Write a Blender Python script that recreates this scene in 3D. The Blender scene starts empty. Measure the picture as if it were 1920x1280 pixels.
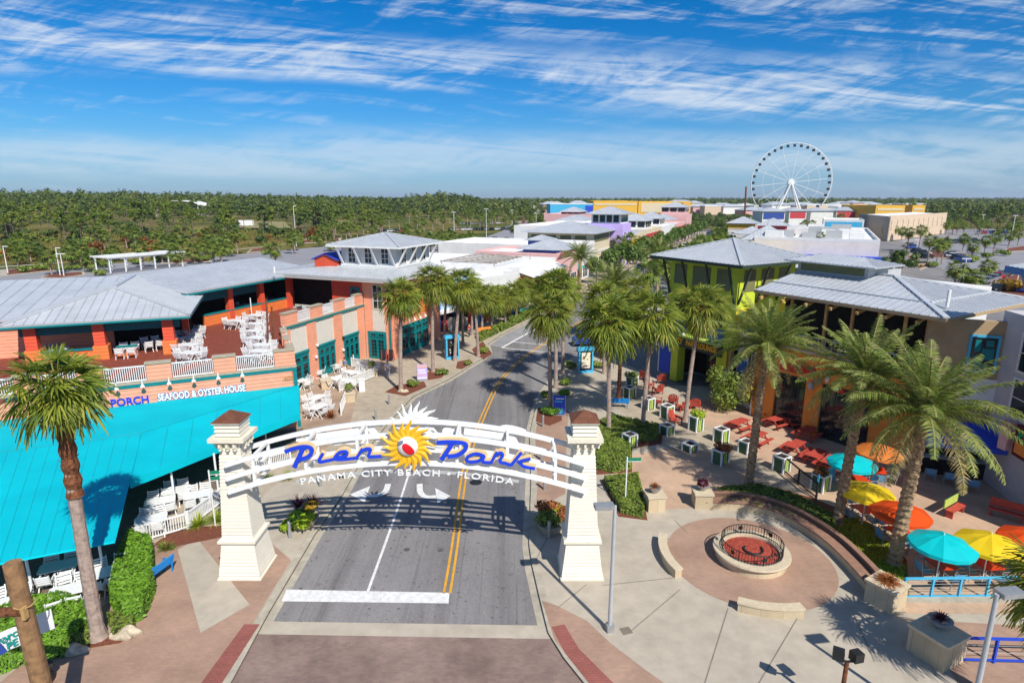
import bpy, bmesh, math, random
from mathutils import Vector, Matrix
R_ = math.radians
sc = bpy.context.scene
COL = sc.collection
# ------------------------------------------------------------------ camera
FPX, CAMH = 1130.0, 17.0
PITCH = math.atan(270 / FPX)
cam = bpy.data.cameras.new('camera')
cam.sensor_width = 36; cam.lens = FPX / 1920 * 36
cam.clip_start = 0.5; cam.clip_end = 40000
camo = bpy.data.objects.new('camera', cam); COL.objects.link(camo)
camo.location = (0, 0, CAMH); camo.rotation_euler = (math.pi / 2 - PITCH, 0, 0)
sc.camera = camo
# ------------------------------------------------------------------ sun and sky
SUN_EL, SUN_AZ = R_(45.3), R_(151.1)          # azimuth clockwise from +Y: behind the camera, to its right
sl = bpy.data.lights.new('sun', 'SUN'); sl.energy = 4.6; sl.angle = R_(0.5); sl.color = (1, .955, .87)
so = bpy.data.objects.new('sun', sl); COL.objects.link(so)
so.rotation_euler = (math.pi / 2 - SUN_EL, 0, -SUN_AZ + math.pi)
so.location = (30, -60, 80)
sc.view_settings.view_transform = 'Standard'; sc.view_settings.look = 'None'
sc.view_settings.exposure = 0.26; sc.view_settings.gamma = 1.0
W = bpy.data.worlds.new('World'); sc.world = W; W.use_nodes = True
def build_world():
    nt = W.node_tree; N, L = nt.nodes, nt.links; N.clear()
    out = N.new('ShaderNodeOutputWorld'); bg = N.new('ShaderNodeBackground'); bg.inputs['Strength'].default_value = 0.1
    sky = N.new('ShaderNodeTexSky'); sky.sky_type = 'NISHITA'; sky.sun_disc = False
    sky.sun_elevation = SUN_EL; sky.sun_rotation = SUN_AZ
    sky.air_density = 1.0; sky.dust_density = 0.0; sky.ozone_density = 3.5
    hs = N.new('ShaderNodeHueSaturation'); hs.inputs['Saturation'].default_value = 1.2; hs.inputs['Value'].default_value = .72
    tn = N.new('ShaderNodeMix'); tn.data_type = 'RGBA'; tn.blend_type = 'MULTIPLY'; tn.inputs['Factor'].default_value = 1; tn.inputs['B'].default_value = (.60, .90, 1.22, 1)
    L.new(sky.outputs[0], tn.inputs['A']); L.new(tn.outputs['Result'], hs.inputs['Color'])
    tc = N.new('ShaderNodeTexCoord'); sx = N.new('ShaderNodeSeparateXYZ'); L.new(tc.outputs['Generated'], sx.inputs[0])
    def M(op, a, b=None, cl=False):
        m = N.new('ShaderNodeMath'); m.operation = op; m.use_clamp = cl
        for i, q in enumerate((a, b)):
            if q is None: continue
            if isinstance(q, (int, float)): m.inputs[i].default_value = q
            else: L.new(q, m.inputs[i])
        return m.outputs[0]
    x, y, z = sx.outputs
    yy = M('MAXIMUM', M('ABSOLUTE', y), .08)
    az = M('DIVIDE', x, yy); el = M('DIVIDE', z, yy)
    def vec(ax, bx, rot=0.0):
        c = N.new('ShaderNodeCombineXYZ'); L.new(M('MULTIPLY', az, ax), c.inputs[0]); L.new(M('MULTIPLY', M('ADD', el, M('MULTIPLY', az, rot)), bx), c.inputs[1]); return c.outputs[0]
    def noise(v, scale, det, dist, rough=.6):
        n = N.new('ShaderNodeTexNoise'); n.inputs['Scale'].default_value = scale; n.inputs['Detail'].default_value = det
        n.inputs['Distortion'].default_value = dist; n.inputs['Roughness'].default_value = rough
        L.new(v, n.inputs['Vector']); return n.outputs['Fac']
    def ramp(f, a, b):
        r = N.new('ShaderNodeMapRange'); r.clamp = True; r.interpolation_type = 'SMOOTHSTEP'
        r.inputs[1].default_value = a; r.inputs[2].default_value = b; L.new(f, r.inputs[0]); return r.outputs[0]
    big = noise(vec(1.6, 7.0, .07), 1.0, 3, .5, .5)
    fib = noise(vec(2.2, 34, .085), 1.0, 9, 1.1, .62)          # combed fibres of cirrus along the bands
    cross = noise(vec(7.0, 30, -.22), 1.0, 8, 1.6, .66)        # short wisps hooked across them
    e2 = M('ADD', M('ADD', el, M('MULTIPLY', az, .072)), M('MULTIPLY', M('SUBTRACT', big, .5), .13))
    tex = M('ADD', M('MULTIPLY', fib, .62), M('MULTIPLY', cross, .38))
    def hump(f, a, b, c, d): return M('MULTIPLY', ramp(f, a, b), M('SUBTRACT', 1, ramp(f, c, d)))
    c1 = M('MULTIPLY', hump(e2, .135, .165, .195, .25), ramp(tex, .40, .63))
    c2 = M('MULTIPLY', ramp(e2, .22, .27), M('MULTIPLY', ramp(tex, .46, .66), .75))
    e3 = M('ADD', el, M('MULTIPLY', M('SUBTRACT', big, .5), .07))
    c3 = M('MULTIPLY', hump(e3, .02, .05, .075, .115), M('MULTIPLY', ramp(tex, .30, .58), .52))
    c4 = M('MULTIPLY', ramp(tex, .50, .68), .32)
    mask = M('MAXIMUM', M('MAXIMUM', c1, c2), M('MAXIMUM', c3, c4)); mask = M('MULTIPLY', mask, .84, True)
    def mixc(f, a, col):
        mx = N.new('ShaderNodeMix'); mx.data_type = 'RGBA'; mx.inputs['B'].default_value = (*col, 1); L.new(f, mx.inputs['Factor']); L.new(a, mx.inputs['A']); return mx.outputs['Result']
    air = M('MULTIPLY', M('SUBTRACT', 1, ramp(el, -.03, .15)), .68)
    col = mixc(air, hs.outputs[0], (2.1, 3.25, 5.3))
    col = mixc(mask, col, (6.4, 7.0, 7.7))
    L.new(col, bg.inputs['Color']); L.new(bg.outputs[0], out.inputs[0])
build_world()
sc.render.engine = 'CYCLES'
sc.cycles.max_bounces = 6; sc.cycles.diffuse_bounces = 3; sc.cycles.glossy_bounces = 3; sc.cycles.transmission_bounces = 3
sc.cycles.transparent_max_bounces = 6; sc.cycles.use_denoising = True
sc.cycles.use_adaptive_sampling = True; sc.cycles.adaptive_threshold = 0.015

# ------------------------------------------------------------------ helpers
_c, _s = math.cos(PITCH), math.sin(PITCH)
def G(px, py, z=0.0):
    """where the line of sight through a picture point meets the level z: used to read places off the photograph"""
    u = (px - 960) / FPX; v = (640 - py) / FPX
    t = (z - CAMH) / (-_s + v * _c)
    return Vector((t * u, t * (_c + v * _s), z))
def HZ(py, b):
    """height at which an upright standing at b ends when it ends at picture row py"""
    v = (640 - py) / FPX; y = b[1]
    return (v * y * _c - y * _s) / (_c + v * _s) + CAMH
def V(*a): return Vector(a)
def lerp(a, b, t): return a + (b - a) * t

class MB:
    def __init__(s): s.v = []; s.f = []
    def add(s, vs, fs):
        o = len(s.v); s.v.extend([tuple(p) for p in vs]); s.f.extend([tuple(i + o for i in f) for f in fs]); return s
    def face(s, *pts): return s.add(pts, [tuple(range(len(pts)))])
    def prism(s, poly, z0, z1):
        n = len(poly)
        a = sum(poly[i][0] * poly[(i + 1) % n][1] - poly[(i + 1) % n][0] * poly[i][1] for i in range(n))
        if a < 0: poly = list(reversed(poly))
        vs = [(p[0], p[1], z0) for p in poly] + [(p[0], p[1], z1) for p in poly]
        fs = [tuple(range(n - 1, -1, -1)), tuple(range(n, 2 * n))] + [(i, (i + 1) % n, n + (i + 1) % n, n + i) for i in range(n)]
        return s.add(vs, fs)
    def box(s, x0, x1, y0, y1, z0, z1): return s.prism([(x0, y0), (x1, y0), (x1, y1), (x0, y1)], z0, z1)
    def obox(s, c, sx, sy, z0, z1, ang=0):
        ca, sa = math.cos(ang), math.sin(ang)
        return s.prism([(c[0] + x * ca - y * sa, c[1] + x * sa + y * ca) for x, y in ((-sx / 2, -sy / 2), (sx / 2, -sy / 2), (sx / 2, sy / 2), (-sx / 2, sy / 2))], z0, z1)
    def beam(s, p, q, w, h, up=(0, 0, 1)):
        p, q = Vector(p), Vector(q); d = (q - p).normalized(); up = Vector(up)
        sd = d.cross(up)
        if sd.length < 1e-4: sd = d.cross(Vector((1, 0, 0)))
        sd.normalize(); u = sd.cross(d).normalized()
        vs = [e + sd * (a * w / 2) + u * (b * h / 2) for e in (p, q) for a, b in ((-1, -1), (1, -1), (1, 1), (-1, 1))]
        return s.add(vs, [(3, 2, 1, 0), (4, 5, 6, 7)] + [(i, (i + 1) % 4, 4 + (i + 1) % 4, 4 + i) for i in range(4)])
    def strip(s, pts, w, h, up=(0, 0, 1)):
        for a, b in zip(pts[:-1], pts[1:]): s.beam(a, b, w, h, up)
        return s
    def tube(s, pts, rad, n=8, cap=True):
        pts = [Vector(p) for p in pts]; m = len(pts)
        if not isinstance(rad, (list, tuple)): rad = [rad] * m
        vs = []
        ref = Vector((1, 0, 0))
        for i, p in enumerate(pts):
            d = (pts[min(i + 1, m - 1)] - pts[max(i - 1, 0)]).normalized()
            a = ref - d * ref.dot(d)
            if a.length < .05: a = Vector((0, 1, 0)) - d * d.y
            a.normalize(); b = d.cross(a); ref = a
            vs += [p + (a * math.cos(t) + b * math.sin(t)) * rad[i] for t in (2 * math.pi * k / n for k in range(n))]
        fs = [(i * n + k, i * n + (k + 1) % n, (i + 1) * n + (k + 1) % n, (i + 1) * n + k) for i in range(m - 1) for k in range(n)]
        if cap: fs += [tuple(range(n - 1, -1, -1)), tuple(range((m - 1) * n, m * n))]
        return s.add(vs, fs)
    def lathe(s, prof, n=24, c=(0, 0, 0), cap=True):
        m = len(prof)
        vs = [(c[0] + r * math.cos(2 * math.pi * k / n), c[1] + r * math.sin(2 * math.pi * k / n), c[2] + z) for r, z in prof for k in range(n)]
        fs = [(i * n + k, i * n + (k + 1) % n, (i + 1) * n + (k + 1) % n, (i + 1) * n + k) for i in range(m - 1) for k in range(n)]
        if cap: fs += [tuple(range(n - 1, -1, -1)), tuple(range((m - 1) * n, m * n))]
        return s.add(vs, fs)
    def slab(s, pts, th):
        """plate of thickness th hung below the given flat polygon"""
        pts = [Vector(p) for p in pts]; n = len(pts)
        nr = Vector((0, 0, 0))
        for i in range(n): nr += pts[i].cross(pts[(i + 1) % n])
        nr.normalize()
        if nr.z < 0: pts = pts[::-1]; nr = -nr
        vs = pts + [p - nr * th for p in pts]
        return s.add(vs, [tuple(range(n)), tuple(range(2 * n - 1, n - 1, -1))] + [(i, n + i, n + (i + 1) % n, (i + 1) % n) for i in range(n)])
    def ribs(s, pts, gap, w=.05, h=.05, off=0.0):
        """standing seams on a sloping flat polygon, running down the slope"""
        pts = [Vector(p) for p in pts]; n = len(pts)
        nr = Vector((0, 0, 0))
        for i in range(n): nr += pts[i].cross(pts[(i + 1) % n])
        nr.normalize()
        if nr.z < 0: nr = -nr
        e = Vector((0, 0, 1)).cross(nr)
        if e.length < 1e-3: return s
        e.normalize()
        ts = [p.dot(e) for p in pts]; t = min(ts) + gap * (.5 + off)
        while t < max(ts) - .02:
            hit = []
            for i in range(n):
                a, b = pts[i], pts[(i + 1) % n]; da, db = a.dot(e) - t, b.dot(e) - t
                if da * db < 0: hit.append(a + (b - a) * (da / (da - db)))
            if len(hit) == 2 and (hit[0] - hit[1]).length > .2:
                o = nr * (h / 2 - .004)
                s.beam(hit[0] + o, hit[1] + o, w, h, nr)
            t += gap
        return s
    def build(s, name, mat, parent=None, smooth=False, world=True, flat_angle=None):
        me = bpy.data.meshes.new(name); off = Vector((0, 0, 0))
        if parent is not None and world:
            q = parent
            while q is not None: off += q.location; q = q.parent
        me.from_pydata([(p[0] - off.x, p[1] - off.y, p[2] - off.z) for p in s.v], [], s.f)
        me.materials.append(mat)
        if smooth: me.polygons.foreach_set('use_smooth', [True] * len(me.polygons))
        me.update()
        o = bpy.data.objects.new(name, me); COL.objects.link(o)
        if parent is not None: o.parent = parent
        return o
def tag(o, label, cat, group=None, kind=None):
    o['label'] = label; o['category'] = cat
    if group: o['group'] = group
    if kind: o['kind'] = kind
    return o
def structure(o): o['kind'] = 'structure'; return o
def stuff(o): o['kind'] = 'stuff'; return o
def thing(name, label, cat, loc=(0, 0, 0), rz=0.0, group=None):
    o = bpy.data.objects.new(name, None); COL.objects.link(o); o.empty_display_size = .3
    o.location = loc; o.rotation_euler = (0, 0, rz); return tag(o, label, cat, group)
def dup(o, loc=None, rz=None, label=None, group=None, scale=None, parent=None):
    c = o.copy(); COL.objects.link(c)
    if parent is not None: c.parent = parent
    for ch in list(o.children): dup(ch, parent=c)
    if loc is not None: c.location = loc
    if rz is not None: c.rotation_euler = (0, 0, rz)
    if scale is not None: c.scale = (scale, scale, scale) if isinstance(scale, (int, float)) else scale
    if label: c['label'] = label
    if group: c['group'] = group
    return c
def textmesh(txt, size, depth, origin, xdir, ydir, align='LEFT', shear=0, bold=0, space=1.0, width=1.0, arc=None):
    cu = bpy.data.curves.new('lettering', 'FONT'); cu.body = txt; cu.size = size; cu.extrude = depth / 2
    cu.align_x = align; cu.shear = shear; cu.offset = bold; cu.space_character = space; cu.resolution_u = 3
    ob = bpy.data.objects.new('lettering', cu); COL.objects.link(ob)
    dg = bpy.context.evaluated_depsgraph_get(); dg.update()
    me = bpy.data.meshes.new_from_object(ob.evaluated_get(dg))
    vs = [v.co.copy() for v in me.vertices]; fs = [tuple(p.vertices) for p in me.polygons]
    bpy.data.objects.remove(ob); bpy.data.curves.remove(cu); bpy.data.meshes.remove(me)
    X, Y = Vector(xdir).normalized(), Vector(ydir).normalized(); Z = X.cross(Y)
    m = MB(); o = Vector(origin)
    if arc:
        vs = [arc(v) for v in vs]; m.add(vs, fs)
    else: m.add([o + X * v.x * width + Y * v.y + Z * v.z for v in vs], fs)
    return m

# ------------------------------------------------------------------ materials
def new_mat(name):
    m = bpy.data.materials.new(name); m.use_nodes = True
    return m, m.node_tree.nodes, m.node_tree.links, m.node_tree.nodes['Principled BSDF']
def C4(c): return (c[0], c[1], c[2], 1)
def mat(name, col, rough=.6, var=.12, scale=3.0, bump=0.0, bscale=20.0, metal=0.0, spec=.4, col2=None, detail=6, coord='Object', stains=0.0):
    m, N, L, P = new_mat(name)
    P.inputs['Roughness'].default_value = rough; P.inputs['Metallic'].default_value = metal
    P.inputs['Specular IOR Level'].default_value = spec
    tc = N.new('ShaderNodeTexCoord')
    n = N.new('ShaderNodeTexNoise'); n.inputs['Scale'].default_value = scale; n.inputs['Detail'].default_value = detail; n.inputs['Roughness'].default_value = .62
    L.new(tc.outputs[coord], n.inputs['Vector'])
    r = N.new('ShaderNodeValToRGB')
    c2 = col2 or tuple(max(0, q * (1 - 1.6 * var)) for q in col)
    c1 = tuple(min(1, q * (1 + .5 * var)) for q in col)
    r.color_ramp.elements[0].position = .3; r.color_ramp.elements[0].color = C4(c2)
    r.color_ramp.elements[1].position = .66; r.color_ramp.elements[1].color = C4(c1)
    L.new(n.outputs['Fac'], r.inputs[0])
    src = r.outputs[0]
    if stains > 0:
        n2 = N.new('ShaderNodeTexNoise'); n2.inputs['Scale'].default_value = scale * .17; n2.inputs['Detail'].default_value = 7; n2.inputs['Roughness'].default_value = .7
        L.new(tc.outputs[coord], n2.inputs['Vector'])
        mr = N.new('ShaderNodeMapRange'); mr.inputs[1].default_value = .45; mr.inputs[2].default_value = .7; mr.inputs[3].default_value = 1; mr.inputs[4].default_value = 1 - stains
        L.new(n2.outputs['Fac'], mr.inputs[0])
        mx = N.new('ShaderNodeMix'); mx.data_type = 'RGBA'; mx.blend_type = 'MULTIPLY'; mx.inputs['Factor'].default_value = 1
        L.new(src, mx.inputs['A']); L.new(mr.outputs[0], mx.inputs['B']); src = mx.outputs['Result']
    L.new(src, P.inputs['Base Color'])
    if bump > 0:
        nb = N.new('ShaderNodeTexNoise'); nb.inputs['Scale'].default_value = bscale; nb.inputs['Detail'].default_value = 4
        L.new(tc.outputs[coord], nb.inputs['Vector'])
        b = N.new('ShaderNodeBump'); b.inputs['Strength'].default_value = bump; b.inputs['Distance'].default_value = .03
        L.new(nb.outputs['Fac'], b.inputs['Height']); L.new(b.outputs[0], P.inputs['Normal'])
    return m
def mat_siding(name, col, pitch=.2, var=.1, depth=.5):
    """lapped boards: a saw-tooth relief up the wall with a thin lap shadow painted into the colour"""
    m, N, L, P = new_mat(name); P.inputs['Roughness'].default_value = .65
    ge = N.new('ShaderNodeNewGeometry'); sx = N.new('ShaderNodeSeparateXYZ'); L.new(ge.outputs['Position'], sx.inputs[0])
    d = N.new('ShaderNodeMath'); d.operation = 'DIVIDE'; L.new(sx.outputs[2], d.inputs[0]); d.inputs[1].default_value = pitch
    fr = N.new('ShaderNodeMath'); fr.operation = 'FRACT'; L.new(d.outputs[0], fr.inputs[0])
    r = N.new('ShaderNodeValToRGB'); r.color_ramp.elements[0].position = 0; r.color_ramp.elements[0].color = (0, 0, 0, 1)
    r.color_ramp.elements[1].position = .12; r.color_ramp.elements[1].color = (1, 1, 1, 1)
    e = r.color_ramp.elements.new(1.0); e.color = (.55, .55, .55, 1)
    L.new(fr.outputs[0], r.inputs[0])
    b = N.new('ShaderNodeBump'); b.inputs['Strength'].default_value = depth; b.inputs['Distance'].default_value = .05
    L.new(r.outputs[0], b.inputs['Height']); L.new(b.outputs[0], P.inputs['Normal'])
    n = N.new('ShaderNodeTexNoise'); n.inputs['Scale'].default_value = 1.4; n.inputs['Detail'].default_value = 8
    L.new(ge.outputs['Position'], n.inputs['Vector'])
    cr = N.new('ShaderNodeValToRGB'); cr.color_ramp.elements[0].position = .3; cr.color_ramp.elements[0].color = C4([q * (1 - 1.5 * var) for q in col])
    cr.color_ramp.elements[1].position = .65; cr.color_ramp.elements[1].color = C4(col)
    L.new(n.outputs['Fac'], cr.inputs[0])
    g = N.new('ShaderNodeMapRange'); g.inputs[1].default_value = 0; g.inputs[2].default_value = .1; g.inputs[3].default_value = .45; g.inputs[4].default_value = 1  # lap shadow put into the colour at the foot of each board
    L.new(fr.outputs[0], g.inputs[0])
    mx = N.new('ShaderNodeMix'); mx.data_type = 'RGBA'; mx.blend_type = 'MULTIPLY'; mx.inputs['Factor'].default_value = 1
    L.new(cr.outputs[0], mx.inputs['A']); L.new(g.outputs[0], mx.inputs['B']); L.new(mx.outputs['Result'], P.inputs['Base Color'])
    return m
def mat_brick(name, c1, c2, mortar, w=.22, h=.11, rot=0, scale=1.0, stains=.26):
    m, N, L, P = new_mat(name); P.inputs['Roughness'].default_value = .85; P.inputs['Specular IOR Level'].default_value = .2
    ge = N.new('ShaderNodeNewGeometry'); mp = N.new('ShaderNodeMapping'); mp.inputs['Rotation'].default_value = (0, 0, R_(rot))
    L.new(ge.outputs['Position'], mp.inputs['Vector'])
    b = N.new('ShaderNodeTexBrick'); b.inputs['Scale'].default_value = scale; b.inputs['Brick Width'].default_value = w; b.inputs['Row Height'].default_value = h
    b.inputs['Mortar Size'].default_value = .008; b.inputs['Color1'].default_value = C4(c1); b.inputs['Color2'].default_value = C4(c2); b.inputs['Mortar'].default_value = C4(mortar)
    L.new(mp.outputs[0], b.inputs['Vector'])
    n = N.new('ShaderNodeTexNoise'); n.inputs['Scale'].default_value = .35; n.inputs['Detail'].default_value = 9; n.inputs['Roughness'].default_value = .7
    L.new(ge.outputs['Position'], n.inputs['Vector'])
    mr = N.new('ShaderNodeMapRange'); mr.inputs[1].default_value = .35; mr.inputs[2].default_value = .68; mr.inputs[3].default_value = 1.1; mr.inputs[4].default_value = 1 - stains
    L.new(n.outputs['Fac'], mr.inputs[0])
    mx = N.new('ShaderNodeMix'); mx.data_type = 'RGBA'; mx.blend_type = 'MULTIPLY'; mx.inputs['Factor'].default_value = 1
    L.new(b.outputs['Color'], mx.inputs['A']); L.new(mr.outputs[0], mx.inputs['B']); L.new(mx.outputs['Result'], P.inputs['Base Color'])
    return m
def mat_leaf(name, c1, c2, trans=.35, rough=.5, scale=.6, c3=None):
    m, N, L, P = new_mat(name); P.inputs['Roughness'].default_value = rough; P.inputs['Specular IOR Level'].default_value = .35
    ge = N.new('ShaderNodeNewGeometry'); tc = N.new('ShaderNodeTexCoord'); oi = N.new('ShaderNodeObjectInfo')
    n = N.new('ShaderNodeTexNoise'); n.inputs['Scale'].default_value = scale; n.inputs['Detail'].default_value = 3
    L.new(ge.outputs['Position'], n.inputs['Vector'])
    a = N.new('ShaderNodeMath'); a.operation = 'MULTIPLY'; a.inputs[1].default_value = .55; L.new(ge.outputs['Random Per Island'], a.inputs[0])
    b = N.new('ShaderNodeMath'); b.operation = 'MULTIPLY_ADD'; b.inputs[1].default_value = .75; L.new(n.outputs['Fac'], b.inputs[0]); L.new(a.outputs[0], b.inputs[2])
    r = N.new('ShaderNodeValToRGB'); r.color_ramp.elements[0].position = .28; r.color_ramp.elements[0].color = C4(c1)
    r.color_ramp.elements[1].position = .8; r.color_ramp.elements[1].color = C4(c2)
    if c3: e = r.color_ramp.elements.new(.97); e.color = C4(c3)
    L.new(b.outputs[0], r.inputs[0]); L.new(r.outputs[0], P.inputs['Base Color'])
    t = N.new('ShaderNodeBsdfTranslucent'); L.new(r.outputs[0], t.inputs['Color'])
    mx = N.new('ShaderNodeMixShader'); mx.inputs[0].default_value = trans
    L.new(P.outputs[0], mx.inputs[1]); L.new(t.outputs[0], mx.inputs[2])
    out = [q for q in N if q.type == 'OUTPUT_MATERIAL'][0]; L.new(mx.outputs[0], out.inputs[0])
    return m
def mat_asphalt(name, col, seams=True):
    m, N, L, P = new_mat(name); P.inputs['Roughness'].default_value = .9; P.inputs['Specular IOR Level'].default_value = .25
    ge = N.new('ShaderNodeNewGeometry')
    def noise(s, d=6, r=.6, sc3=None):
        n = N.new('ShaderNodeTexNoise'); n.inputs['Scale'].default_value = s; n.inputs['Detail'].default_value = d; n.inputs['Roughness'].default_value = r
        if sc3:
            mp = N.new('ShaderNodeMapping'); mp.inputs['Scale'].default_value = sc3; mp.inputs['Rotation'].default_value = (0, 0, R_(-3)); L.new(ge.outputs['Position'], mp.inputs['Vector']); L.new(mp.outputs[0], n.inputs['Vector'])
        else: L.new(ge.outputs['Position'], n.inputs['Vector'])
        return n.outputs['Fac']
    def rng(f, a, b, c, d):
        r = N.new('ShaderNodeMapRange'); 
        for i, q in enumerate((a, b, c, d)): r.inputs[i + 1].default_value = q
        L.new(f, r.inputs[0]); return r.outputs[0]
    def mul(a, b):
        q = N.new('ShaderNodeMath'); q.operation = 'MULTIPLY'; L.new(a, q.inputs[0]); L.new(b, q.inputs[1]); return q.outputs[0]
    k = mul(rng(noise(.12, 8, .7), .3, .7, .86, 1.14), rng(noise(14, 3), .3, .7, .82, 1.14))
    if seams:
        k = mul(k, rng(noise(1.0, 4, .6, (.7, .03, 1)), .38, .56, .80, 1.06))   # tyre-darkened lanes along the street
        k = mul(k, rng(noise(1.6, 5, .6, (3.0, .045, 1)), .36, .42, .80, 1.0))   # thin sealed cracks
        k = mul(k, rng(noise(4.6, 3, .55), .30, .36, .45, 1.0))                   # spots of oil
    mx = N.new('ShaderNodeMix'); mx.data_type = 'RGBA'; mx.blend_type = 'MULTIPLY'; mx.inputs['Factor'].default_value = 1
    mx.inputs['A'].default_value = C4(col); L.new(k, mx.inputs['B']); L.new(mx.outputs['Result'], P.inputs['Base Color'])
    return m
M = {}
M['asphalt'] = mat_asphalt('asphalt', (.228, .215, .21))
M['lot'] = mat_asphalt('car_park_asphalt', (.27, .265, .28), False)
M['concrete'] = mat('concrete', (.47, .41, .325), .9, .1, 1.2, .15, 30, spec=.2, stains=.13, coord='Object')
M['concrete2'] = mat('warm_concrete', (.45, .375, .28), .9, .12, 1.4, .15, 30, spec=.2, stains=.15)
M['kerb'] = mat('kerb_concrete', (.47, .42, .33), .9, .16, 2.0, .2, 30, spec=.2, stains=.2)
M['brick'] = mat_brick('plaza_brick', (.42, .265, .185), (.37, .235, .17), (.33, .235, .18))
M['brick_road'] = mat_brick('road_brick', (.31, .215, .175), (.255, .175, .15), (.27, .205, .175), stains=.42)
M['brick_red'] = mat_brick('tactile_brick', (.34, .115, .09), (.29, .10, .08), (.2, .08, .07), stains=.25)
M['white'] = mat('white_paint', (.80, .80, .78), .45, .05, 4, spec=.45)
M['road_white'] = mat('road_paint', (.74, .73, .70), .8, .16, 5, detail=9)
M['road_yellow'] = mat('yellow_road_paint', (.72, .36, .03), .8, .16, 5, detail=9)
M['cream'] = mat('cream_paint', (.76, .70, .56), .6, .06, 3)
M['cream_siding'] = mat_siding('cream_siding', (.80, .74, .61), .165, .05, .35)
M['salmon'] = mat_siding('salmon_siding', (.85, .36, .22), .27, .08, .5)
M['salmon_red'] = mat_siding('red_siding', (.74, .095, .04), .27, .08, .5)
M['orange_siding'] = mat_siding('orange_siding', (.82, .21, .05), .27, .08, .5)
M['teal'] = mat('teal_paint', (.0, .20, .215), .5, .1, 4)
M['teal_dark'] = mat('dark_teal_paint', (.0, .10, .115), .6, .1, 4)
M['awning'] = mat('turquoise_canvas', (.0, .455, .53), .85, .1, .35, .35, 1.1, spec=.12, col2=(.0, .39, .475))
M['glass'] = mat('dark_window_glass', (.015, .02, .025), .08, .2, 1, spec=.6)
M['dark'] = mat('interior_shade_black', (.02, .017, .016), .9, .3, 2)  # near-black stands in for indoor shade behind openings; also a poster ground
M['panel'] = mat('pale_panel', (.66, .62, .54), .8, .05, 3)
M['cap'] = mat('stone_cap', (.42, .36, .26), .85, .12, 6, .2)
M['deck'] = mat('red_brown_decking', (.24, .055, .03), .8, .22, 2.5)
M['roof'] = mat('grey_seam_metal', (.57, .59, .61), .36, .09, .5, metal=.2, spec=.5)
M['roof_rib'] = mat('grey_seam_rib', (.44, .46, .49), .4, .08, 1.0, metal=.25, spec=.5)
M['roof_white'] = mat('white_roof_membrane', (.82, .81, .79), .8, .07, .6, stains=.06)
M['metal'] = mat('galvanised_metal', (.42, .43, .43), .45, .12, 6, metal=.5)
M['steel'] = mat('grey_painted_steel', (.44, .45, .45), .5, .08, 3)
M['black'] = mat('black_metal', (.02, .02, .022), .5, .2, 4)
M['yellow'] = mat('golden_yellow_paint', (.86, .46, .02), .5, .08, 3)
M['gold_edge'] = mat('pale_gold_paint', (.82, .58, .27), .5, .06, 3)
M['blue_letter'] = mat('royal_blue_paint', (.012, .055, .62), .45, .08, 2)
M['red'] = mat('red_paint', (.72, .012, .02), .4, .06, 3)
M['shingle'] = mat_brick('brown_shingle', (.21, .085, .05), (.16, .062, .036), (.1, .045, .03), .3, .12)
M['lime'] = mat('lime_green_stucco', (.56, .66, .05), .85, .07, 1.5, .1, 40)
M['lime_dark'] = mat('dark_green_paint', (.055, .13, .06), .6, .12, 4)
M['lime_pale'] = mat('pale_lime_paint', (.45, .58, .12), .6, .1, 4)
M['dgreen'] = mat('bronze_green_metal', (.03, .05, .035), .5, .15, 3)
M['yellow_stucco'] = mat('yellow_stucco', (.78, .64, .03), .85, .06, 1.5, .1, 40)
M['orange'] = mat('orange_stucco', (.86, .285, .045), .85, .1, 1.2, .1, 40)
M['tan'] = mat('tan_stucco', (.42, .30, .17), .9, .1, 1.2, .1, 40)
M['lilac'] = mat('lilac_stucco', (.56, .53, .54), .85, .07, 1.2, .08, 40)
M['purple'] = mat('purple_stucco', (.55, .42, .80), .85, .07, 1.2)
M['pink'] = mat('pink_stucco', (.72, .42, .40), .85, .07, 1.2)
M['white_wall'] = mat('white_stucco', (.76, .75, .72), .85, .06, .8, stains=.08)
M['cream_wall'] = mat('cream_stucco', (.68, .58, .40), .85, .07, .8)
M['peach_wall'] = mat('peach_stucco', (.66, .50, .36), .85, .07, .8)
M['tan_wall'] = mat('grey_tan_wall', (.36, .31, .26), .85, .08, .5)
M['crimson'] = mat('crimson_panel', (.52, .05, .06), .7, .1, 2)
M['sky_blue'] = mat('sky_blue_panel', (.06, .42, .68), .7, .07, .8)
M['navy'] = mat('navy_panel', (.03, .07, .32), .6, .1, 2)
M['royal'] = mat('royal_blue_panel', (.02, .07, .55), .7, .08, 2)
M['gold_wall'] = mat('golden_wall', (.78, .44, .05), .8, .07, .6)
M['blue_steel'] = mat('bright_blue_steel', (.02, .15, .42), .45, .08, 3)
M['rail_blue'] = mat('turquoise_blue_steel', (.07, .45, .70), .45, .07, 3)
M['bench_blue'] = mat('blue_bench_plastic', (.015, .26, .68), .45, .08, 3)
M['mesh_blue'] = mat('light_blue_sling_fabric', (.16, .38, .58), .7, .1, 8)
M['picnic'] = mat('red_painted_wood', (.50, .07, .045), .7, .22, 6)
M['wood_tan'] = mat('tan_wood', (.52, .32, .12), .7, .2, 5)
M['pole_wood'] = mat('weathered_pole_wood', (.30, .165, .075), .85, .3, 4, .4, 12)
M['stone'] = mat_brick('limestone_block', (.60, .49, .33), (.54, .43, .28), (.42, .34, .23), .9, .45, 0)
M['stone_cap'] = mat('limestone_cap', (.60, .50, .35), .85, .1, 4, .15, 30)
M['wall_brick'] = mat_brick('capping_brick', (.34, .19, .13), (.29, .155, .105), (.29, .21, .16), .2, .2)
M['mulch'] = mat('red_mulch', (.20, .06, .03), .95, .5, 14, .6, 30, col2=(.07, .025, .015))
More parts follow.
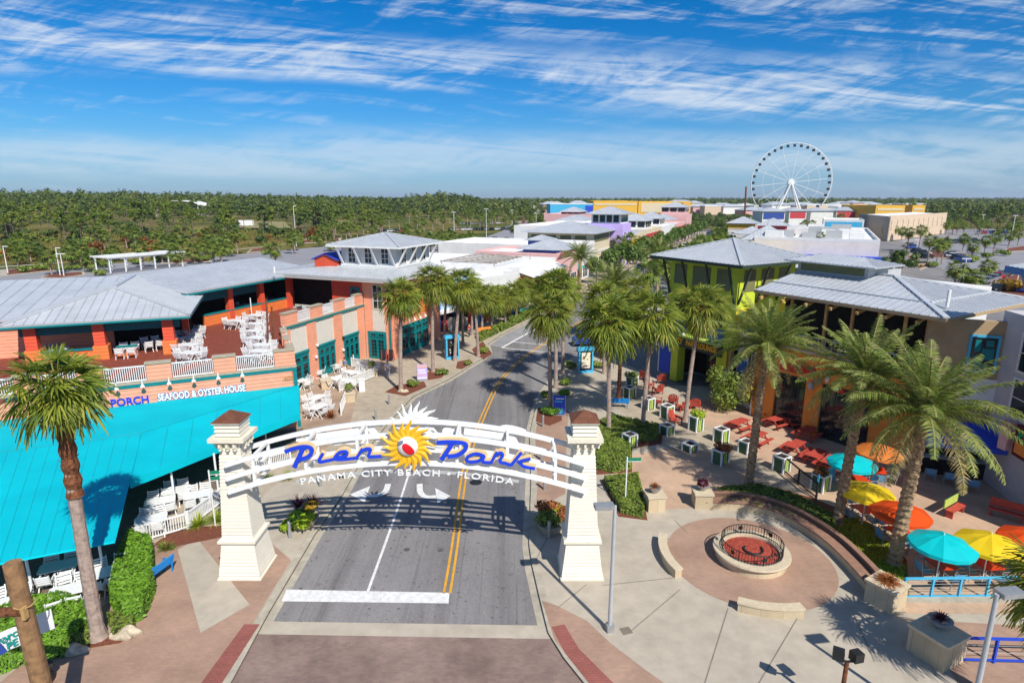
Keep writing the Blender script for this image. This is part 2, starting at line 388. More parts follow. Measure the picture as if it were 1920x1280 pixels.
M['mulch_red'] = mat('bright_red_mulch', (.42, .07, .04), .95, .5, 9, .6, 20, col2=(.12, .02, .015))
M['soil'] = mat('soil', (.05, .035, .025), .95, .4, 8)
M['rock'] = mat('limestone_rock', (.55, .46, .33), .9, .3, 4, .5, 6)
M['trunk_grey'] = mat('grey_palm_bark', (.40, .31, .255), .95, .22, 5, .35, 14, spec=.1, col2=(.22, .165, .14))
M['trunk_brown'] = mat('brown_boot_bark', (.22, .085, .04), .95, .4, 9, .6, 16, spec=.1, col2=(.06, .028, .018))
M['trunk_date'] = mat('date_palm_bark', (.42, .28, .165), .95, .32, 7, .5, 16, spec=.1, col2=(.13, .08, .05))
M['bark'] = mat('tree_bark', (.19, .15, .12), .95, .25, 5, .4, 10, spec=.1)
M['fan_leaf'] = mat_leaf('fan_palm_leaf', (.075, .135, .018), (.27, .32, .035), .4, c3=(.42, .40, .06))
M['fan_leaf2'] = mat_leaf('yellowish_fan_leaf', (.085, .145, .022), (.29, .32, .04), .4, c3=(.40, .33, .06))
M['far_leaf'] = mat_leaf('far_palm_leaf', (.055, .115, .018), (.22, .285, .04), .35, c3=(.28, .28, .05))
M['dead_leaf'] = mat_leaf('dead_palm_leaf', (.20, .09, .02), (.46, .27, .06), .25)
M['date_leaf'] = mat_leaf('date_palm_leaf', (.085, .165, .035), (.32, .375, .075), .42, c3=(.40, .36, .15))
M['date_dry'] = mat_leaf('dry_date_leaf', (.22, .17, .06), (.45, .35, .14), .25)
M['rachis'] = mat('palm_rib', (.26, .24, .07), .7, .2, 4)
M['hedge'] = mat_leaf('hedge_leaf', (.07, .17, .012), (.22, .42, .035), .3, scale=1.2)
M['hedge2'] = mat_leaf('olive_hedge_leaf', (.07, .135, .022), (.25, .32, .05), .3, scale=1.2)
M['lime_leaf'] = mat_leaf('lime_leaf', (.20, .38, .015), (.46, .58, .03), .4)
M['purple_leaf'] = mat_leaf('purple_leaf', (.035, .010, .018), (.16, .03, .06), .3)
M['copper_leaf'] = mat_leaf('copper_leaf', (.16, .045, .015), (.45, .17, .05), .3)
M['grass_leaf'] = mat_leaf('grass_leaf', (.15, .28, .015), (.46, .52, .05), .35)
M['bush_leaf'] = mat_leaf('light_bush_leaf', (.09, .17, .03), (.34, .40, .07), .35)
M['gold_leaf'] = mat_leaf('golden_leaf', (.26, .17, .015), (.56, .34, .03), .35)
M['oak_leaf'] = mat_leaf('oak_leaf', (.045, .10, .022), (.15, .21, .04), .35, scale=.3)
M['tree_leaf'] = mat_leaf('street_tree_leaf', (.05, .11, .02), (.14, .22, .035), .3, scale=.3)
M['pine_leaf'] = mat_leaf('pine_needle', (.07, .14, .018), (.24, .30, .035), .4, scale=.08, c3=(.33, .32, .06))
M['wood_leaf'] = mat_leaf('woodland_leaf', (.03, .07, .014), (.155, .21, .03), .32, scale=.022, c3=(.22, .21, .05))
M['rust_leaf'] = mat_leaf('rust_leaf', (.17, .06, .015), (.32, .14, .03), .25, scale=.3)
# ================================================================== GROUND
SDIR = V(.4, .917, 0).normalized(); RDIR = V(.917, -.4, 0).normalized()     # along the far street, and to its right
def street(t, r, z=0): return V(0, 61.4, z) + SDIR * t + RDIR * r
def hill(x, y):
    d = math.hypot(x, y)
    if d < 260: return 0.0
    az = math.degrees(math.atan2(x, y))
    k = min(1, (d - 260) / 500)
    left = max(0.0, min(1.0, (-az - 2) / 30))
    h = k * k * 11.0 * left
    h += 9.0 * math.exp(-(((az + 6.0) / 3.4) ** 2)) * math.exp(-(((d - 820) / 260) ** 2))
    return h
def build_terrain():
    m = MB(); rad = [0, 30, 80, 140, 200, 260, 320, 380, 440, 500, 560, 620, 680, 740, 800, 860, 930, 1000, 1150, 1400, 2000, 3500, 5500, 8000]; na = 120
    m.v.append((0, 0, -.2))
    for r in rad[1:]:
        for k in range(na):
            t = 2 * math.pi * k / na; x, y = r * math.sin(t), r * math.cos(t)
            m.v.append((x, y, -.2 + (hill(x, y) if y > 0 else 0)))
    for k in range(na): m.f.append((0, 1 + (k + 1) % na, 1 + k))
    for i in range(len(rad) - 2):
        for k in range(na):
            a, b = 1 + i * na + k, 1 + i * na + (k + 1) % na
            m.f.append((a, b, b + na, a + na))
    mt, N, L, P = new_mat('terrain_scrub'); P.inputs['Roughness'].default_value = 1; P.inputs['Specular IOR Level'].default_value = .05
    ge = N.new('ShaderNodeNewGeometry')
    n1 = N.new('ShaderNodeTexNoise'); n1.inputs['Scale'].default_value = .03; n1.inputs['Detail'].default_value = 10; n1.inputs['Roughness'].default_value = .7
    L.new(ge.outputs['Position'], n1.inputs['Vector'])
    r = N.new('ShaderNodeValToRGB'); E = r.color_ramp.elements
    E[0].position = .32; E[0].color = (.05, .075, .02, 1); E[1].position = .7; E[1].color = (.30, .235, .12, 1)
    for p, c in ((.45, (.075, .095, .022, 1)), (.55, (.16, .13, .035, 1))): e = E.new(p); e.color = c
    L.new(n1.outputs['Fac'], r.inputs[0]); L.new(r.outputs[0], P.inputs['Base Color'])
    return structure(m.build('terrain', mt, smooth=True))
build_terrain()
def sheet(name, pts, z, mt):
    m = MB(); pts = [Vector((p[0], p[1], z)) for p in pts]
    n = len(pts); a = sum(pts[i].x * pts[(i + 1) % n].y - pts[(i + 1) % n].x * pts[i].y for i in range(n))
    if a < 0: pts = pts[::-1]
    m.face(*pts); return structure(m.build(name, mt))
RZ = -.12
sheet('road', [(-60, -10), (40, -10), (60, 60), (200, 330), (90, 340), (-40, 100), (-60, 40)], RZ, M['asphalt'])
# kerb lines, left and right of the street
KL = [G(*p) for p in [(385, 1345), (432, 1280), (502, 1150), (590, 1001), (640, 930), (690, 840), (727, 793), (775, 742), (842, 710), (905, 671), (918, 660), (914, 645), (938, 628), (1001, 597)]]
for t in (40, 60, 90, 130, 200, 270): KL.append(street(t, -6.6))
KR = [G(*p) for p in [(1165, 1345), (1100, 1285), (1058, 1233), (1028, 1185), (1012, 1120), (998, 1060), (992, 1018), (996, 900), (993, 815), (1003, 770), (1017, 735), (1050, 690), (1078, 668), (1130, 664), (1195, 694), (1250, 722)]]
KR2 = [street(t, 7.2) for t in (24, 40, 60, 90, 130, 200, 270)]
LP = KL + [street(270, -32), street(78, -46), V(-36, 112, 0), V(-58, 86, 0), V(-75, 60, 0), V(-70, 8, 0)]
m = MB(); m.prism(LP, -.3, 0); structure(m.build('pavement', M['concrete2']))
RP = KR + [V(22, 53, 0), V(60, 70, 0), V(70, 40, 0), V(50, 5, 0), V(8, 8, 0)]
m = MB(); m.prism(RP, -.3, 0); structure(m.build('pavement', M['concrete']))
m = MB(); m.prism(KR2 + [street(270, 36), street(24, 36)], -.3, 0); structure(m.build('pavement', M['concrete2']))
def kerb(pts, side, name='kerb', w=.32):
    m = MB(); n = len(pts); inn = []
    for i, p in enumerate(pts):
        d = (pts[min(i + 1, n - 1)] - pts[max(i - 1, 0)]); d.z = 0; d.normalize()
        inn.append(p + V(-d.y, d.x, 0) * side * w)
    for i in range(n - 1): m.prism([pts[i], pts[i + 1], inn[i + 1], inn[i]], -.25, .006)
    structure(m.build(name, M['kerb']))
    m = MB()                                                    # concrete gutter pan in the road
    out = [p - (q - p) * 1.1 for p, q in zip(pts, inn)]
    for i in range(n - 1): m.prism([out[i], out[i + 1], pts[i + 1], pts[i]], RZ - .05, RZ + .012)
    structure(m.build('gutter', M['kerb']))
kerb(KL, 1); kerb(KR, -1); kerb(KR2, -1)
# road surface and markings
sheet('brick_crossing', [G(360, 1350), G(484, 1180), G(1040, 1192), G(1180, 1350)], RZ + .016, M['brick_road'])
sheet('concrete_band', [G(480, 1184), G(494, 1160), G(1022, 1168), G(1035, 1193)], RZ + .020, M['concrete'])
def stripe(name, pts, w, mt, z=RZ + .016):
    m = MB(); n = len(pts); a = []; b = []
    for i, p in enumerate(pts):
        d = (pts[min(i + 1, n - 1)] - pts[max(i - 1, 0)]); d.z = 0; d.normalize(); q = V(-d.y, d.x, 0) * w / 2
        a.append(p + q); b.append(p - q)
    for i in range(n - 1): m.face(*[V(k.x, k.y, z) for k in (b[i], b[i + 1], a[i + 1], a[i])])
    return structure(m.build(name, mt))
sheet('stop_line', [G(528, 1127, RZ), G(537, 1105, RZ), G(843, 1111, RZ), G(841, 1131, RZ)], RZ + .016, M['road_white'])
def smooth(px, z=RZ, n=6):
    p = [G(*q, z) for q in px]; out = []
    for i in range(len(p) - 1):
        p0, p1, p2, p3 = p[max(i - 1, 0)], p[i], p[i + 1], p[min(i + 2, len(p) - 1)]
        for k in range(n):
            t = k / n; out.append(.5 * ((2 * p1) + (p2 - p0) * t + (2 * p0 - 5 * p1 + 4 * p2 - p3) * t * t + (3 * p1 - p0 - 3 * p2 + p3) * t ** 3))
    return out + [p[-1]]
stripe('lane_line', smooth([(690, 1108), (738, 975), (765, 893), (782, 840)]), .13, M['road_white'])
cy = smooth([(838, 1112), (853, 1020), (868, 905), (880, 850), (908, 775), (940, 712), (985, 668), (1040, 632), (1094, 600), (1150, 572)])
def offs(pts, o):
    out = []
    for i, p in enumerate(pts):
        d = (pts[min(i + 1, len(pts) - 1)] - pts[max(i - 1, 0)]); d.z = 0; d.normalize(); out.append(p + V(-d.y, d.x, 0) * o)
    return out
stripe('centre_line', offs(cy, .14), .12, M['road_yellow']); stripe('centre_line', offs(cy, -.14), .12, M['road_yellow'])
stripe('parking_line', smooth([(941, 652), (975, 633), (1010, 614), (1060, 590)]), .3, M['road_white'])
stripe('crossing_line', [G(941, 652, RZ), G(1030, 661, RZ)], .22, M['road_white'], RZ + .02); stripe('crossing_line', [G(962, 641, RZ), G(1040, 648, RZ)], .22, M['road_white'], RZ + .02)
bay = [G(944, 651, RZ), G(1010, 614, RZ), G(1060, 588, RZ), G(1005, 601, RZ), G(940, 632, RZ), G(918, 648, RZ)]
sheet('parking_bay', bay, RZ + .012, mat_brick('bay_pavers', (.33, .325, .325), (.29, .285, .29), (.25, .25, .25), .5, .25, 20))
def arrow(px, name):
    m = MB(); p = [G(*q, RZ) for q in px]
    m.face(*[V(q.x, q.y, RZ + .016) for q in p]); return structure(m.build(name, M['road_white']))
def turn_arrow(pts, head):
    c = smooth(pts, RZ, 5); stripe('turn_arrow', c, .36, M['road_white'], RZ + .017)
    m = MB(); q = [G(*h, RZ) for h in head]; a = (q[1] - q[0]).cross(q[2] - q[0]).z
    if a < 0: q = q[::-1]
    m.face(*[V(k.x, k.y, RZ + .021) for k in q]); structure(m.build('turn_arrow_head', M['road_white']))
turn_arrow([(728, 907), (722, 922), (706, 929), (688, 929)], [(656, 927), (694, 911), (684, 942)])
turn_arrow([(787, 907), (788, 922), (798, 931), (818, 931)], [(845, 930), (816, 915), (820, 944)])
# patches of brick on the pavements
sheet('brick_paving', [p + V(-.4, .1, 0) for p in KL[:4]] + [G(515, 975), G(430, 1000), G(300, 1010), G(200, 1130), G(60, 1230), G(-150, 1400), G(150, 1420)], .008, M['brick'])
sheet('concrete_paving', [G(333, 1030), G(370, 1010), G(468, 1133), G(376, 1186)], .014, M['concrete'])
sheet('concrete_paving', [G(500, 1010), G(548, 1052), G(600, 960), G(640, 900), G(520, 905), G(440, 985)], .014, M['concrete'])
sheet('tactile_strip', [G(458, 1170), G(487, 1170), G(410, 1290), G(370, 1290)], .018, M['brick_red'])
sheet('brick_paving', [G(563, 800), G(575, 735), G(600, 700), G(745, 668), G(680, 700), G(655, 800), G(600, 850)], .008, mat_brick('patio_brick', (.42, .30, .21), (.38, .265, .19), (.34, .26, .2)))
sheet('brick_paving', [KR[8] + V(.4, 0, 0), KR[9] + V(.4, 0, 0), G(1022, 762), G(1066, 770), G(1062, 830), G(1060, 925), G(1005, 955), KR[7] + V(.4, 0, 0)], .008, M['brick'])
def arcpts(c, r, a0, a1, n): return [c + V(math.cos(R_(lerp(a0, a1, k / n))) * r, math.sin(R_(lerp(a0, a1, k / n))) * r, 0) for k in range(n + 1)]
ko = [p + V(.45, .1, 0) for p in KR[:4]]
sheet('brick_paving', [G(1016, 1125), G(1045, 1135), G(1100, 1163), G(1145, 1205), G(1210, 1255), G(1330, 1340), G(1190, 1345), G(1110, 1280), G(1040, 1200)], .008, M['brick'])
sheet('tactile_strip', [G(1034, 1175), G(1058, 1170), G(1085, 1215), G(1160, 1290), G(1112, 1290), G(1058, 1222)], .014, M['brick_red'])
PC = V(11.45, 25.9, 0)
sheet('brick_circle', arcpts(PC, 3.85, 0, 360, 64)[:-1], .008, M['brick'])
sheet('brick_paving', [G(1130, 870), G(1230, 955), G(1330, 950), G(1420, 905), G(1560, 985), G(1700, 1150), G(1960, 1150), G(2100, 1000), G(1850, 800), G(1500, 790), G(1345, 745), G(1250, 760), G(1330, 830), G(1200, 850)], .006, mat_brick('terrace_brick', (.60, .40, .27), (.53, .355, .245), (.45, .33, .24), .2, .1, 27))
sheet('concrete_terrace', [G(1150, 760), G(1170, 700), G(1240, 730), G(1330, 800), G(1420, 860), G(1520, 930), G(1440, 905), G(1330, 850), G(1250, 830)], .010, M['concrete2'])
sheet('brick_paving', [G(1700, 1160), G(1960, 1175), G(1990, 1290), G(1800, 1290), G(1760, 1210)], .009, M['brick'])
m = MB()
for a, b in (((1500, 1150), (1420, 1285)), ((1365, 1140), (1320, 1285)), ((1275, 1105), (1180, 1185)), ((1262, 1083), (1130, 1097)), ((1265, 975), (1290, 1000)), ((1100, 1095), (1045, 1140)), ((1600, 1150), (1640, 1240)), ((1050, 960), (1005, 1050))):
    a, b = G(*a), G(*b); d = (b - a).normalized(); q = V(-d.y, d.x, 0) * .02
    m.face(*[V(k.x, k.y, .012) for k in (a - q, b - q, b + q, a + q)])
structure(m.build('paving_joint', mat('joint_filler', (.24, .21, .17), .95, .2)))
# car parks and the far roads
LZ = -.16
sheet('car_park', [G(-60, 540), G(-60, 507), G(330, 486), G(600, 462), G(690, 440), G(610, 416), G(1010, 414), G(1060, 425), G(1010, 500), G(700, 520), G(560, 600), G(-60, 660)], LZ, M['lot'])
sheet('side_road', [G(420, 423), G(600, 414), G(620, 420), G(470, 430)], LZ + .004, M['lot'])
sheet('car_park', [G(1640, 520), G(1640, 480), G(1700, 450), G(1790, 436), G(2040, 440), G(2050, 620), G(1800, 640)], LZ, M['lot'])
sheet('mall_apron', [street(20, 36), street(330, 36), V(420, 330, 0), V(260, 250, 0), V(110, 150, 0), V(50, 72, 0)], LZ - .02, M['lot'])
stripe('footpath', [G(-60, 503), G(150, 489), G(300, 480), G(340, 478)], 2.2, M['concrete'], LZ + .01)
stripe('footpath', [G(300, 480), G(420, 470), G(640, 445)], 1.4, M['concrete'], LZ + .012)
random.seed(4)
m = MB()
for i in range(16):
    for r0 in (0, 1, 2):
        a = G(740 + i * 16 + r0 * 8, 458 - r0 * 12, 0); b = a + V(1.7, 4.6, 0)
        d = (b - a).normalized(); q = V(-d.y, d.x, 0) * .1
        m.face(*[V(k.x, k.y, LZ + .006) for k in (a - q, b - q, b + q, a + q)])
structure(m.build('bay_marking', M['road_white']))
# islands in the lots
def island(px, name='traffic_island'):
    p = [G(*q) for q in px]; m = MB(); m.prism(p, -.3, -.02); structure(m.build(name, M['kerb']))
    c = sum(p, V(0, 0, 0)) / len(p); m = MB(); m.prism([lerp(c, q, .86) for q in p], -.2, .03); structure(m.build('planting_bed', M['mulch']))
for px in [[(75, 520), (90, 514), (158, 509), (160, 514), (110, 521)], [(0, 517), (0, 506), (170, 494), (170, 499)], [(300, 493), (310, 487), (395, 484), (398, 490)],
           [(462, 473), (470, 467), (520, 463), (530, 468)], [(545, 457), (575, 447), (640, 446), (640, 452)],
           [(1820, 533), (1815, 522), (1850, 515), (1860, 528)], [(1880, 472), (1890, 465), (1925, 460), (1925, 470)], [(1738, 482), (1745, 471), (1800, 474), (1830, 480), (1800, 486)], [(1700, 480), (1712, 474), (1740, 500), (1725, 506)], [(1860, 525), (1940, 500), (1990, 520), (1990, 570), (1870, 555)]]:
    island(px)
m = MB(); m.lathe([(.38, 0), (.38, .006)], 20, tuple(G(892, 904, RZ) + V(0, 0, .014))); structure(m.build('manhole_cover', M['black']))
m = MB(); m.lathe([(.15, 0), (.15, .006)], 20, tuple(G(763, 1030, RZ) + V(0, 0, .014))); structure(m.build('manhole_cover', mat('worn_iron', (.1, .09, .09), .7)))
m = MB(); m.lathe([(.15, 0), (.15, .006)], 20, tuple(G(826, 1031, RZ) + V(0, 0, .014))); structure(m.build('manhole_cover', mat('dull_iron', (.11, .10, .10), .7)))
m = MB(); m.obox(G(1174, 1182), .42, .38, .0, .016, .3); structure(m.build('drain_grate', mat('grate', (.2, .17, .13), .8)))
# ================================================================== ENTRANCE ARCH
def sweep(m, pts, w, h, up=(0, 0, 1)):
    pts = [Vector(p) for p in pts]; n = len(pts); vs = []
    for i, p in enumerate(pts):
        d = (pts[min(i + 1, n - 1)] - pts[max(i - 1, 0)]).normalized(); sd = d.cross(Vector(up)).normalized(); u = sd.cross(d)
        vs += [p + sd * (a * w / 2) + u * (b * h / 2) for a, b in ((-1, -1), (1, -1), (1, 1), (-1, 1))]
    fs = [(3, 2, 1, 0), tuple(4 * (n - 1) + k for k in range(4))] + [(4 * i + k, 4 * i + (k + 1) % 4, 4 * i + 4 + (k + 1) % 4, 4 * i + 4 + k) for i in range(n - 1) for k in range(4)]
    m.add(vs, fs); return m
def PY(px, py, y):
    u = (px - 960) / FPX; v = (640 - py) / FPX; t = y / (_c + v * _s)
    return V(t * u, y, CAMH + t * (-_s + v * _c))
def catmull(p, n=5, closed=False):
    out = []
    for i in range(len(p) - 1):
        p0, p1, p2, p3 = p[max(i - 1, 0)], p[i], p[i + 1], p[min(i + 2, len(p) - 1)]
        for k in range(n):
            t = k / n; out.append(.5 * ((2 * p1) + (p2 - p0) * t + (2 * p0 - 5 * p1 + 4 * p2 - p3) * t * t + (3 * p1 - p0 - 3 * p2 + p3) * t ** 3))
    return out + [p[-1]]
def ribbon(m, pts, w, y, th):
    """brush stroke in an upright plane: pts are (x, z)"""
    n = len(pts); vs = []
    for i, p in enumerate(pts):
        d = (pts[min(i + 1, n - 1)] - pts[max(i - 1, 0)]).normalized(); q = Vector((-d[1], d[0])) * w / 2
        a, b = p + q, p - q
        k = y - .0011 * i
        vs += [(a[0], k, a[1]), (b[0], k, b[1]), (b[0], k + th, b[1]), (a[0], k + th, a[1])]
    fs = [(0, 1, 2, 3), tuple(4 * (n - 1) + k for k in (3, 2, 1, 0))] + [(4 * i + k, 4 * i + 4 + k, 4 * i + 4 + (k + 1) % 4, 4 * i + (k + 1) % 4) for i in range(n - 1) for k in range(4)]
    m.add(vs, fs)
AX0, AF, AB = -4.6, 24.36, 26.02
def arcz(zc, x, k=.0215): return zc - k * (x - AX0) ** 2
arch = thing('entrance_arch', 'white arched gateway across the road with golden sun, blue script letters and two boarded pillars', 'arch', (AX0, 25.2, 0))
def pillar(cx):
    cy = 25.2
    def ring(m, z0, h0, z1, h1): 
        a = [(cx + sx * h0, cy + sy * h0, z0) for sx, sy in ((-1, -1), (1, -1), (1, 1), (-1, 1))]; b = [(cx + sx * h1, cy + sy * h1, z1) for sx, sy in ((-1, -1), (1, -1), (1, 1), (-1, 1))]
        m.add(a + b, [(3, 2, 1, 0), (4, 5, 6, 7)] + [(i, (i + 1) % 4, 4 + (i + 1) % 4, 4 + i) for i in range(4)])
    def lap(m, z0, h0, z1, h1, n):
        for i in range(n):                                        # lapped boards, each proud of the one above
            za, zb = lerp(z0, z1, i / n), lerp(z0, z1, (i + 1) / n); ha, hb = lerp(h0, h1, i / n), lerp(h0, h1, (i + 1) / n)
            ring(m, za, ha + .022, zb - .004, hb)
    p = MB(); lap(p, .06, .93, 1.72, .73, 11); lap(p, 1.98, .69, 5.95, .475, 25); ring(p, 5.95, .47, 6.55, .47); ring(p, 6.8, .44, 7.4, .44)
    o = p.build('pillar', M['cream_siding'], arch)
    q = MB(); ring(q, 0, 1.0, .07, 1.0); q.build('plinth', M['cream'], o); q = MB(); ring(q, 1.72, .80, 1.78, .86); ring(q, 1.78, .86, 1.90, .86); ring(q, 1.90, .86, 1.985, .72); q.build('moulding', M['cream'], o)
    q = MB(); ring(q, 6.50, .58, 6.62, .74); ring(q, 6.62, .78, 6.80, .78)
    for k in range(3): ring(q, 6.84 + .19 * k, .56, 6.99 + .19 * k, .50)
    q.build('moulding', M['cream'], o)
    for sx, sy in ((0, -1), (0, 1), (1, 0), (-1, 0)):
        for k in (-.32, 0, .32):
            x, y = (cx + k, cy + sy * .58) if sy else (cx + sx * .58, cy + k)
            q = MB(); q.obox((x, y), .1 if sy else .2, .2 if sy else .1, 6.20, 6.50); q.obox((x, y + sy * .06) if sy else (x + sx * .06, y), .09 if sy else .2, .2 if sy else .09, 6.36, 6.52)
            q.build('bracket', M['cream'], o)
    q = MB(); ring(q, 7.40, .60, 7.47, .63); q.build('eave', M['cream'], o)
    q = MB(); q.add([(cx + sx * .64, cy + sy * .64, 7.475) for sx, sy in ((-1, -1), (1, -1), (1, 1), (-1, 1))] + [(cx, cy, 7.90)], [(3, 2, 1, 0), (0, 1, 4), (1, 2, 4), (2, 3, 4), (3, 0, 4)]); r = q.build('cap_roof', M['shingle'], o)
PLX, PRX = -12.45, 3.2
pillar(PLX); pillar(PRX)
xs = [lerp(PLX - .1, PRX + .12, k / 40) for k in range(41)]
for zc, y in ((7.02, AF), (6.38, AF), (5.74, AF), (7.02, AB), (6.38, AB), (5.74, AB)):
    m = MB(); sweep(m, [(x, y, arcz(zc, x, .0222)) for x in xs], .14, .2); m.build('arch_beam', M['white'], arch)
for x in (-11.3, -9.0, -6.7, -2.4, -.2, 1.9):
    m = MB(); z = [arcz(q, x, .0222) for q in (7.02, 6.38, 5.74)]
    for y in (AF, AB): m.obox((x, y), .13, .11, z[2] + .1, z[0] - .1)
    for q in z: m.beam((x, AF + .07, q), (x, AB - .07, q), .12, .12)
    m.build('cross_tie', M['white'], arch)
# back-to-back bracing panels seen between the two ribs
for x0, x1 in ((-9.0, -7.0), (-2.2, -.4)):
    m = MB(); m.beam((x0, AB - .1, arcz(6.7, x0)), (x1, AB - .1, arcz(6.7, x1)), .03, .34)
    m.build('backing_panel', M['white'], arch)
W5 = lambda x, y: (380 + x / 4.8, 740 + y / 4.8)
W6 = lambda x, y: (740 + x / 4.8, 740 + y / 4.8)
def stroke_set(W_, spec):
    out = []
    for w, pts in spec:
        p = []
        for a in pts:
            q = PY(*W_(*a), 24.2); p.append(Vector((q.x, q.z)))
        out.append((w, catmull(p, 5)))
    return [(w * .86, q) for w, q in out]
PIER = stroke_set(W5, [(.20, [(742, 512), (800, 488), (900, 466), (968, 474), (985, 508), (945, 556), (868, 580)]), (.23, [(905, 478), (868, 560), (826, 652)]),
    (.155, [(1082, 524), (1048, 598), (1120, 590), (1185, 576)]), (.15, [(1180, 574), (1225, 562), (1296, 536), (1290, 508), (1238, 512), (1200, 545), (1196, 572), (1260, 576), (1400, 560)]),
    (.15, [(1385, 566), (1440, 482)]), (.15, [(1420, 512), (1470, 484), (1512, 490), (1494, 548), (1540, 552), (1618, 546)])])
PARK = stroke_set(W6, [(.20, [(378, 430), (480, 424), (590, 428), (642, 446), (632, 490), (570, 536), (478, 552)]), (.23, [(520, 436), (476, 500), (420, 582)]),
    (.15, [(800, 545), (735, 528), (668, 548), (644, 584), (690, 600), (760, 588), (806, 545), (790, 592), (830, 604), (876, 602)]),
    (.15, [(868, 606), (922, 512)]), (.15, [(900, 545), (950, 520), (972, 540), (946, 596), (1000, 612), (1050, 628)]),
    (.16, [(1046, 632), (1142, 516)]), (.14, [(1222, 572), (1150, 588), (1104, 606)]), (.15, [(1120, 600), (1160, 640), (1262, 660)])])
for nm, S in (('lettering', PIER), ('lettering', PARK)):
    m = MB(); g = MB(); b = MB()
    for i, (w, p) in enumerate(S):
        ribbon(m, p, w, 24.16 - .003 * i, .07)
        ribbon(g, [q + Vector((.045, .075)) for q in p], w + .09, 24.245 - .003 * i, .06)
        ribbon(b, [Vector((2 * AX0 - q[0], q[1] + .1)) for q in p], w + .10, 26.12 - .003 * i, .05)
    o = m.build('lettering', M['blue_letter'], arch); o['label'] = 'royal blue script letters'
    g.build('letter_edge', M['gold_edge'], o); b.build('letter_back', M['white'], o)
# tagline on its own thin bar
def tagarc(v):
    x = AX0 + v.x; s = -2 * .0205 * v.x
    return V(x - v.y * s * .9, 24.22 - v.z, 5.22 - .0205 * v.x * v.x + v.y)
m = textmesh('PANAMA CITY BEACH \u2022 FLORIDA', .46, .06, (0, 0, 0), (1, 0, 0), (0, 0, 1), 'CENTER', bold=.0, space=1.22, arc=tagarc)
xr = max(abs(p[0] - AX0) for p in m.v); kx = 4.66 / xr
m = textmesh('PANAMA CITY BEACH \u2022 FLORIDA', .46, .06, (0, 0, 0), (1, 0, 0), (0, 0, 1), 'CENTER', bold=.004, space=1.22, arc=lambda v: tagarc(V(v.x * kx, v.y * .86, v.z)))
o = m.build('tagline_lettering', M['white'], arch)
m = MB(); sweep(m, [(x, AF + .02, 5.33 - .0205 * (x - AX0) ** 2) for x in [lerp(AX0 - 4.9, AX0 + 4.9, k / 24) for k in range(25)]], .05, .12); m.build('tagline_bar', M['steel'], o)  # grey colour stands in for a white bar in slight shadow
# sun emblem
def ray(m, c, y, a, r0, r1, w, th, bend):
    pl = []; prn = []
    for k in range(7):
        t = k / 6; r = lerp(r0, r1, t); aa = a + bend * math.sin(t * math.pi * 1.6) ; ww = w * (1 - t) ** .8 * (1 if t < .98 else 0) + .004
        ca, sa = math.cos(aa), math.sin(aa); p = Vector((c[0] + ca * r, c[1] + sa * r)); q = Vector((-sa, ca)) * ww
        pl.append(p + q); prn.append(p - q)
    vs = []
    for a_, b_ in zip(pl, prn):
        mid = (a_ + b_) / 2
        vs += [(a_[0], y, a_[1]), (mid[0], y - th, mid[1]), (b_[0], y, b_[1]), (mid[0], y + .02, mid[1])]
    fs = [(4 * i + k, 4 * i + (k + 1) % 4, 4 * i + 4 + (k + 1) % 4, 4 * i + 4 + k) for i in range(6) for k in range(4)]
    m.add(vs, fs)
sun_c = (-4.48, 6.62)
o = MB(); o.lathe([(.0, .0), (.56, .0), (.56, .1), (.0, .1)], 32, cap=False)
o.v = [(sun_c[0] + x, 24.14 + z, sun_c[1] + y) for x, y, z in o.v]
emb = o.build('sun_emblem', M['yellow'], arch)
for k in range(18):
    m = MB(); ray(m, sun_c, 24.12 - .002 * (k % 2), 2 * math.pi * (k + .3) / 18, .45, 1.10 if k % 2 else 1.24, .19, .05, .10); m.build('ray', M['yellow'], emb)
m = MB(); m.lathe([(.46 * math.sin(math.pi * k / 10) + 1e-4, -.46 * math.cos(math.pi * k / 10)) for k in range(11)], 28, (0, 0, 0))
def ballmap(p): return (sun_c[0] + p[0], 24.13 + (-.62 * abs(p[1]) if p[1] < 0 else .1 * p[1]), sun_c[1] + p[2])
m.v = [ballmap(p) for p in m.v]; ball = m.build('beach_ball', M['white'], emb, smooth=True)
def ball_panel(c0, ax, hw, hl, name, mt):
    """one coloured gore lying just proud of the ball"""
    m = MB(); n = 12; vs = []
    for i in range(n + 1):
        t = -1 + 2 * i / n; w = hw * math.sqrt(max(0, 1 - t * t))
        for j in range(5):
            x = c0[0] + math.cos(ax) * hl * t - math.sin(ax) * w * (j - 2) / 2; z = c0[1] + math.sin(ax) * hl * t + math.cos(ax) * w * (j - 2) / 2
            rr = .46 ** 2 - x * x - z * z; y = -math.sqrt(max(rr, .0004))
            vs.append((sun_c[0] + x, 24.13 + .62 * y - .008, sun_c[1] + z))
    m.add(vs, [(i * 5 + j, (i + 1) * 5 + j, (i + 1) * 5 + j + 1, i * 5 + j + 1) for i in range(n) for j in range(4)]); m.build(name, mt, ball, smooth=True)
ball_panel((.06, -.05), R_(-50), .19, .33, 'red_panel', M['red'])
ball_panel((-.30, .20), R_(35), .07, .2, 'grey_panel', mat('grey_blue_panel', (.2, .22, .3), .4))
wb = MB(); wb.lathe([(.0, .0), (.5, .0), (.5, .05), (.0, .05)], 32, cap=False); wb.v = [(sun_c[0] + .05 + x, 26.16 + z, sun_c[1] + .12 + y) for x, y, z in wb.v]
be = wb.build('rear_sun_emblem', M['white'], arch)
for k in range(18):
    m = MB(); ray(m, (sun_c[0] + .05, sun_c[1] + .12), 26.16 + .002 * (k % 2), 2 * math.pi * (k + .3) / 18, .42, 1.12 if k % 2 else 1.26, .15, .03, .10); m.build('ray', M['white'], be)
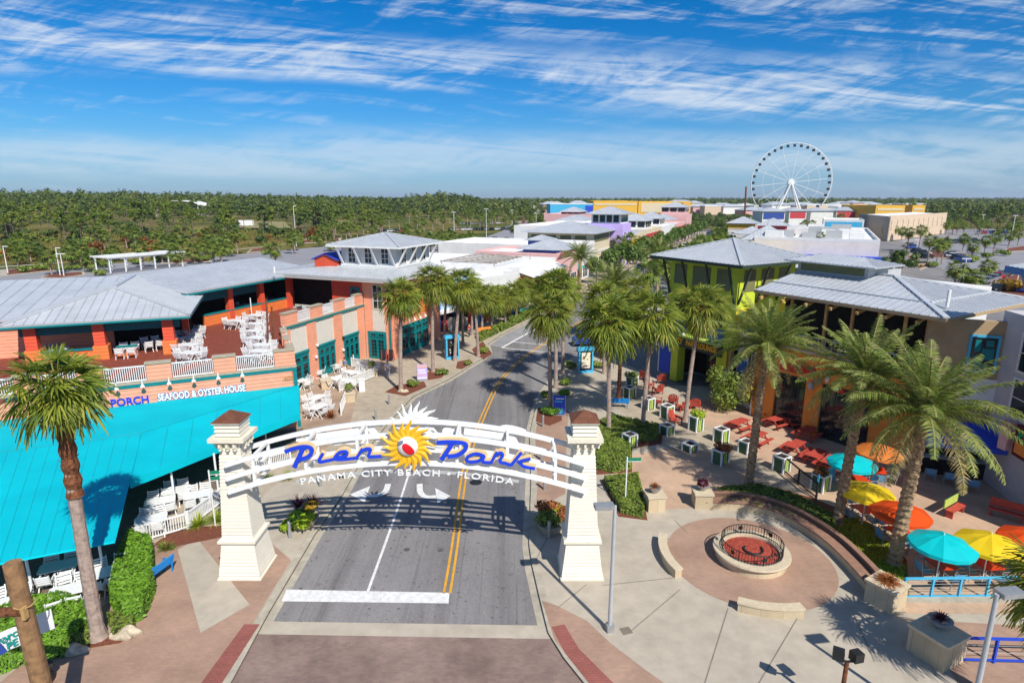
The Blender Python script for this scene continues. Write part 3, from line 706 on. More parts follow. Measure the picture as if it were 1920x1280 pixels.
# ================================================================== RESTAURANT ON THE LEFT
def RP(px, py, p0, n):
    u = (px - 960) / FPX; v = (640 - py) / FPX
    d = V(u, _c + v * _s, -_s + v * _c); o = V(0, 0, CAMH); n = Vector(n)
    return o + d * ((Vector(p0) - o).dot(n) / d.dot(n))
class Face:
    """an upright wall plane: origin a, running towards b; n points outwards (to the right of a->b seen from above)"""
    def __init__(s, a, b): s.a = V(a[0], a[1], 0); s.L = (V(b[0], b[1], 0) - s.a).length; s.d = (V(b[0], b[1], 0) - s.a).normalized(); s.n = V(s.d.y, -s.d.x, 0)
    def t(s, px, py): return (RP(px, py, s.a, s.n) - s.a).dot(s.d)
    def z(s, px, py): return RP(px, py, s.a, s.n).z
    def p(s, t, z, o=0.0): q = s.a + s.d * t + s.n * o; return V(q.x, q.y, z)
    def block(s, m, t0, t1, z0, z1, o0, o1):
        return m.prism([tuple(s.p(t0, 0, o0))[:2], tuple(s.p(t1, 0, o0))[:2], tuple(s.p(t1, 0, o1))[:2], tuple(s.p(t0, 0, o1))[:2]], z0, z1)
    def one(s, name, mt, par, *a): return s.block(MB(), *a).build(name, mt, par)
def railing(face, t0, t1, z0, z1, o, parent, name='railing', mt=None, gap=.13):
    m = MB(); mt = mt or M['white']
    face.block(m, t0, t1, z1 - .08, z1, o - .05, o + .05); face.block(m, t0, t1, z0, z0 + .07, o - .04, o + .04)
    n = max(2, int((t1 - t0) / gap))
    for k in range(n + 1):
        t = lerp(t0 + .03, t1 - .03, k / n); face.block(m, t - .022, t + .022, z0 + .05, z1 - .06, o - .022, o + .022)
    return m.build(name, mt, parent)
def window(face, t0, t1, z0, z1, par, frame, cols=2, rows=3, o=.0, fw=.09, bar=.05, name='window', door=False):
    """frame with a recessed pane and glazing bars"""
    m = MB()
    face.block(m, t0, t1, z1 - fw, z1, o - .06, o + .06); face.block(m, t0, t1, z0, z0 + (fw if not door else fw * 1.6), o - .06, o + .06)
    face.block(m, t0, t0 + fw, z0 + .01, z1 - .01, o - .06, o + .055); face.block(m, t1 - fw, t1, z0 + .01, z1 - .01, o - .06, o + .055)
    for k in range(1, cols): t = lerp(t0 + fw, t1 - fw, k / cols); face.block(m, t - bar / 2, t + bar / 2, z0 + fw, z1 - fw, o - .03, o + .04)
    for k in range(1, rows): z = lerp(z0 + fw, z1 - fw, k / rows); face.block(m, t0 + fw, t1 - fw, z - bar / 2, z + bar / 2, o - .03, o + .035)
    w = m.build(name, frame, par)
    face.one('pane', M['glass'], w, t0 + .02, t1 - .02, z0 + .02, z1 - .02, o - .03, o + .01)
    return w
def roof_part(par, polys, name='roof', mt=None, th=.16, gap=.55, rib=True, fascia=None):
    m = MB(); r = MB()
    for p in polys:
        m.slab(p, th); 
        if rib: r.ribs(p, gap, .055, .045)
    o = m.build(name, mt or M['roof'], par)
    if rib: r.build('standing_seam', M['roof_rib'], o)
    return o
rest = thing('restaurant', 'salmon boarded two-storey restaurant with turquoise canopy, roof deck and grey metal roofs', 'restaurant', (-22, 52, 0))
PD, QD = V(-.91, -.41, 0).normalized(), V(-.41, .91, 0).normalized()
C0 = V(-16.1, 43.2, 0)
SD, WD = V(.37, .93, 0).normalized(), V(-.93, .37, 0).normalized()
FRONT = Face(C0 + PD * 26, C0)                      # porch front, outward towards the camera
SIDE = Face(C0, C0 + QD * 9.6)
K0 = C0 + QD * 9.6
T1 = G(735, 675); T0 = G(690, 668.5)
STR = Face(K0, T0); TWF = Face(T1 + WD * 13.6, T1); TWS = Face(T1, T1 + SD * 11)
LF = FRONT.L
WT = .3
# ---- porch wing
FRONT.one('wall', M['salmon'], rest, 0, LF, 0, 4.5, -WT, 0)
SIDE.one('wall', M['salmon'], rest, 0, SIDE.L, 0, 4.5, -WT, -.002)
m = MB(); FRONT.block(m, 0, LF + .06, 4.5, 4.72, -WT, .06); FRONT.block(m, LF - .22, LF + .03, .0, 4.49, -.1, .04); m.build('teal_cornice', M['teal'], rest)
SIDE.one('teal_cornice', M['teal'], rest, .05, SIDE.L, 4.5, 4.72, -WT, .05)
m = MB(); FRONT.block(m, 0, LF + .02, 4.725, 4.86, -WT, .10); SIDE.block(m, .1, SIDE.L, 4.725, 4.855, -WT, .08); m.build('stone_ledge', M['cap'], rest)
m = MB(); m.prism([tuple(q)[:2] for q in (C0 + PD * 25 - V(-.1, .2, 0), C0 + V(-.3, .2, 0), K0 + V(-.3, 0, 0), T0 + WD * .3, T1 + WD * 13.4, V(-38, 76, 0), V(-46, 52, 0))], 4.45, 4.8); m.build('deck', M['deck'], rest)
rails = [tuple(sorted(FRONT.t(px, 690) for px in pr)) for pr in ((443, 516), (321, 401), (190, 273), (70, 140), (-60, 20))]
edges = [LF] + [x for r in rails for x in (r[1], r[0])] + [0]
for i in range(0, len(edges), 2):
    t1, t0 = edges[i], edges[i + 1]
    if t1 - t0 < .05: continue
    o = FRONT.one('parapet', M['salmon'], rest, t0, t1, 4.86, 6.0, -.45, -.02); FRONT.one('coping', M['cap'], o, t0 - .06, t1 + .04, 6.0, 6.12, -.5, .05)
for t0, t1 in rails: railing(FRONT, t0 + .04, t1 - .04, 4.9, 5.95, -.1, rest)
for k in range(3):
    t0 = .6 + k * 3.1; o = SIDE.one('parapet', M['salmon'], rest, t0, t0 + 1.5, 4.86, 6.0, -.45, -.03); SIDE.one('coping', M['cap'], o, t0 - .05, t0 + 1.55, 6.0, 6.12, -.5, .04)
    railing(SIDE, t0 + 1.55, t0 + 3.05, 4.9, 5.95, -.1, rest)
# signs and lamps on the front
def sign(face, txt, px0, py0, px1, h, mt, edge=None, o=.05, name='sign_lettering', bold=.01):
    a, b = RP(px0, py0, face.a, face.n), None
    t0, t1 = face.t(px0, py0), face.t(px1, py0); z = a.z
    m = textmesh(txt, 1, .06, (0, 0, 0), (1, 0, 0), (0, 1, 0), bold=bold / h if h else 0); w = max(p[0] for p in m.v)
    k = (t1 - t0) / w
    r = None
    for dz, oo, mm, g in (((0, o, mt, 0),) + (((-.03, o - .045, edge, .035),) if edge else ())):
        q = textmesh(txt, 1, .05, (0, 0, 0), (1, 0, 0), (0, 1, 0), bold=(bold + g) / h)
        q.v = [tuple(face.p(t0 + p[0] * k, z + dz + p[1] * h / .72, oo + p[2])) for p in q.v]
        r2 = q.build(name if r is None else 'sign_edge', mm, rest if r is None else r); r = r or r2
    return r
sign(FRONT, 'SEAFOOD & OYSTER HOUSE', 297, 751, 463, .50, M['white'], M['navy'], bold=.02)
sign(FRONT, 'BACK', 130, 771, 198, .50, M['royal'], bold=.02)
sign(FRONT, 'PORCH', 208, 762, 281, .52, M['blue_letter'], bold=.012)
sign(FRONT, '16220', 529, 713, 549, .30, M['wood_tan'], bold=.008)
for px in (222, 271, 321, 367, 413, 458):
    t = FRONT.t(px, 735); m = MB(); m.tube([FRONT.p(t, 4.6, .06), FRONT.p(t, 4.98, .2), FRONT.p(t, 5.0, .36), FRONT.p(t, 4.8, .46)], .022, 6)
    o = m.build('sign_lamp', M['white'], rest); q = MB(); c = FRONT.p(t, 4.60, .46); q.lathe([(.15, 0), (.12, .08), (.05, .16), (.04, .22)], 12, tuple(c)); q.build('lamp_shade', M['white'], o)
# dark glazing and doors under the canopy
for k in range(6): window(FRONT, LF - 3.2 - k * 3.9, LF - .6 - k * 3.9, .3, 2.9, rest, M['teal'], 3, 1)
# ---- canopy
zW, zM, zE = 3.3, 3.05, 2.65
W0 = FRONT.p(LF + .1, zW, .03); Wl = FRONT.p(LF - 24, zW, .03)
a_ = G(562, 775, 2.75); c_ = G(242, 901, 2.75); H_ = G(265, 812, 3.15); Ml = G(-40, 853, 3.15); d_ = G(215, 1014, 2.55); e_ = G(-120, 1078, 2.55)
m = MB()
def thick(m, pts, th=.03): m.slab(pts, th)
for poly in ([W0, H_, Ml], [W0, Ml, Wl], [W0, a_, H_], [a_, c_, H_], [H_, c_, d_], [H_, d_, e_], [H_, e_, Ml]): thick(m, poly)
can = m.build('canopy', M['awning'], rest)
def flap(p, q, dz=.42): m = MB(); m.slab([p, q, q - V(0, 0, dz) + V(.04, -.04, 0), p - V(0, 0, dz) + V(.04, -.04, 0)], .02); m.build('valance', M['awning'], can)
flap(a_, c_); flap(d_, e_, .06); flap(a_, W0, .3)
m = MB()
for pl in ((H_, Ml), (H_, c_), (W0, H_)): m.tube([q + V(0, 0, .012) for q in pl], .012, 5)
for k in range(1, 12):                                   # sewn joints of the cloth widths
    u = k / 12; m.tube([lerp(H_, Ml, u) + V(0, 0, .004), lerp(d_, e_, u) + V(0, 0, .004)], .007, 4)
for k in range(1, 7): u = k / 7; m.tube([lerp(W0, H_, u) + V(0, 0, .004), lerp(a_, c_, u) + V(0, 0, .004)], .007, 4)
m.build('canopy_seam', M['teal'], can)
for px, py in ((62, 1112), (197, 1085), (410, 925), (330, 952), (500, 838)):
    b = G(px, py); m = MB(); m.tube([b, V(b.x, b.y, 2.55)], .06, 8); m.build('canopy_post', M['white'], can)
m = MB(); m.prism([tuple(q)[:2] for q in (C0 + V(.3, -.3, 0), a_ + V(-.4, 0, 0), c_ + V(-.3, .1, 0), d_ + V(-.2, 0, 0), e_, C0 + PD * 25 + V(0, -.5, 0))], .0, .03); m.build('patio_floor', mat('shaded_patio_slab', (.20, .15, .11), .9, .2, 2), rest)  # floor cut to the canopy outline, canopy shade darkened into its colour
# ---- street front
LS = STR.L
zc = 5.66
STR.one('wall', M['panel'], rest, 0, LS, 0, zc, -WT - .02, -.06)
STR.one('wall_base', M['teal'], rest, 0, LS, 0, .35, -WT, -.03)
m = MB(); STR.block(m, 0, LS, zc, zc + .2, -WT, .10); m.build('teal_cornice', M['teal'], rest)
STR.one('stone_ledge', M['cap'], rest, 0, LS, zc + .205, zc + .30, -WT, .14)
bays = [(551, 582, 705, 649), (598, 631, 690, 629), (646, 675, 676, 616)]
prev = 0
for i, (x0, x1, yb, yt) in enumerate(bays):
    xm = (x0 + x1) / 2
    t0, t1 = STR.t(x0, yb), STR.t(x1, yb - 6)
    if prev < t0 - .1:
        STR.one('pilaster', M['salmon'], rest, prev, t0, 0, zc, -.1, .04)
    zt = 3.0
    m = MB(); STR.block(m, t0 - .02, t1 + .02, zt, zt + .22, -.05, .10); STR.block(m, t0, t1, 0.01, zt, -.05, .0); d = m.build('door_bay', M['teal'], rest)
    n = 2 if i == 0 else 3
    for k in range(n):
        a, b = lerp(t0 + .15, t1 - .15, k / n), lerp(t0 + .15, t1 - .15, (k + 1) / n)
        window(STR, a + .12, b - .12, .75, 2.05, d, M['teal'], 1, 2, .03, .05, .04); window(STR, a + .12, b - .12, 2.3, 2.75, d, M['teal'], 1, 1, .03, .05)
    prev = t1
STR.one('pilaster', M['salmon'], rest, prev, LS - .002, 0, zc, -.1, .04)
t_p = [STR.t(px, 640) for px in (545, 562, 597, 620, 642, 665)]
def parap(f, t0, t1, zb):
    o = f.one('parapet', M['salmon'], rest, t0, t1, zb, zb + 1.02, -.4, -.01); f.one('coping', M['cap'], o, t0 - .05, t1 + .05, zb + 1.02, zb + 1.14, -.45, .06)
q = [.02, 1.2] + [0] * 0
for i in range(4):
    a = lerp(0, LS, i / 3.5 ); b = a + LS / 7
    parap(STR, a + .02, min(b, LS - .02), zc + .305)
    if i < 3: railing(STR, b + .04, b + LS / 7 - .04, zc + .33, zc + 1.3, -.06, rest)
for px, py in ((592, 646), (641, 632), (641, 655), (590, 668)):
    t = STR.t(px, py); z = STR.z(px, py); m = MB(); m.lathe([(.05, 0), (.13, .1), (.13, .25), (.03, .32)], 10, tuple(STR.p(t, z - .2, .2))); m.obox(tuple(STR.p(t, 0, .1))[:2], .06, .2, z - .1, z - .04, math.atan2(STR.d.y, STR.d.x)); m.build('wall_lamp', M['white'] if py > 640 else M['black'], rest)
# ---- tower block
zt = 8.75
LTW = TWF.L
tA = LTW - 6.9
TWF.one('wall', M['salmon_red'], rest, tA, LTW - 3.32, 4.82, zt, -WT, 0)
TWF.one('wall', M['salmon'], rest, LTW - 3.3, LTW, 0, zt, -WT, 0.0)
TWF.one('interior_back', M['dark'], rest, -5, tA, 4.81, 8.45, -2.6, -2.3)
for k in (tA - .35, 0): TWF.one('column', M['salmon_red'], rest, k, k + .5, 4.81, zt, -.4, .02)
TWS.one('wall', M['salmon'], rest, .0, TWS.L, 0, zt, -WT, 0)
m = MB(); TWF.block(m, LTW - .12, LTW + .05, 0, zt - .1, .0, .06); TWF.block(m, LTW - 3.32, LTW - 3.18, 0, 6.8, .01, .07); m.build('corner_trim', M['teal'], rest)
TWF.one('white_panel', M['panel'], rest, TWF.t(699, 600), TWF.t(721, 600), 3.05, 5.4, -.02, .03)
window(TWF, TWF.t(698, 545), TWF.t(717, 545), 5.42, 8.1, rest, M['panel'], 2, 3, .02, .1)
d = TWF.one('door_bay', M['teal'], rest, TWF.t(690.5, 640), TWF.t(725, 640), .01, 3.0, -.02, .03)
ta, tb = TWF.t(696, 650), TWF.t(722, 650); tm = (ta + tb) / 2
window(TWF, ta, tm - .02, .08, 2.2, d, M['teal'], 2, 5, .05, .1, .03, 'door', True); window(TWF, tm + .02, tb, .08, 2.2, d, M['teal'], 2, 5, .05, .1, .03, 'door', True)
window(TWF, ta, tm - .1, 2.4, 2.85, d, M['teal'], 2, 1, .05); window(TWF, tm + .1, tb, 2.4, 2.85, d, M['teal'], 2, 1, .05)
window(TWF, TWF.t(657, 540), TWF.t(674, 540), 4.85, 7.7, rest, M['teal'], 1, 2, .03, .25, .1, 'door', True)
LT = TWS.L
for t0, t1 in ((.4, 1.5), (8.3, 10.4)): TWS.one('pilaster', M['salmon'], rest, t0, t1, 0, zt - .1, .0, .14)
d = TWS.one('door_bay', M['teal'], rest, 1.8, 8.0, .01, 3.3, -.02, .05)
for k in range(4):
    t = 2.0 + k * 1.5; window(TWS, t, t + 1.25, .5, 2.1, d, M['teal'], 2, 2, .08); window(TWS, t, t + 1.25, 2.35, 2.95, d, M['teal'], 2, 1, .08)
TWS.one('white_panel', M['orange_siding'], rest, 1.7, 8.1, 3.9, 7.2, .0, .04)
# looped metal emblem and its little lamps
m = MB()
for k, (a, b, r) in enumerate(((3.2, 5.2, .42), (4.1, 5.4, .5), (5.0, 5.15, .42), (3.7, 4.7, .38), (4.6, 4.6, .38), (5.5, 4.75, .36))):
    m.tube([TWS.p(a + math.cos(2 * math.pi * j / 16) * r * 1.3, b + math.sin(2 * math.pi * j / 16) * r, .14 + .012 * k) for j in range(17)], .05, 6)
m.build('looped_emblem', M['black'], rest)
for k in range(4):
    m = MB(); c = TWS.p(3 + k * 1.2, 3.65, .5); m.tube([TWS.p(3 + k * 1.2, 3.9, .02), TWS.p(3 + k * 1.2, 4.1, .3), c + V(0, 0, .2)], .025, 6); m.lathe([(.16, 0), (.05, .2)], 10, tuple(c)); m.build('sign_lamp', M['white'], rest)
# ---- upper wing along the deck
J = TWF.a; WA = J - SD * 13.2
WING = Face(WA, J)
zEv = 8.5
WING.one('low_wall', M['orange_siding'], rest, 2.0, WING.L, 4.81, 5.85, -.35, 0)
WING.one('teal_sill', M['teal'], rest, 2.0, WING.L - .02, 5.855, 5.95, -.4, .05)
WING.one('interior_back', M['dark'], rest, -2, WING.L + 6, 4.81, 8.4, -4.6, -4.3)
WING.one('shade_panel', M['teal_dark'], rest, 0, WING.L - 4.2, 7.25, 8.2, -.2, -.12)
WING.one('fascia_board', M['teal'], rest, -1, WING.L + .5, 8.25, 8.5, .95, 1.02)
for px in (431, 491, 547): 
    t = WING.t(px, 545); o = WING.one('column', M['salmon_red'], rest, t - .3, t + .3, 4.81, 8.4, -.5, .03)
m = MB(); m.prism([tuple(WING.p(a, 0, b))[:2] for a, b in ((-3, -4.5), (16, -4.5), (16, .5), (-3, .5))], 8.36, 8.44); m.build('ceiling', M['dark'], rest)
e0, e1 = WING.p(-.6, 8.6, 1.05), WING.p(WING.L + 5, 8.6, 1.05)
r0, r1 = e0 + WD * 9.2 + V(0, 0, 1.15), e1 + WD * 9.2 + V(0, 0, 1.15)
b0, b1 = r0 + WD * 7 - V(0, 0, 1.6), r1 + WD * 7 - V(0, 0, 1.6)
roof_part(rest, [[e0, e1, r1, r0], [r0, r1, b1, b0]], gap=.5)
# ---- pavilion
Lc, Fc = V(-36.9, 42.2, 8.0), V(-25.4, 46.7, 8.0); hx = (Fc - Lc).normalized(); hq = V(-hx.y, hx.x, 0)
Bc, BLc = Fc + hq * 14, Lc + hq * 14; wd = (Fc - Lc).length; rise = 1.65
ap, rd = (Lc + Fc) / 2 + hq * 6.2 + V(0, 0, rise), (Lc + Fc) / 2 + hq * 15 + V(0, 0, rise)
roof_part(rest, [[Lc, Fc, ap]], gap=.62)
roof_part(rest, [[Fc, Bc + hq * 1, rd, ap]], gap=.45); roof_part(rest, [[Lc, ap, rd, BLc + hq * 1]], gap=.45)
m = MB()
for pl in ((Lc, ap), (Fc, ap), (ap, rd)): m.beam(pl[0] + V(0, 0, .05), pl[1] + V(0, 0, .05), .28, .09)
m.build('ridge_cap', M['roof'], rest)
PV = Face(Lc, Fc); PS = Face(Fc, Fc + hq * 12)
m = MB(); PV.block(m, .0, PV.L, 7.72, 7.86, -.1, .02); PS.block(m, .02, PS.L, 7.72, 7.86, -.1, .0); m.build('fascia_board', M['teal'], rest)
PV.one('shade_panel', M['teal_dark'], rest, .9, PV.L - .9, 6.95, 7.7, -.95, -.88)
for px in (48, 180, 313):
    t = PV.t(px, 630); PV.one('column', M['salmon_red'], rest, t - .38, t + .38, 5.9, 7.75, -1.5, -.7)
    PV.one('column_base', M['orange_siding'], rest, t - .5, t + .5, 4.81, 5.9, -1.6, -.62)
for t0, t1 in ((.6, PV.t(165, 640)), (PV.t(195, 640), PV.t(250, 640))):
    PV.one('low_wall', M['orange_siding'], rest, t0 + .5, t1, 4.81, 5.6, -1.2, -.95); PV.one('teal_sill', M['teal'], rest, t0 + .5, t1, 5.61, 5.7, -1.3, -.85)
PS.one('column', M['salmon_red'], rest, 5.5, 6.1, 4.81, 7.7, -1.4, -.9); 
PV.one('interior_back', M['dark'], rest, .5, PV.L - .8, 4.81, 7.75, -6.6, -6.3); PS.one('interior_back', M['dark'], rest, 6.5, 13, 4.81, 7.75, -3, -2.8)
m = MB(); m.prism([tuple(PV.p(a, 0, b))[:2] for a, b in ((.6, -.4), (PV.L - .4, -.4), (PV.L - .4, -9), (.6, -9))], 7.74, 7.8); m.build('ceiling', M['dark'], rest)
# ---- western roofs reaching out of the picture
g0, g1 = rd + V(0, 0, .0), G(-130, 531, 9.65)
gd = (g1 - g0).normalized(); gn = V(gd.y, -gd.x, 0); gn = gn if gn.y < 0 else -gn
roof_part(rest, [[g0, g1, g1 + gn * 12 - V(0, 0, 1.7), g0 + gn * 12 - V(0, 0, 1.7)], [g0, g1, g1 - gn * 8 - V(0, 0, 1.4), g0 - gn * 8 - V(0, 0, 1.4)]], gap=1.15)
h0 = G(60, 570, 8.3); ha = G(-60, 545, 9.3)
roof_part(rest, [[h0, h0 + PD * 9, ha], [h0, ha, ha + QD * 6 + PD * 2 , h0 + QD * 7]], gap=.8)
FW = Face(g1 + gn * 12 + V(0, 0, -9.6), g0 + gn * 12); FW.one('wall', M['salmon'], rest, 0, FW.L, 0, 7.8, -1.2, -.9)
# ---- corner roof and lantern
zS = 8.85
A_ = TWF.p(-2.5, zS, 1.2); E1 = V(*(TWF.p(LTW, zS, 1.2) + TWF.d * 1.2)); E2 = E1 + SD * 11.6
cw = 7.0                                             # lantern width
cF = TWF.p(LTW + .1, 9.75, -1.6); cL = cF + WD * cw; cR = cF + SD * cw; cB = cL + SD * cw
A2 = A_ + SD * 5 + V(0, 0, .9)
roof_part(rest, [[A_, E1, cF, cL], [E1, E2, cR, cF], [A_, cL, cL + SD * 4 + V(0, 0, .1), A_ + SD * 9 + V(0, 0, .1)]], gap=.45)
m = MB(); m.prism([tuple(q)[:2] for q in (A_, E1, E2, E2 + WD * 12, A_ + SD * 10)], zS - .4, zS - .17); m.build('soffit', M['panel'], rest)
m = MB(); m.beam(A_ + V(0, 0, -.12), E1 + V(0, 0, -.12), .06, .3); m.beam(E1 + V(0, 0, -.12), E2 + V(0, 0, -.12), .06, .29); m.build('white_fascia', M['steel'], rest)
lant = MB(); lant.prism([tuple(q)[:2] for q in (cF, cR, cB, cL)], 9.2, 11.9); lant = lant.build('lantern', M['white_wall'], rest)
fA, fB = Face(cL, cF), Face(cF, cR)
for f in (fA, fB):
    f.one('lantern_sill', M['white'], lant, -.06, f.L + .06, 9.72, 10.0, .0, .14)
    for k in range(3):
        t = f.L * (.2 + .3 * k); window(f, t - .5, t + .5, 10.05, 11.75, lant, M['white'], 2, 3, .02, .08, .05)
    for k in range(4):
        t = f.L * (.03 + .313 * k); m = MB(); m.beam(f.p(t, 10.0, .1), f.p(t, 11.85, 1.15), .16, .22, f.d); m.build('strut', M['white'], lant)
eo = 1.15; zl = 12.0
cor = [cF - SD * eo - WD * eo, cR + SD * eo - WD * eo, cB + SD * eo + WD * eo, cL - SD * eo + WD * eo]
cor = [V(q.x, q.y, zl) for q in cor]; top = sum(cor, V(0, 0, 0)) / 4 + V(0, 0, 1.15)
roof_part(lant, [[cor[i], cor[(i + 1) % 4], top] for i in range(4)], 'lantern_roof', gap=.42)
m = MB()
for i in range(4): m.beam(cor[i] + V(0, 0, -.1), cor[(i + 1) % 4] + V(0, 0, -.1), .05, .2); 
m.build('lantern_fascia', M['white'], lant)
m = MB()
for i in range(4): m.beam(cor[i] + V(0, 0, .05), top + V(0, 0, .05), .2, .07)
m.build('hip_cap', M['roof'], lant)
# small gabled dormer with a blue roof beside the lantern
dc = cL + WD * 1.9 + V(0, 0, 0); DX, DY = -WD, SD
def dp(a, b, z): q = dc + DX * a + DY * b; return V(q.x, q.y, z)
m = MB(); m.prism([tuple(dp(a, b, 0))[:2] for a, b in ((-1.5, -.4), (1.5, -.4), (1.5, 3), (-1.5, 3))], 9.2, 10.35); m.add([dp(-1.5, -.4, 10.352), dp(1.5, -.4, 10.352), dp(0, -.4, 10.95)], [(0, 1, 2)]); dm = m.build('dormer', M['salmon_red'], rest)
m = MB(); m.slab([dp(-1.8, -.6, 10.35), dp(0, -.6, 11.05), dp(0, 3, 11.05), dp(-1.8, 3, 10.35)], .1); m.slab([dp(0, -.6, 11.06), dp(1.8, -.6, 10.36), dp(1.8, 3, 10.36), dp(0, 3, 11.06)], .1); m.build('dormer_roof', M['royal'], dm)
# chimney pipe and ladder
b = G(515, 512, 9.2); m = MB(); m.tube([b, b + V(0, 0, .7)], .09, 8); m.build('vent_pipe', M['white'], rest)
# ================================================================== RIGHT SIDE BUILDINGS
def sign_on(face, par, txt, t0, t1, z, h, mt, o=.05, bold=.01, name='sign_lettering'):
    m = textmesh(txt, 1, .05, (0, 0, 0), (1, 0, 0), (0, 1, 0), bold=bold / h); w = max(p[0] for p in m.v); k = (t1 - t0) / w
    m.v = [tuple(face.p(t0 + p[0] * k, z + p[1] * h / .72, o + p[2])) for p in m.v]
    return m.build(name, mt, par)
tow = thing('green_tower', 'lime green stucco corner tower with grey pyramid roof and dark struts', 'building', (18, 54, 0))
TA, TC = V(14.8, 56.2, 0), V(18.7, 49.6, 0)
ud = (TC - TA).normalized(); vd = V(-ud.y, ud.x, 0)
TL = Face(TA, TC); TR = Face(TC, TC + vd * 7.4)
m = MB(); TL.block(m, 0, TL.L, 4.3, 11.65, -7.4, 0); m.build('wall', M['lime'], tow)
TR.one('yellow_panel', M['yellow_stucco'], tow, .0, 7.2, 4.4, 7.9, -.02, .06)
# columns of the open ground floor
for t0, t1, mt in ((.25, 1.1, 'lime'), (5.6, 6.4, 'lime')): TL.one('column', M[mt], tow, t0 + .5, t1 + .5, 0.0, 4.3, -.9, .05)
TL.one('blue_flank', M['royal'], tow, -.9, .72, .5, 4.9, -.8, -.06); TL.one('white_edge', M['white'], tow, -.96, -.88, .4, 5.0, -.8, .0)
TL.one('yellow_edge', M['yellow_stucco'], tow, 6.92, 7.2, 0, 4.3, -.5, .09); TL.one('tan_post', M['wood_tan'], tow, 7.32, 7.55, 0, 4.6, -.4, .0)
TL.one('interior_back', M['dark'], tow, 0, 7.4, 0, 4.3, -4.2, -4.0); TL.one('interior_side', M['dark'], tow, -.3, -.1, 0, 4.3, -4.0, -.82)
window(TL, 3.2, 5.9, .2, 3.2, tow, M['dgreen'], 3, 3, -2.2)
TL.one('sign_board', M['dgreen'], tow, .6, 6.7, 3.55, 4.55, .02, .30); sign_on(TL, tow, 'CITY', 1.0, 2.4, 3.85, .5, M['yellow'], .32, .02); sign_on(TL, tow, 'PARK LOUNGE', 2.75, 6.3, 3.85, .5, M['yellow'], .32, .02)
TL.one('canopy_ledge', M['lime_pale'], tow, .3, 7.0, 4.62, 4.82, -.02, .9)
for k in range(4):
    t = 1.0 + k * 1.7; m = MB(); m.tube([TL.p(t, 5.2, .05), TL.p(t, 5.35, .4), TL.p(t, 5.25, .65), TL.p(t, 5.0, .7)], .03, 6); c = TL.p(t, 4.86, .7); m.lathe([(.14, 0), (.12, .12), (.03, .2)], 10, tuple(c)); m.build('sign_lamp', M['white'], tow)
for t0, t1 in ((.9, 2.5), (4.8, 6.7)): TL.one('blue_shutter', M['blue_steel'], tow, t0, t1, 4.95, 5.9, .01, .09)
window(TL, 5.2, 6.4, 6.1, 7.9, tow, M['dgreen'], 1, 1, .02); window(TL, .8, 2.0, 6.1, 7.9, tow, M['dgreen'], 1, 1, .02)
louv = mat_siding('bronze_louvre', (.20, .20, .085), .14, .1, .9)
for f, lst in ((TL, ((.55, 2.0), (2.75, 4.75), (5.45, 6.9))), (TR, ((.7, 2.1), (2.9, 4.5), (5.2, 6.6)))):
    for t0, t1 in lst: f.one('louvre', louv, tow, t0, t1, 9.3, 11.1, -.1, .05)
    for t in (.12, 2.4, 5.1, f.L - .15):
        m = MB(); m.beam(f.p(t, 8.3, .08), f.p(t, 11.6, 1.15), .13, .17, f.d); m.build('strut', M['dgreen'], tow)
eo = 1.35; zE = 11.75
tc = [TA - ud * eo - vd * eo, TC + ud * eo - vd * eo, TC + ud * eo + vd * (7.4 + eo), TA - ud * eo + vd * (7.4 + eo)]
tc = [V(q.x, q.y, zE) for q in tc]; cx = sum(tc, V(0, 0, 0)) / 4
tapex = V(cx.x, cx.y, HZ(447, cx))
roof_part(tow, [[tc[i], tc[(i + 1) % 4], tapex] for i in range(4)], gap=.42, th=.12)
m = MB()
for i in range(4): m.beam(tc[i] + V(0, 0, -.14), tc[(i + 1) % 4] + V(0, 0, -.14), .06, .24)
m.build('fascia', M['dgreen'], tow)
m = MB()
for i in range(4): m.beam(tc[i] + V(0, 0, .05), tapex + V(0, 0, .05), .26, .08)
m.build('hip_cap', M['roof'], tow)
# narrow blue and white link between tower and orange hall
lk = thing('narrow_shopfront', 'narrow light blue and white shopfront squeezed between green tower and orange hall', 'shop', tuple(TC + V(.4, -1, 0)))
O0, O1 = V(19.15, 45.9, 0), V(25.5, 36.1, 0); od = (O1 - O0).normalized(); ov = V(-od.y, od.x, 0)
LK = Face(TC + ov * .6, O0 + ov * .3)
LK.one('wall', M['white_wall'], lk, 0, LK.L, 0, 6.2, -3, -.1)
LK.one('blue_shutter', mat_siding('blue_louvre', (.03, .16, .50), .16, .1, .8), lk, .5, 2.0, .2, 3.8, -.1, .06)
window(LK, 2.3, 3.6, .5, 5.6, lk, M['white'], 2, 6, .0)
# ---- orange hall
hall = thing('orange_hall', 'orange stucco restaurant hall with open balcony under a wide low grey seamed roof', 'restaurant', (23, 41, 0))
OH = Face(O0, O1); L = OH.L
OH.one('wall', M['orange'], hall, 0, L, 4.1, 6.0, -.4, 0)
t = [OH.t(px, py) for px, py in ((1446, 790), (1502, 800), (1531, 806), (1622, 845))]
for a, b in ((0.01, t[0]), (t[1], t[2]), (t[3], L)): OH.one('pier', M['orange'], hall, a, b, 0, 4.095, -.4, -.002)
for a, b in ((t[0], t[1]), (t[2], t[3])):
    window(OH, a, b, .0, 4.05, hall, M['dgreen'], 4, 2, -.22, .10, .05, 'glass_door', True)
OH.one('white_edge', M['white'], hall, .02, .12, 0, 6, .0, .06)
OH.one('string_course', M['peach_wall'], hall, 0, L, 6.0, 6.18, -.45, .14)
OH.one('balcony_floor', M['wood_tan'], hall, 0, L, 5.75, 5.9, -3.2, -.41)
OH.one('interior_back', M['dark'], hall, 0, L, 5.9, 9.9, -3.6, -3.3)
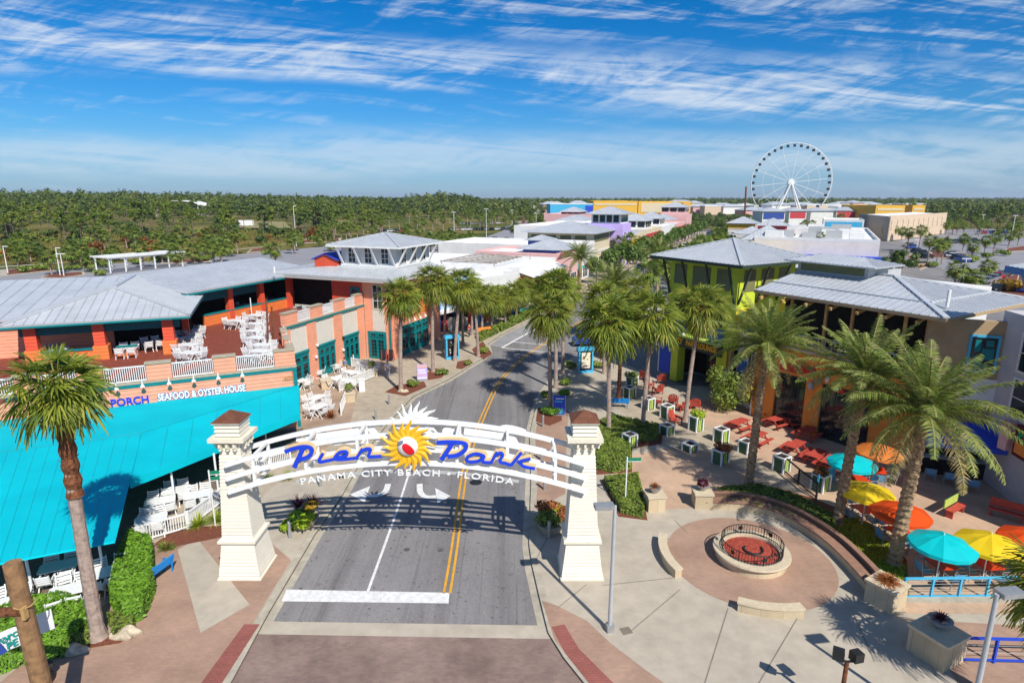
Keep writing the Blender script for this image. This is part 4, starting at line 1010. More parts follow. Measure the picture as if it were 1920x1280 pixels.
OH.one('balcony_parapet', M['gold_wall'], hall, 0, L, 6.18, 6.32, -.35, -.05)
for px in (1540, 1590, 1475, 1640, 1690):
    tt = OH.t(px, 640); OH.one('balcony_post', M['wood_tan'], hall, tt - .08, tt + .08, 6.18, 9.9, -.28, -.1)
for k in range(7):
    tt = .6 + k * 1.8; m = MB(); m.beam(OH.p(tt, 9.92, -.6), OH.p(tt, 9.62, 1.0), .16, .2); m.build('outrigger', M['wood_tan'], hall)
railing(OH, .2, L - .2, 6.35, 7.2, -.18, hall, 'railing', M['steel'], .5)
# sign: red letters, a red flower and a figure-like tangle reduced to plain shapes
m = MB(); c = OH.p(OH.t(1490, 695), 5.25, .1)
for k in range(9):
    a = 2 * math.pi * k / 9; m.face(*[c + OH.d * (math.cos(q) * r) + V(0, 0, math.sin(q) * r) + OH.n * .05 for q, r in ((a - .3, .12), (a, .42), (a + .3, .12))])
m.build('red_flower', M['red'], hall)
OH.one('sign_board', M['crimson'], hall, OH.t(1463, 700), OH.t(1528, 712), 4.35, 5.0, .01, .12); sign_on(OH, hall, 'CAFE', OH.t(1470, 700), OH.t(1522, 712), 4.45, .4, M['red'], .13, .03)
for (px, py, mt, w, h) in ((1535, 715, 'tan', .7, .5), (1553, 706, 'white', .35, .9), (1562, 722, 'yellow', .35, .6), (1578, 733, 'red', .7, .35)):
    c = RP(px, py, OH.a, OH.n); m = MB(); m.lathe([(.02, -.5), (.35, -.35), (.5, 0), (.35, .35), (.02, .5)], 10)
    m.v = [tuple(c + OH.d * (p[0] * w) + V(0, 0, p[2] * h) + OH.n * (.1 + p[1] * .2)) for p in m.v]; m.build('sign_figure', M[mt], hall, smooth=True)
c = OH.p(OH.t(1520, 740), 3.4, .16); m = MB(); m.lathe([(.06, 0), (.16, .1), (.16, .5), (.06, .6)], 10, tuple(c)); m.build('wall_lamp', M['steel'], hall)
# roof: low hip, eave 10.15
eL, eF, eR = G(1436, 546, 10.15), G(1775, 597, 10.15), G(1906, 577, 10.15)
fd = (eF - eL).normalized(); rv = V(-fd.y, fd.x, 0); rv = rv if rv.x > 0 else -rv
WD2 = (eR - eF).dot(rv); Wd = 12.6
eL = eF - fd * 13.2; eR = eF + rv * Wd; eB = eL + rv * Wd
sl_ = .215; rh = Wd / 2 * sl_
rF, rL = eF - fd * (Wd / 2) + rv * (Wd / 2) + V(0, 0, rh), eL + rv * (Wd / 2) + V(0, 0, rh)
roof_part(hall, [[eL, eF, rF, rL], [eF, eR, rF], [eR, eB, rL, rF]], gap=.5, th=.14)
m = MB()
for a, b in ((eF, rF), (eR, rF), (rF, rL)): m.beam(a + V(0, 0, .05), b + V(0, 0, .05), .34, .09)
s0, s1 = eL + rv * 2.0 + V(0, 0, 2.0 * sl_ + .04), eF + rv * 2.0 - fd * 2.0 + V(0, 0, 2.0 * sl_ + .04); s2 = eR - rv * 2.0 - fd * 2.0 + V(0, 0, 2.0 * sl_ + .04)
m.beam(s0, s1, .12, .1); m.beam(s1, s2, .12, .1); m.build('ridge_cap', M['roof'], hall)
m = MB(); m.beam(eL - V(0, 0, .14), eF - V(0, 0, .14), .05, .2); m.beam(eF - V(0, 0, .14), eR - V(0, 0, .14), .05, .2); m.build('gutter_fascia', M['tan'], hall)
m = MB(); m.prism([tuple(q)[:2] for q in (eL + rv * .3, eF + rv * .3 - fd * .3, eR - rv * .3 - fd * .3, eB - rv * .3)], 9.9, 9.99); m.build('soffit', M['tan'], hall)
# roof monitor
mc = (rF + rL) / 2 - fd * .6
m = MB(); m.obox(tuple(mc)[:2], 5.6, 2.5, rF.z - .55, rF.z + .62, math.atan2(fd.y, fd.x)); mo = m.build('roof_monitor', M['steel'], hall)
m = MB()
for sgn in (-1, 1): m.obox(tuple(mc + rv * sgn * 1.26)[:2], 5.0, .06, rF.z - .1, rF.z + .5, math.atan2(fd.y, fd.x))
m.build('louvre', louv, mo)
q = [mc + fd * a * 3.6 + rv * b * 2.0 for a, b in ((-1, -1), (1, -1), (1, 1), (-1, 1))]; q = [V(k.x, k.y, rF.z + .66) for k in q]; ra, rb = mc - fd * 1.7, mc + fd * 1.7; ra, rb = V(ra.x, ra.y, rF.z + 1.15), V(rb.x, rb.y, rF.z + 1.15)
roof_part(mo, [[q[0], q[1], rb, ra], [q[1], q[2], rb], [q[2], q[3], ra, rb], [q[3], q[0], ra]], 'monitor_roof', gap=.36, th=.1)
b = G(1778, 560, 11.0); m = MB(); m.tube([b - V(0, 0, .5), b + V(0, 0, .55)], .1, 8); m.build('vent_pipe', M['white'], hall)
# rear flat roof with plant behind
m = MB(); m.prism([tuple(TC + vd * 7.5)[:2], tuple(TC + vd * 7.5 + ud * -1)[:2], tuple(TA + vd * 20)[:2], tuple(TC + vd * 20 + ud * 10)[:2], tuple(eB + rv * .5)[:2]], 0, 9.6); rf = m.build('rear_block', M['white_wall'], hall)
for i, (a, b, sx, sy, h) in enumerate(((9.5, 0, 2.4, 1.6, 1.2), (12.5, 1.5, 1.8, 1.8, .9), (12, -3, 2.6, 1.2, 1.5), (16, 3, 2, 2, 1.1))):
    c = TC + vd * a + ud * b; m = MB(); m.obox(tuple(c)[:2], sx, sy, 9.601, 9.6 + h, .5); u_ = m.build('roof_unit', M['steel'], hall)
    m = MB(); m.lathe([(min(sx, sy) * .35, 0), (min(sx, sy) * .35, .12)], 14, (c.x, c.y, 9.602 + h)); m.build('fan_cowl', M['black'], u_)
# courtyard back wall and lean-to bar
cw_ = thing('tan_annex', 'tan stucco annex wall with framed poster above a shaded blue bar awning', 'building', (27.5, 36.5, 0))
X1 = V(29.6, 34.6, 0); BW = Face(O1, X1)
BW.one('wall', M['tan'], cw_, 0.0, BW.L, 0, 9.85, -.4, -.01)
m = MB(); BW.block(m, 0, BW.L, 4.6, 6.3, -.01, .06); m.build('white_band', M['white_wall'], cw_)
m = MB(); m.slab([BW.p(.1, 3.5, .1), BW.p(BW.L - .1, 3.5, .1), BW.p(BW.L - .1, 2.75, 2.3), BW.p(.1, 2.75, 2.3)], .06); aw = m.build('awning', M['royal'], cw_)
m = MB(); m.slab([BW.p(.1, 2.74, 2.3), BW.p(BW.L - .1, 2.74, 2.3), BW.p(BW.L - .1, 2.45, 2.33), BW.p(.1, 2.45, 2.33)], .02); m.build('valance', M['royal'], aw)
BW.one('bar_front', M['dark'], cw_, .2, BW.L - .3, 0, 1.1, .02, .5); BW.one('bar_opening_shade', M['dark'], cw_, .2, BW.L - .3, 1.12, 3.3, .0, .02); BW.one('bar_top', M['lilac'], cw_, .1, BW.L - .2, 1.105, 1.16, .0, .62)  # dark sheet on the wall stands in for the shade inside the bar
PF_ = Face(V(29.9, 35.6, 0) - V(1.9, -.9, 0), V(30.0, 34.7, 0))
# ---- lilac building at the right edge
lil = thing('lilac_building', 'lilac stucco building at right edge with deep roof on bright blue struts', 'building', (29.3, 33, 0))
R0, R1 = V(29.25, 35.2, 0), V(27.75, 25.5, 0); LB = Face(R0, R1)
LB.one('wall', M['lilac'], lil, 0, LB.L, 0, 10.5, -6, 0)
LB.one('blue_band', M['rail_blue'], lil, 3.6, LB.L, 10.5, 13.2, -1.2, -.6)
for t0, t1, z0, z1 in ((2.0, 4.6, 7.3, 9.6), (2.0, 4.6, 4.7, 7.0), (5.6, 8.6, 7.3, 9.6), (5.6, 8.6, 4.7, 7.0)): window(LB, t0, t1, z0, z1, lil, M['white'], 1, 2, .02, .12)
for t0 in (2.6, 5.8, 8.8): m = MB(); m.beam(LB.p(t0, 10.3, .05), LB.p(t0, 13.15, 1.0), .22, .3, LB.d); m.build('strut', M['blue_steel'], lil)
q = [LB.p(2.2, 13.35, 1.7), LB.p(LB.L, 13.35, 1.7), LB.p(LB.L, 13.9, -1.3), LB.p(2.2, 13.9, -1.3)]
roof_part(lil, [q], gap=.4, th=.12)
m = MB(); m.beam(q[0] - V(0, 0, .2), q[1] - V(0, 0, .2), .08, .35); m.beam(q[0] - V(0, 0, .2), q[3] - V(0, 0, .2), .08, .35); m.build('blue_fascia', M['blue_steel'], lil)
m = MB(); LB.block(m, 3.6, 7.6, 2.9, 4.7, .25, .45); sb = m.build('shop_sign', mat('maroon_board', (.12, .012, .012), .6), lil)
sign_on(LB, sb, 'PUMPER', 3.9, 7.3, 3.95, .55, mat('bright_green_paint', (.02, .36, .14), .5), .48, .03); sign_on(LB, sb, '& CO', 4.9, 7.0, 3.2, .5, mat('bright_green_paint', (.02, .36, .14), .5), .48, .03)
LB.one('orange_patch', M['orange'], sb, 3.75, 4.7, 3.1, 3.75, .45, .47)
m = MB(); m.obox(tuple(LB.p(2.9, 0, .4))[:2], .5, .5, 2.9, 4.6, .2); m.build('pink_bracket', M['pink'], sb)
PO = Face(V(27.3, 35.55, 0), V(29.2, 34.75, 0))
m = MB(); a, b = BW.L * .50, BW.L * .86
window(BW, a, b, 6.7, 9.0, cw_, M['rail_blue'], 1, 1, .04, .14)
m = MB()
for k, (u0, u1, z0, z1) in enumerate(((.18, .52, 7.0, 7.7), (.45, .85, 7.5, 8.2), (.2, .4, 8.0, 8.7), (.55, .8, 8.3, 8.7), (.3, .75, 6.95, 7.2))): BW.block(m, lerp(a, b, u0), lerp(a, b, u1), z0, z1, .07, .075 + .002 * k)
m.build('poster_print', M['teal'], cw_)
# ================================================================== PLANT BUILDERS
def mesh_of(mb, name, mt, smooth=False):
    me = bpy.data.meshes.new(name); me.from_pydata(mb.v, [], mb.f); me.materials.append(mt)
    if smooth: me.polygons.foreach_set('use_smooth', [True] * len(me.polygons))
    me.update(); return me
def put(me, name, parent, loc=(0, 0, 0), rz=0, scale=1):
    o = bpy.data.objects.new(name, me); COL.objects.link(o); o.parent = parent; o.location = loc; o.rotation_euler = (0, 0, rz)
    o.scale = (scale, scale, scale); return o
def fan_frond(m, az, el, pet, R, nb, rng, sag=.5, seg=3):
    h = V(math.cos(az), math.sin(az), 0); up = V(0, 0, 1); sd = V(-h.y, h.x, 0)
    p = V(0, 0, 0); e = el; pts = [p]
    for k in range(4):
        p = p + (h * math.cos(e) + up * math.sin(e)) * pet / 4; e -= sag * .14; pts.append(p)
    w = .022
    for a, b in zip(pts[:-1], pts[1:]): m.add([a - sd * w, a + sd * w, b + sd * w, b - sd * w], [(0, 1, 2, 3)])
    ax = h * math.cos(e) + up * math.sin(e); nrm = sd.cross(ax).normalized(); tw = rng.uniform(-.35, .35)
    s2 = sd * math.cos(tw) + nrm * math.sin(tw)
    for k in range(nb):
        t = (k + .5) / nb * 2 - 1; a = t * 1.95 + rng.uniform(-.05, .05)
        L = R * (1 - .28 * abs(t) ** 1.5) * rng.uniform(.88, 1.08)
        d = ax * math.cos(a) + s2 * math.sin(a); q = (-ax * math.sin(a) + s2 * math.cos(a))
        bw = R * 2.9 / nb * .80; pl = pr = None; prev = None; cur = p; dd = d + nrm * rng.uniform(-.1, .16)
        vs = []; fs = []
        for j in range(seg + 1):
            u = j / seg; ww = bw * (.12 + 1.6 * u) if u < .6 else bw * (1 - u) * 1.9
            c = p + dd * (L * u) - up * (L * sag * .46 * u * u * u) - up * (L * .07 * u * abs(t))
            vs += [c - q * ww / 2 + nrm * (.02 * (k % 2)), c + q * ww / 2 - nrm * (.02 * (k % 2))]
        for j in range(seg): fs.append((2 * j, 2 * j + 1, 2 * j + 3, 2 * j + 2))
        m.add(vs, fs)
def fan_crown(seed, n=36, pet=1.05, R=1.0, nb=22, low=-.75, seg=3):
    rng = random.Random(seed); m = MB(); d = MB()
    for i in range(n):
        u = i / (n - 1); az = i * 2.399963 + rng.uniform(-.25, .25)
        el = lerp(1.35, low, u ** .8) + rng.uniform(-.12, .12)
        mm = d if (u > .87 and rng.random() < .75) else m
        fan_frond(mm, az, el if mm is m else el - .35, pet * rng.uniform(.8, 1.15) * (1 if mm is m else .7), R * rng.uniform(.85, 1.1) * (.8 if u < .12 else 1), nb, rng, .35 + .75 * u, seg)
    return m, d
def date_frond(m, rb, az, el, L, rng, droop, npair=34, wid=.5, segq=10):
    h = V(math.cos(az), math.sin(az), 0); up = V(0, 0, 1); sd = V(-h.y, h.x, 0); p = V(0, 0, 0); e = el; pts = []; tw = rng.uniform(-.5, .5)
    for k in range(segq + 1):
        pts.append((p.copy(), e)); p = p + (h * math.cos(e) + up * math.sin(e)) * L / segq; e -= droop / segq * (.5 + k / segq)
    for (a, ea), (b, eb) in zip(pts[:-1], pts[1:]): rb.add([a - sd * .03, a + sd * .03, b + sd * .022, b - sd * .022], [(0, 1, 2, 3)])
    for k in range(npair):
        u = .1 + .9 * (k + rng.random() * .6) / npair; f = u * segq; i = min(int(f), segq - 1); a, ea = pts[i]; b, eb = pts[i + 1]; c = a + (b - a) * (f - i)
        ax = (b - a).normalized(); nr = sd.cross(ax).normalized()
        ll = wid * (math.sin(math.pi * min(1, .12 + u * .86)) ** .6) * rng.uniform(.85, 1.15)
        for s in (-1, 1):
            lean = .75 - .25 * u
            s2 = sd * math.cos(tw * u) + nr * math.sin(tw * u)
            d = (s2 * s * math.cos(lean) + ax * math.sin(lean) + nr * rng.uniform(.0, .5)).normalized(); w = ax * .022
            t = c + d * ll - up * (.10 * ll + .1 * ll * ll)
            mid = c + d * ll * .5
            m.add([c - w * .6, c + w * .6, mid + w * 1.15, t, mid - w * 1.15], [(0, 1, 2, 3, 4)])
def date_crown(seed, n=48, L=3.75, npair=46, wid=.52):
    rng = random.Random(seed); m = MB(); d = MB(); rb = MB()
    for i in range(n):
        u = i / (n - 1); az = i * 2.399963 + rng.uniform(-.2, .2)
        el = lerp(1.48, -.25, u ** .95) + rng.uniform(-.1, .1)
        dry = u > .92
        date_frond(d if dry else m, rb, az, el - (.3 if dry else 0), L * rng.uniform(.88, 1.08) * (.75 if u < .1 else 1), rng, lerp(.7, 1.25, u) * rng.uniform(.85, 1.2), npair, wid)
    return m, d, rb
FANM = []
for s, n in ((1, 60), (2, 48), (3, 54), (4, 46)):
    a, d = fan_crown(s, n); FANM.append((mesh_of(a, 'fan_crown', M['fan_leaf' if s % 2 else 'fan_leaf2']), mesh_of(d, 'dead_fronds', M['dead_leaf'])))
FANF = []
for s, n in ((11, 30), (12, 28), (13, 34)):
    a, d = fan_crown(s, n, 1.0, 1.0, 11, -.8, 2); FANF.append((mesh_of(a, 'fan_crown', M['far_leaf']), mesh_of(d, 'dead_fronds', M['dead_leaf'])))
def trunk_mesh(b, top, r0, r1, kind, rng, bend=.3):
    m = MB(); L = (top - b).length; n = max(6, int(L / (.16 if kind == 'date' else .3)))
    pts = []; rad = []; off = V(rng.uniform(-1, 1), rng.uniform(-1, 1), 0) * bend * .12
    for i in range(n + 1):
        u = i / n; lean = u ** 1.35
        p = V(lerp(b.x, top.x, lean), lerp(b.y, top.y, lean), lerp(b.z, top.z, u)) + off * math.sin(math.pi * u)
        r = lerp(r0, r1, u); r *= 1 + .55 * max(0, 1 - u * L / .7) ** 2 * (1 if kind != 'date' else .3)
        if kind == 'date': r *= (1.13 if i % 2 else .93)
        else: r *= 1 + .05 * (i % 2) + rng.uniform(-.02, .02)
        pts.append(p); rad.append(r)
    m.tube(pts, rad, 12 if kind == 'date' else 10)
    return m
def palm(name, label, bpx, hpx, kind='fan', var=0, scale=1.0, r=(.22, .16), group=None, brown=0, base=None, top=None, mt=None):
    b = base if base is not None else G(*bpx); tp = top if top is not None else PY(hpx[0], hpx[1], b.y)
    rng = random.Random(int(b.x * 13 + b.y * 7)); t = thing(name, label, 'palm tree', tuple(b), 0, group)
    m = trunk_mesh(b, tp, r[0], r[1], kind, rng); m.build('trunk', M[mt or ('trunk_date' if kind == 'date' else 'trunk_grey')], t)
    loc = tuple(tp - b); rz = rng.uniform(0, 6.28)
    if kind == 'date':
        cr, dr, rb = DATEM[var % len(DATEM)]; put(cr, 'crown', t, loc, rz, scale); put(dr, 'dry_fronds', t, loc, rz, scale); put(rb, 'frond_ribs', t, loc, rz, scale)
        q = MB(); q.lathe([(r[1] * .8, -.9), (r[1] * 1.5, -.5), (r[1] * 1.7, .0), (r[1] * 1.1, .4), (.02, .6)], 12, tuple(tp)); q.build('crown_heart', M['rachis'], t)
    else:
        cr, dr = FANM[var % len(FANM)]; put(cr, 'crown', t, loc, rz, scale); put(dr, 'dead_fronds', t, loc, rz, scale)
        if brown > 0:
            q = MB(); n = 14; ax = (tp - b).normalized(); pts = [tp - ax * (brown * (1 - k / n)) + V(0, 0, .1) for k in range(n + 1)]
            q.tube(pts, [r[1] * (1.12 if k % 2 else 1.5) + .03 for k in range(n + 1)], 9)
            for k in range(int(brown * 40)):                      # old leaf bases sticking out
                p = lerp(pts[0], pts[-1], rng.random()); a = rng.uniform(0, 6.28); d = V(math.cos(a), math.sin(a), .9); s_ = V(-d.y, d.x, 0) * .04
                c = p + d * .12; q.add([c - s_, c + s_, c + d * .22 + s_ * .4, c + d * .22 - s_ * .4], [(0, 1, 2, 3)])
            q.build('boot_sheath', M['trunk_brown'], t)
    return t
DATEM = []
for s, n in ((21, 66), (22, 60), (23, 64)):
    a, d, rb = date_crown(s, n); DATEM.append((mesh_of(a, 'date_crown', M['date_leaf']), mesh_of(d, 'dry_fronds', M['date_dry']), mesh_of(rb, 'frond_ribs', M['rachis'])))
# ---- named palms
palm('fan_palm', 'tall fan palm with rusty upper trunk standing before the turquoise canopy', (185, 1195), (108, 728), var=0, scale=.97, r=(.25, .185), brown=4.3)
SG = 'fan palms along the left pavement'
for i, (b, h, lab) in enumerate([((752, 733), (752, 556), 'fan palm with pale trunk before the emblem wall of the salmon restaurant'), ((812, 697), (812, 528), 'fan palm beside the purple pavement sign on the left kerb'),
        ((853, 676), (864, 533), 'fan palm directly behind the blue poster kiosk on the left pavement'), ((897, 668), (889, 552), 'slim fan palm in the shrub island at the corner of the parking bay'),
        ((868, 645), (868, 548), 'fan palm with dark trunk close to the colourful souvenir front'), ((904, 622), (906, 556), 'fan palm by the orange bench on the left pavement'),
        ((922, 618), (920, 566), 'second fan palm by the orange bench, on its street side'), ((948, 612), (946, 556), 'fan palm at the near end of the long low hedge by the parking bay'),
        ((968, 598), (968, 548), 'fan palm in the middle of the long low hedge by the parking bay'), ((985, 588), (985, 540), 'fan palm next to the turquoise bench up the street'),
        ((1005, 570), (1010, 530), 'farthest fan palm of the row along the left kerb'), ((833, 652), (838, 540), 'fan palm between the emblem wall and the sky mural'), ((885, 628), (884, 556), 'fan palm standing close to the souvenir shop canopy'), ((932, 602), (930, 552), 'fan palm behind the near end of the long low hedge')]):
    palm('fan_palm', lab, b, h, var=i, scale=(1.12, 1.2, 1.2, 1.1, 1.15, 1.1, 1.1, 1.15, 1.15, 1.15, 1.15, 1.05, 1.0, 1.05)[i], r=(.18, .14) if i < 3 else (.16, .13), group=SG, brown=.8)
KG = 'fan palms on the right kerb'
for i, (b, h, lab, br, mt) in enumerate([((1032, 770), (1030, 585), 'fan palm nearest the road in the kerb planting beside the blue banner', .6, None), ((1042, 727), (1041, 540), 'fan palm directly behind the blue pavement banner', .5, None),
        ((1055, 700), (1057, 548), 'fan palm at the left of the blue poster kiosk on the right pavement', .5, None), ((1141, 812), (1140, 604), 'tall pale fan palm rising from the hedge behind the right arch pillar', .7, None),
        ((1160, 748), (1168, 578), 'fan palm with rough brown trunk behind the blue bench', 1.2, 'trunk_brown'), ((1205, 803), (1224, 592), 'leaning fan palm with rusty collar in the low planting by the striped boxes', 1.5, None),
        ((1285, 788), (1314, 575), 'pale leaning fan palm in front of the green tower sign', .8, None), ((1133, 700), (1131, 560), 'fan palm behind the tall pale one, by the kiosk hedge', .8, None), ((1185, 664), (1190, 545), 'fan palm standing across the side road beside the green tower', .8, None)]):
    palm('fan_palm', lab, b, h, var=i + 1, scale=(1.2, 1.2, 1.15, 1.35, 1.2, 1.3, 1.25, 1.2, 1.15)[i], r=(.175, .135), group=KG, brown=br, mt=mt)
DG = 'date palms of the terrace'
palm('date_palm', 'date palm with darkest trunk in front of the orange hall doors', (1403, 915), (1437, 650), 'date', 0, .92, (.25, .21), DG)
palm('date_palm', 'date palm leaning right between the yellow and the first turquoise parasol', (1570, 985), (1622, 705), 'date', 1, .92, (.26, .22), DG)
palm('date_palm', 'nearest and largest date palm, scaly trunk rising beside the big orange parasol', (1675, 1060), (1735, 772), 'date', 2, 1.06, (.30, .25), DG)
palm('date_palm', 'date palm with open star shaped crown before the lilac blue tower shops up the street', (1086, 560), (1088, 482), 'date', 1, .95, (.28, .24), 'date palms up the street')
palm('date_palm', 'date palm with dense crown behind the fan palms on the right kerb', (1150, 640), (1152, 536), 'date', 0, 1.0, (.28, .24), 'date palms up the street')
palm('date_palm', 'date palm at the left edge of the green tower roof', (1232, 575), (1236, 476), 'date', 2, .95, (.28, .24), 'date palms up the street')
fp = V(17.35, 16.5, 0)
palm('fan_palm', 'fan palm cut off by the right edge over the grey lamp head', None, None, 'fan', 1, 1.0, (.24, .18), base=fp, top=fp + V(-.1, .1, 5.1), brown=.5)

# ---- leafy masses
def leafq(m, c, n, s, rng, el=1.7):
    n = n.normalized(); a = n.cross(V(rng.uniform(-1, 1), rng.uniform(-1, 1), rng.uniform(-1, 1)))
    if a.length < .01: a = V(1, 0, 0)
    a.normalize(); b = n.cross(a)
    m.add([c - a * s * .5 * el, c + b * s * .42, c + a * s * .5 * el, c - b * s * .42], [(0, 1, 2, 3)])
def clump(m, c, r, n, s, rng, flat=1.0):
    for _ in range(n):
        d = V(rng.gauss(0, 1), rng.gauss(0, 1), rng.gauss(0, 1)).normalized(); q = r * rng.uniform(.55, 1.02)
        p = c + V(d.x * q, d.y * q, d.z * q * flat); leafq(m, p, d + V(rng.uniform(-.7, .7), rng.uniform(-.7, .7), rng.uniform(-.2, .9)), s * rng.uniform(.7, 1.3), rng)
def inside(p, poly):
    c = False; n = len(poly)
    for i in range(n):
        a, b = poly[i], poly[(i + 1) % n]
        if (a[1] > p[1]) != (b[1] > p[1]) and p[0] < (b[0] - a[0]) * (p[1] - a[1]) / (b[1] - a[1]) + a[0]: c = not c
    return c
def hedge(name, label, poly, h, mt, dens=220, s=.1, cat='hedge', group=None, bumpy=.12, core=None, z0=0, low=0):
    poly = [V(p[0], p[1], 0) for p in poly]; c = sum(poly, V(0, 0, 0)) / len(poly); rng = random.Random(int(abs(c.x * 31 + c.y * 17)))
    t = thing(name, label, cat, (c.x, c.y, z0), 0, group)
    m = MB(); m.prism([lerp(c, p, .93)[:2] for p in poly], z0, z0 + h * .86); m.build('stems_or_core', core or M['soil'], t)  # solid dark core fills the hedge behind its leaves
    m = MB(); x0, x1 = min(p.x for p in poly), max(p.x for p in poly); y0, y1 = min(p.y for p in poly), max(p.y for p in poly)
    for _ in range(int((x1 - x0) * (y1 - y0) * dens)):
        p = V(rng.uniform(x0, x1), rng.uniform(y0, y1), 0)
        if not inside(p, poly): continue
        e = .5 + .5 * math.sin(p.x * 5.1 + 1.3) * math.sin(p.y * 4.3); q = V(p.x, p.y, z0 + h * (1 - bumpy * e) + rng.uniform(-.5, .3) * s)
        leafq(m, q, V(rng.uniform(-.7, .7), rng.uniform(-.7, .7), 1), s * rng.uniform(.7, 1.4), rng)
    n = len(poly)
    for i in range(n):
        a, b = poly[i], poly[(i + 1) % n]; L = (b - a).length; o = V((b - a).y, -(b - a).x, 0).normalized()
        if (lerp(a, b, .5) - c).dot(o) < 0: o = -o
        for _ in range(int(L * h * dens * .9)):
            p = lerp(a, b, rng.random()); z = rng.uniform(0.02, h); leafq(m, V(p.x, p.y, z0 + z) + o * (rng.uniform(-.08, .06) - .06 * (z / h) ** 2), o + V(rng.uniform(-.6, .6), rng.uniform(-.6, .6), rng.uniform(0, .9)), s * rng.uniform(.7, 1.3), rng)
    m.build('foliage', mt, t); return t
def bush(name, label, c, r, mt, n=260, s=.12, flat=.8, cat='shrub', group=None, trunk=False, lobes=7):
    c = Vector(c); rng = random.Random(int(abs(c.x * 37 + c.y * 11) * 10)); t = thing(name, label, cat, tuple(c), 0, group)
    m = MB()
    for k in range(lobes):
        a = rng.uniform(0, 6.28); q = r * rng.uniform(.15, .6); cc = c + V(math.cos(a) * q, math.sin(a) * q, r * flat * rng.uniform(.55, 1.15)); clump(m, cc, r * rng.uniform(.38, .55), n // lobes, s, rng, flat)
    m.build('foliage', mt, t)
    m = MB()
    for k in range(5):
        a = rng.uniform(0, 6.28); m.tube([c + V(math.cos(a) * .04, math.sin(a) * .04, -.02), c + V(math.cos(a) * r * .45, math.sin(a) * r * .45, r * flat * .9)], [.03, .012], 5)
    m.build('stems_or_core', M['bark'], t); return t
def tuft(m, c, R, h, n, rng, w=.035, droop=.6):
    for k in range(n):
        a = rng.uniform(0, 6.28); e = rng.uniform(.35, 1.45); d = V(math.cos(a), math.sin(a), 0); sd = V(-d.y, d.x, 0); L = R * rng.uniform(.7, 1.15); p = Vector(c) + d * rng.uniform(0, .08) * R; pv = None
        vs = []
        for j in range(4):
            u = j / 3; q = p + d * (math.cos(e) * L * u) + V(0, 0, math.sin(e) * L * u * (h / R) - droop * L * u * u * .5); ww = w * (1 - u * .85); vs += [q - sd * ww, q + sd * ww]
        m.add(vs, [(2 * j, 2 * j + 1, 2 * j + 3, 2 * j + 2) for j in range(3)])
# ---- trees for the middle and far distance: meshes shared by their copies
def tree_mesh(seed, kind):
    rng = random.Random(seed); m = MB(); t = MB()
    if kind == 'round':                                            # clipped street tree, about 5 m
        t.tube([(0, 0, 0), (.05, 0, 1.4), (0, .05, 2.6)], [.13, .1, .06], 7)
        for k in range(4): a = k * 1.57 + .4; t.tube([(0, .03, 1.6), (math.cos(a) * .9, math.sin(a) * .9, 3.0)], [.06, .03], 5)
        for k in range(17):
            d = V(rng.gauss(0, 1), rng.gauss(0, 1), rng.gauss(0, .8)).normalized(); clump(m, V(0, 0, 3.5) + V(d.x * 1.35, d.y * 1.35, d.z * 1.0), .75, 46, .34, rng)
    elif kind == 'oak':                                            # spreading live oak, about 7 m
        t.tube([(0, 0, 0), (.1, 0, 1.2), (0, .1, 2.0)], [.22, .18, .15], 8)
        for k in range(6): a = k * 1.05; t.tube([(0, .05, 1.6), (math.cos(a) * 1.2, math.sin(a) * 1.2, 3.2), (math.cos(a) * 2.4, math.sin(a) * 2.4, 4.4)], [.11, .07, .03], 6)
        for k in range(24):
            a = rng.uniform(0, 6.28); q = rng.uniform(.3, 2.9); clump(m, V(math.cos(a) * q, math.sin(a) * q, rng.uniform(3.2, 5.6) - q * .25), rng.uniform(.7, 1.15), 46, .42, rng, .7)
    elif kind == 'pine':                                           # slash pine, about 12 m
        H = rng.uniform(10.5, 13.5); t.tube([(0, 0, 0), (.15, .05, H * .5), (.05, -.05, H * .95)], [.17, .12, .04], 6)
        for k in range(20):
            z = H * rng.uniform(.5, 1.0); a = rng.uniform(0, 6.28); q = (1.15 - z / H) * rng.uniform(1.5, 4.2) + .2
            e = V(math.cos(a) * q, math.sin(a) * q, z + .3); t.tube([(0, 0, z - .4), tuple(e)], [.05, .02], 4); clump(m, e, rng.uniform(.6, 1.05), 26, .55, rng, .65)
    elif kind == 'scrub':
        t.tube([(0, 0, 0), (.1, 0, 1.0)], [.1, .05], 5)
        for k in range(14):
            a = rng.uniform(0, 6.28); q = rng.uniform(.2, 1.7); clump(m, V(math.cos(a) * q, math.sin(a) * q, rng.uniform(.6, 2.4) - q * .3), rng.uniform(.5, .9), 34, .40, rng, .8)
    return m, t
TREES = {}
for kind, mts in (('round', ['tree_leaf', 'tree_leaf']), ('oak', ['oak_leaf', 'oak_leaf']), ('pine', ['pine_leaf', 'pine_leaf', 'pine_leaf', 'oak_leaf']), ('scrub', ['bush_leaf', 'oak_leaf', 'rust_leaf'])):
    TREES[kind] = []
    for i, k in enumerate(mts):
        a, t = tree_mesh(50 + i * 7 + len(kind), kind); TREES[kind].append((mesh_of(a, kind + '_crown', M[k]), mesh_of(t, kind + '_trunk', M['bark'])))
def tree(kind, name, label, loc, scale=1, var=0, group=None, cat='tree'):
    t = thing(name, label, cat, tuple(loc), 0, group); cr, tr = TREES[kind][var % len(TREES[kind])]; rz = (loc[0] * 3.7 + loc[1]) % 6.28
    put(cr, 'crown', t, (0, 0, 0), rz, scale); put(tr, 'trunk', t, (0, 0, 0), rz, scale); return t
FTR = {}
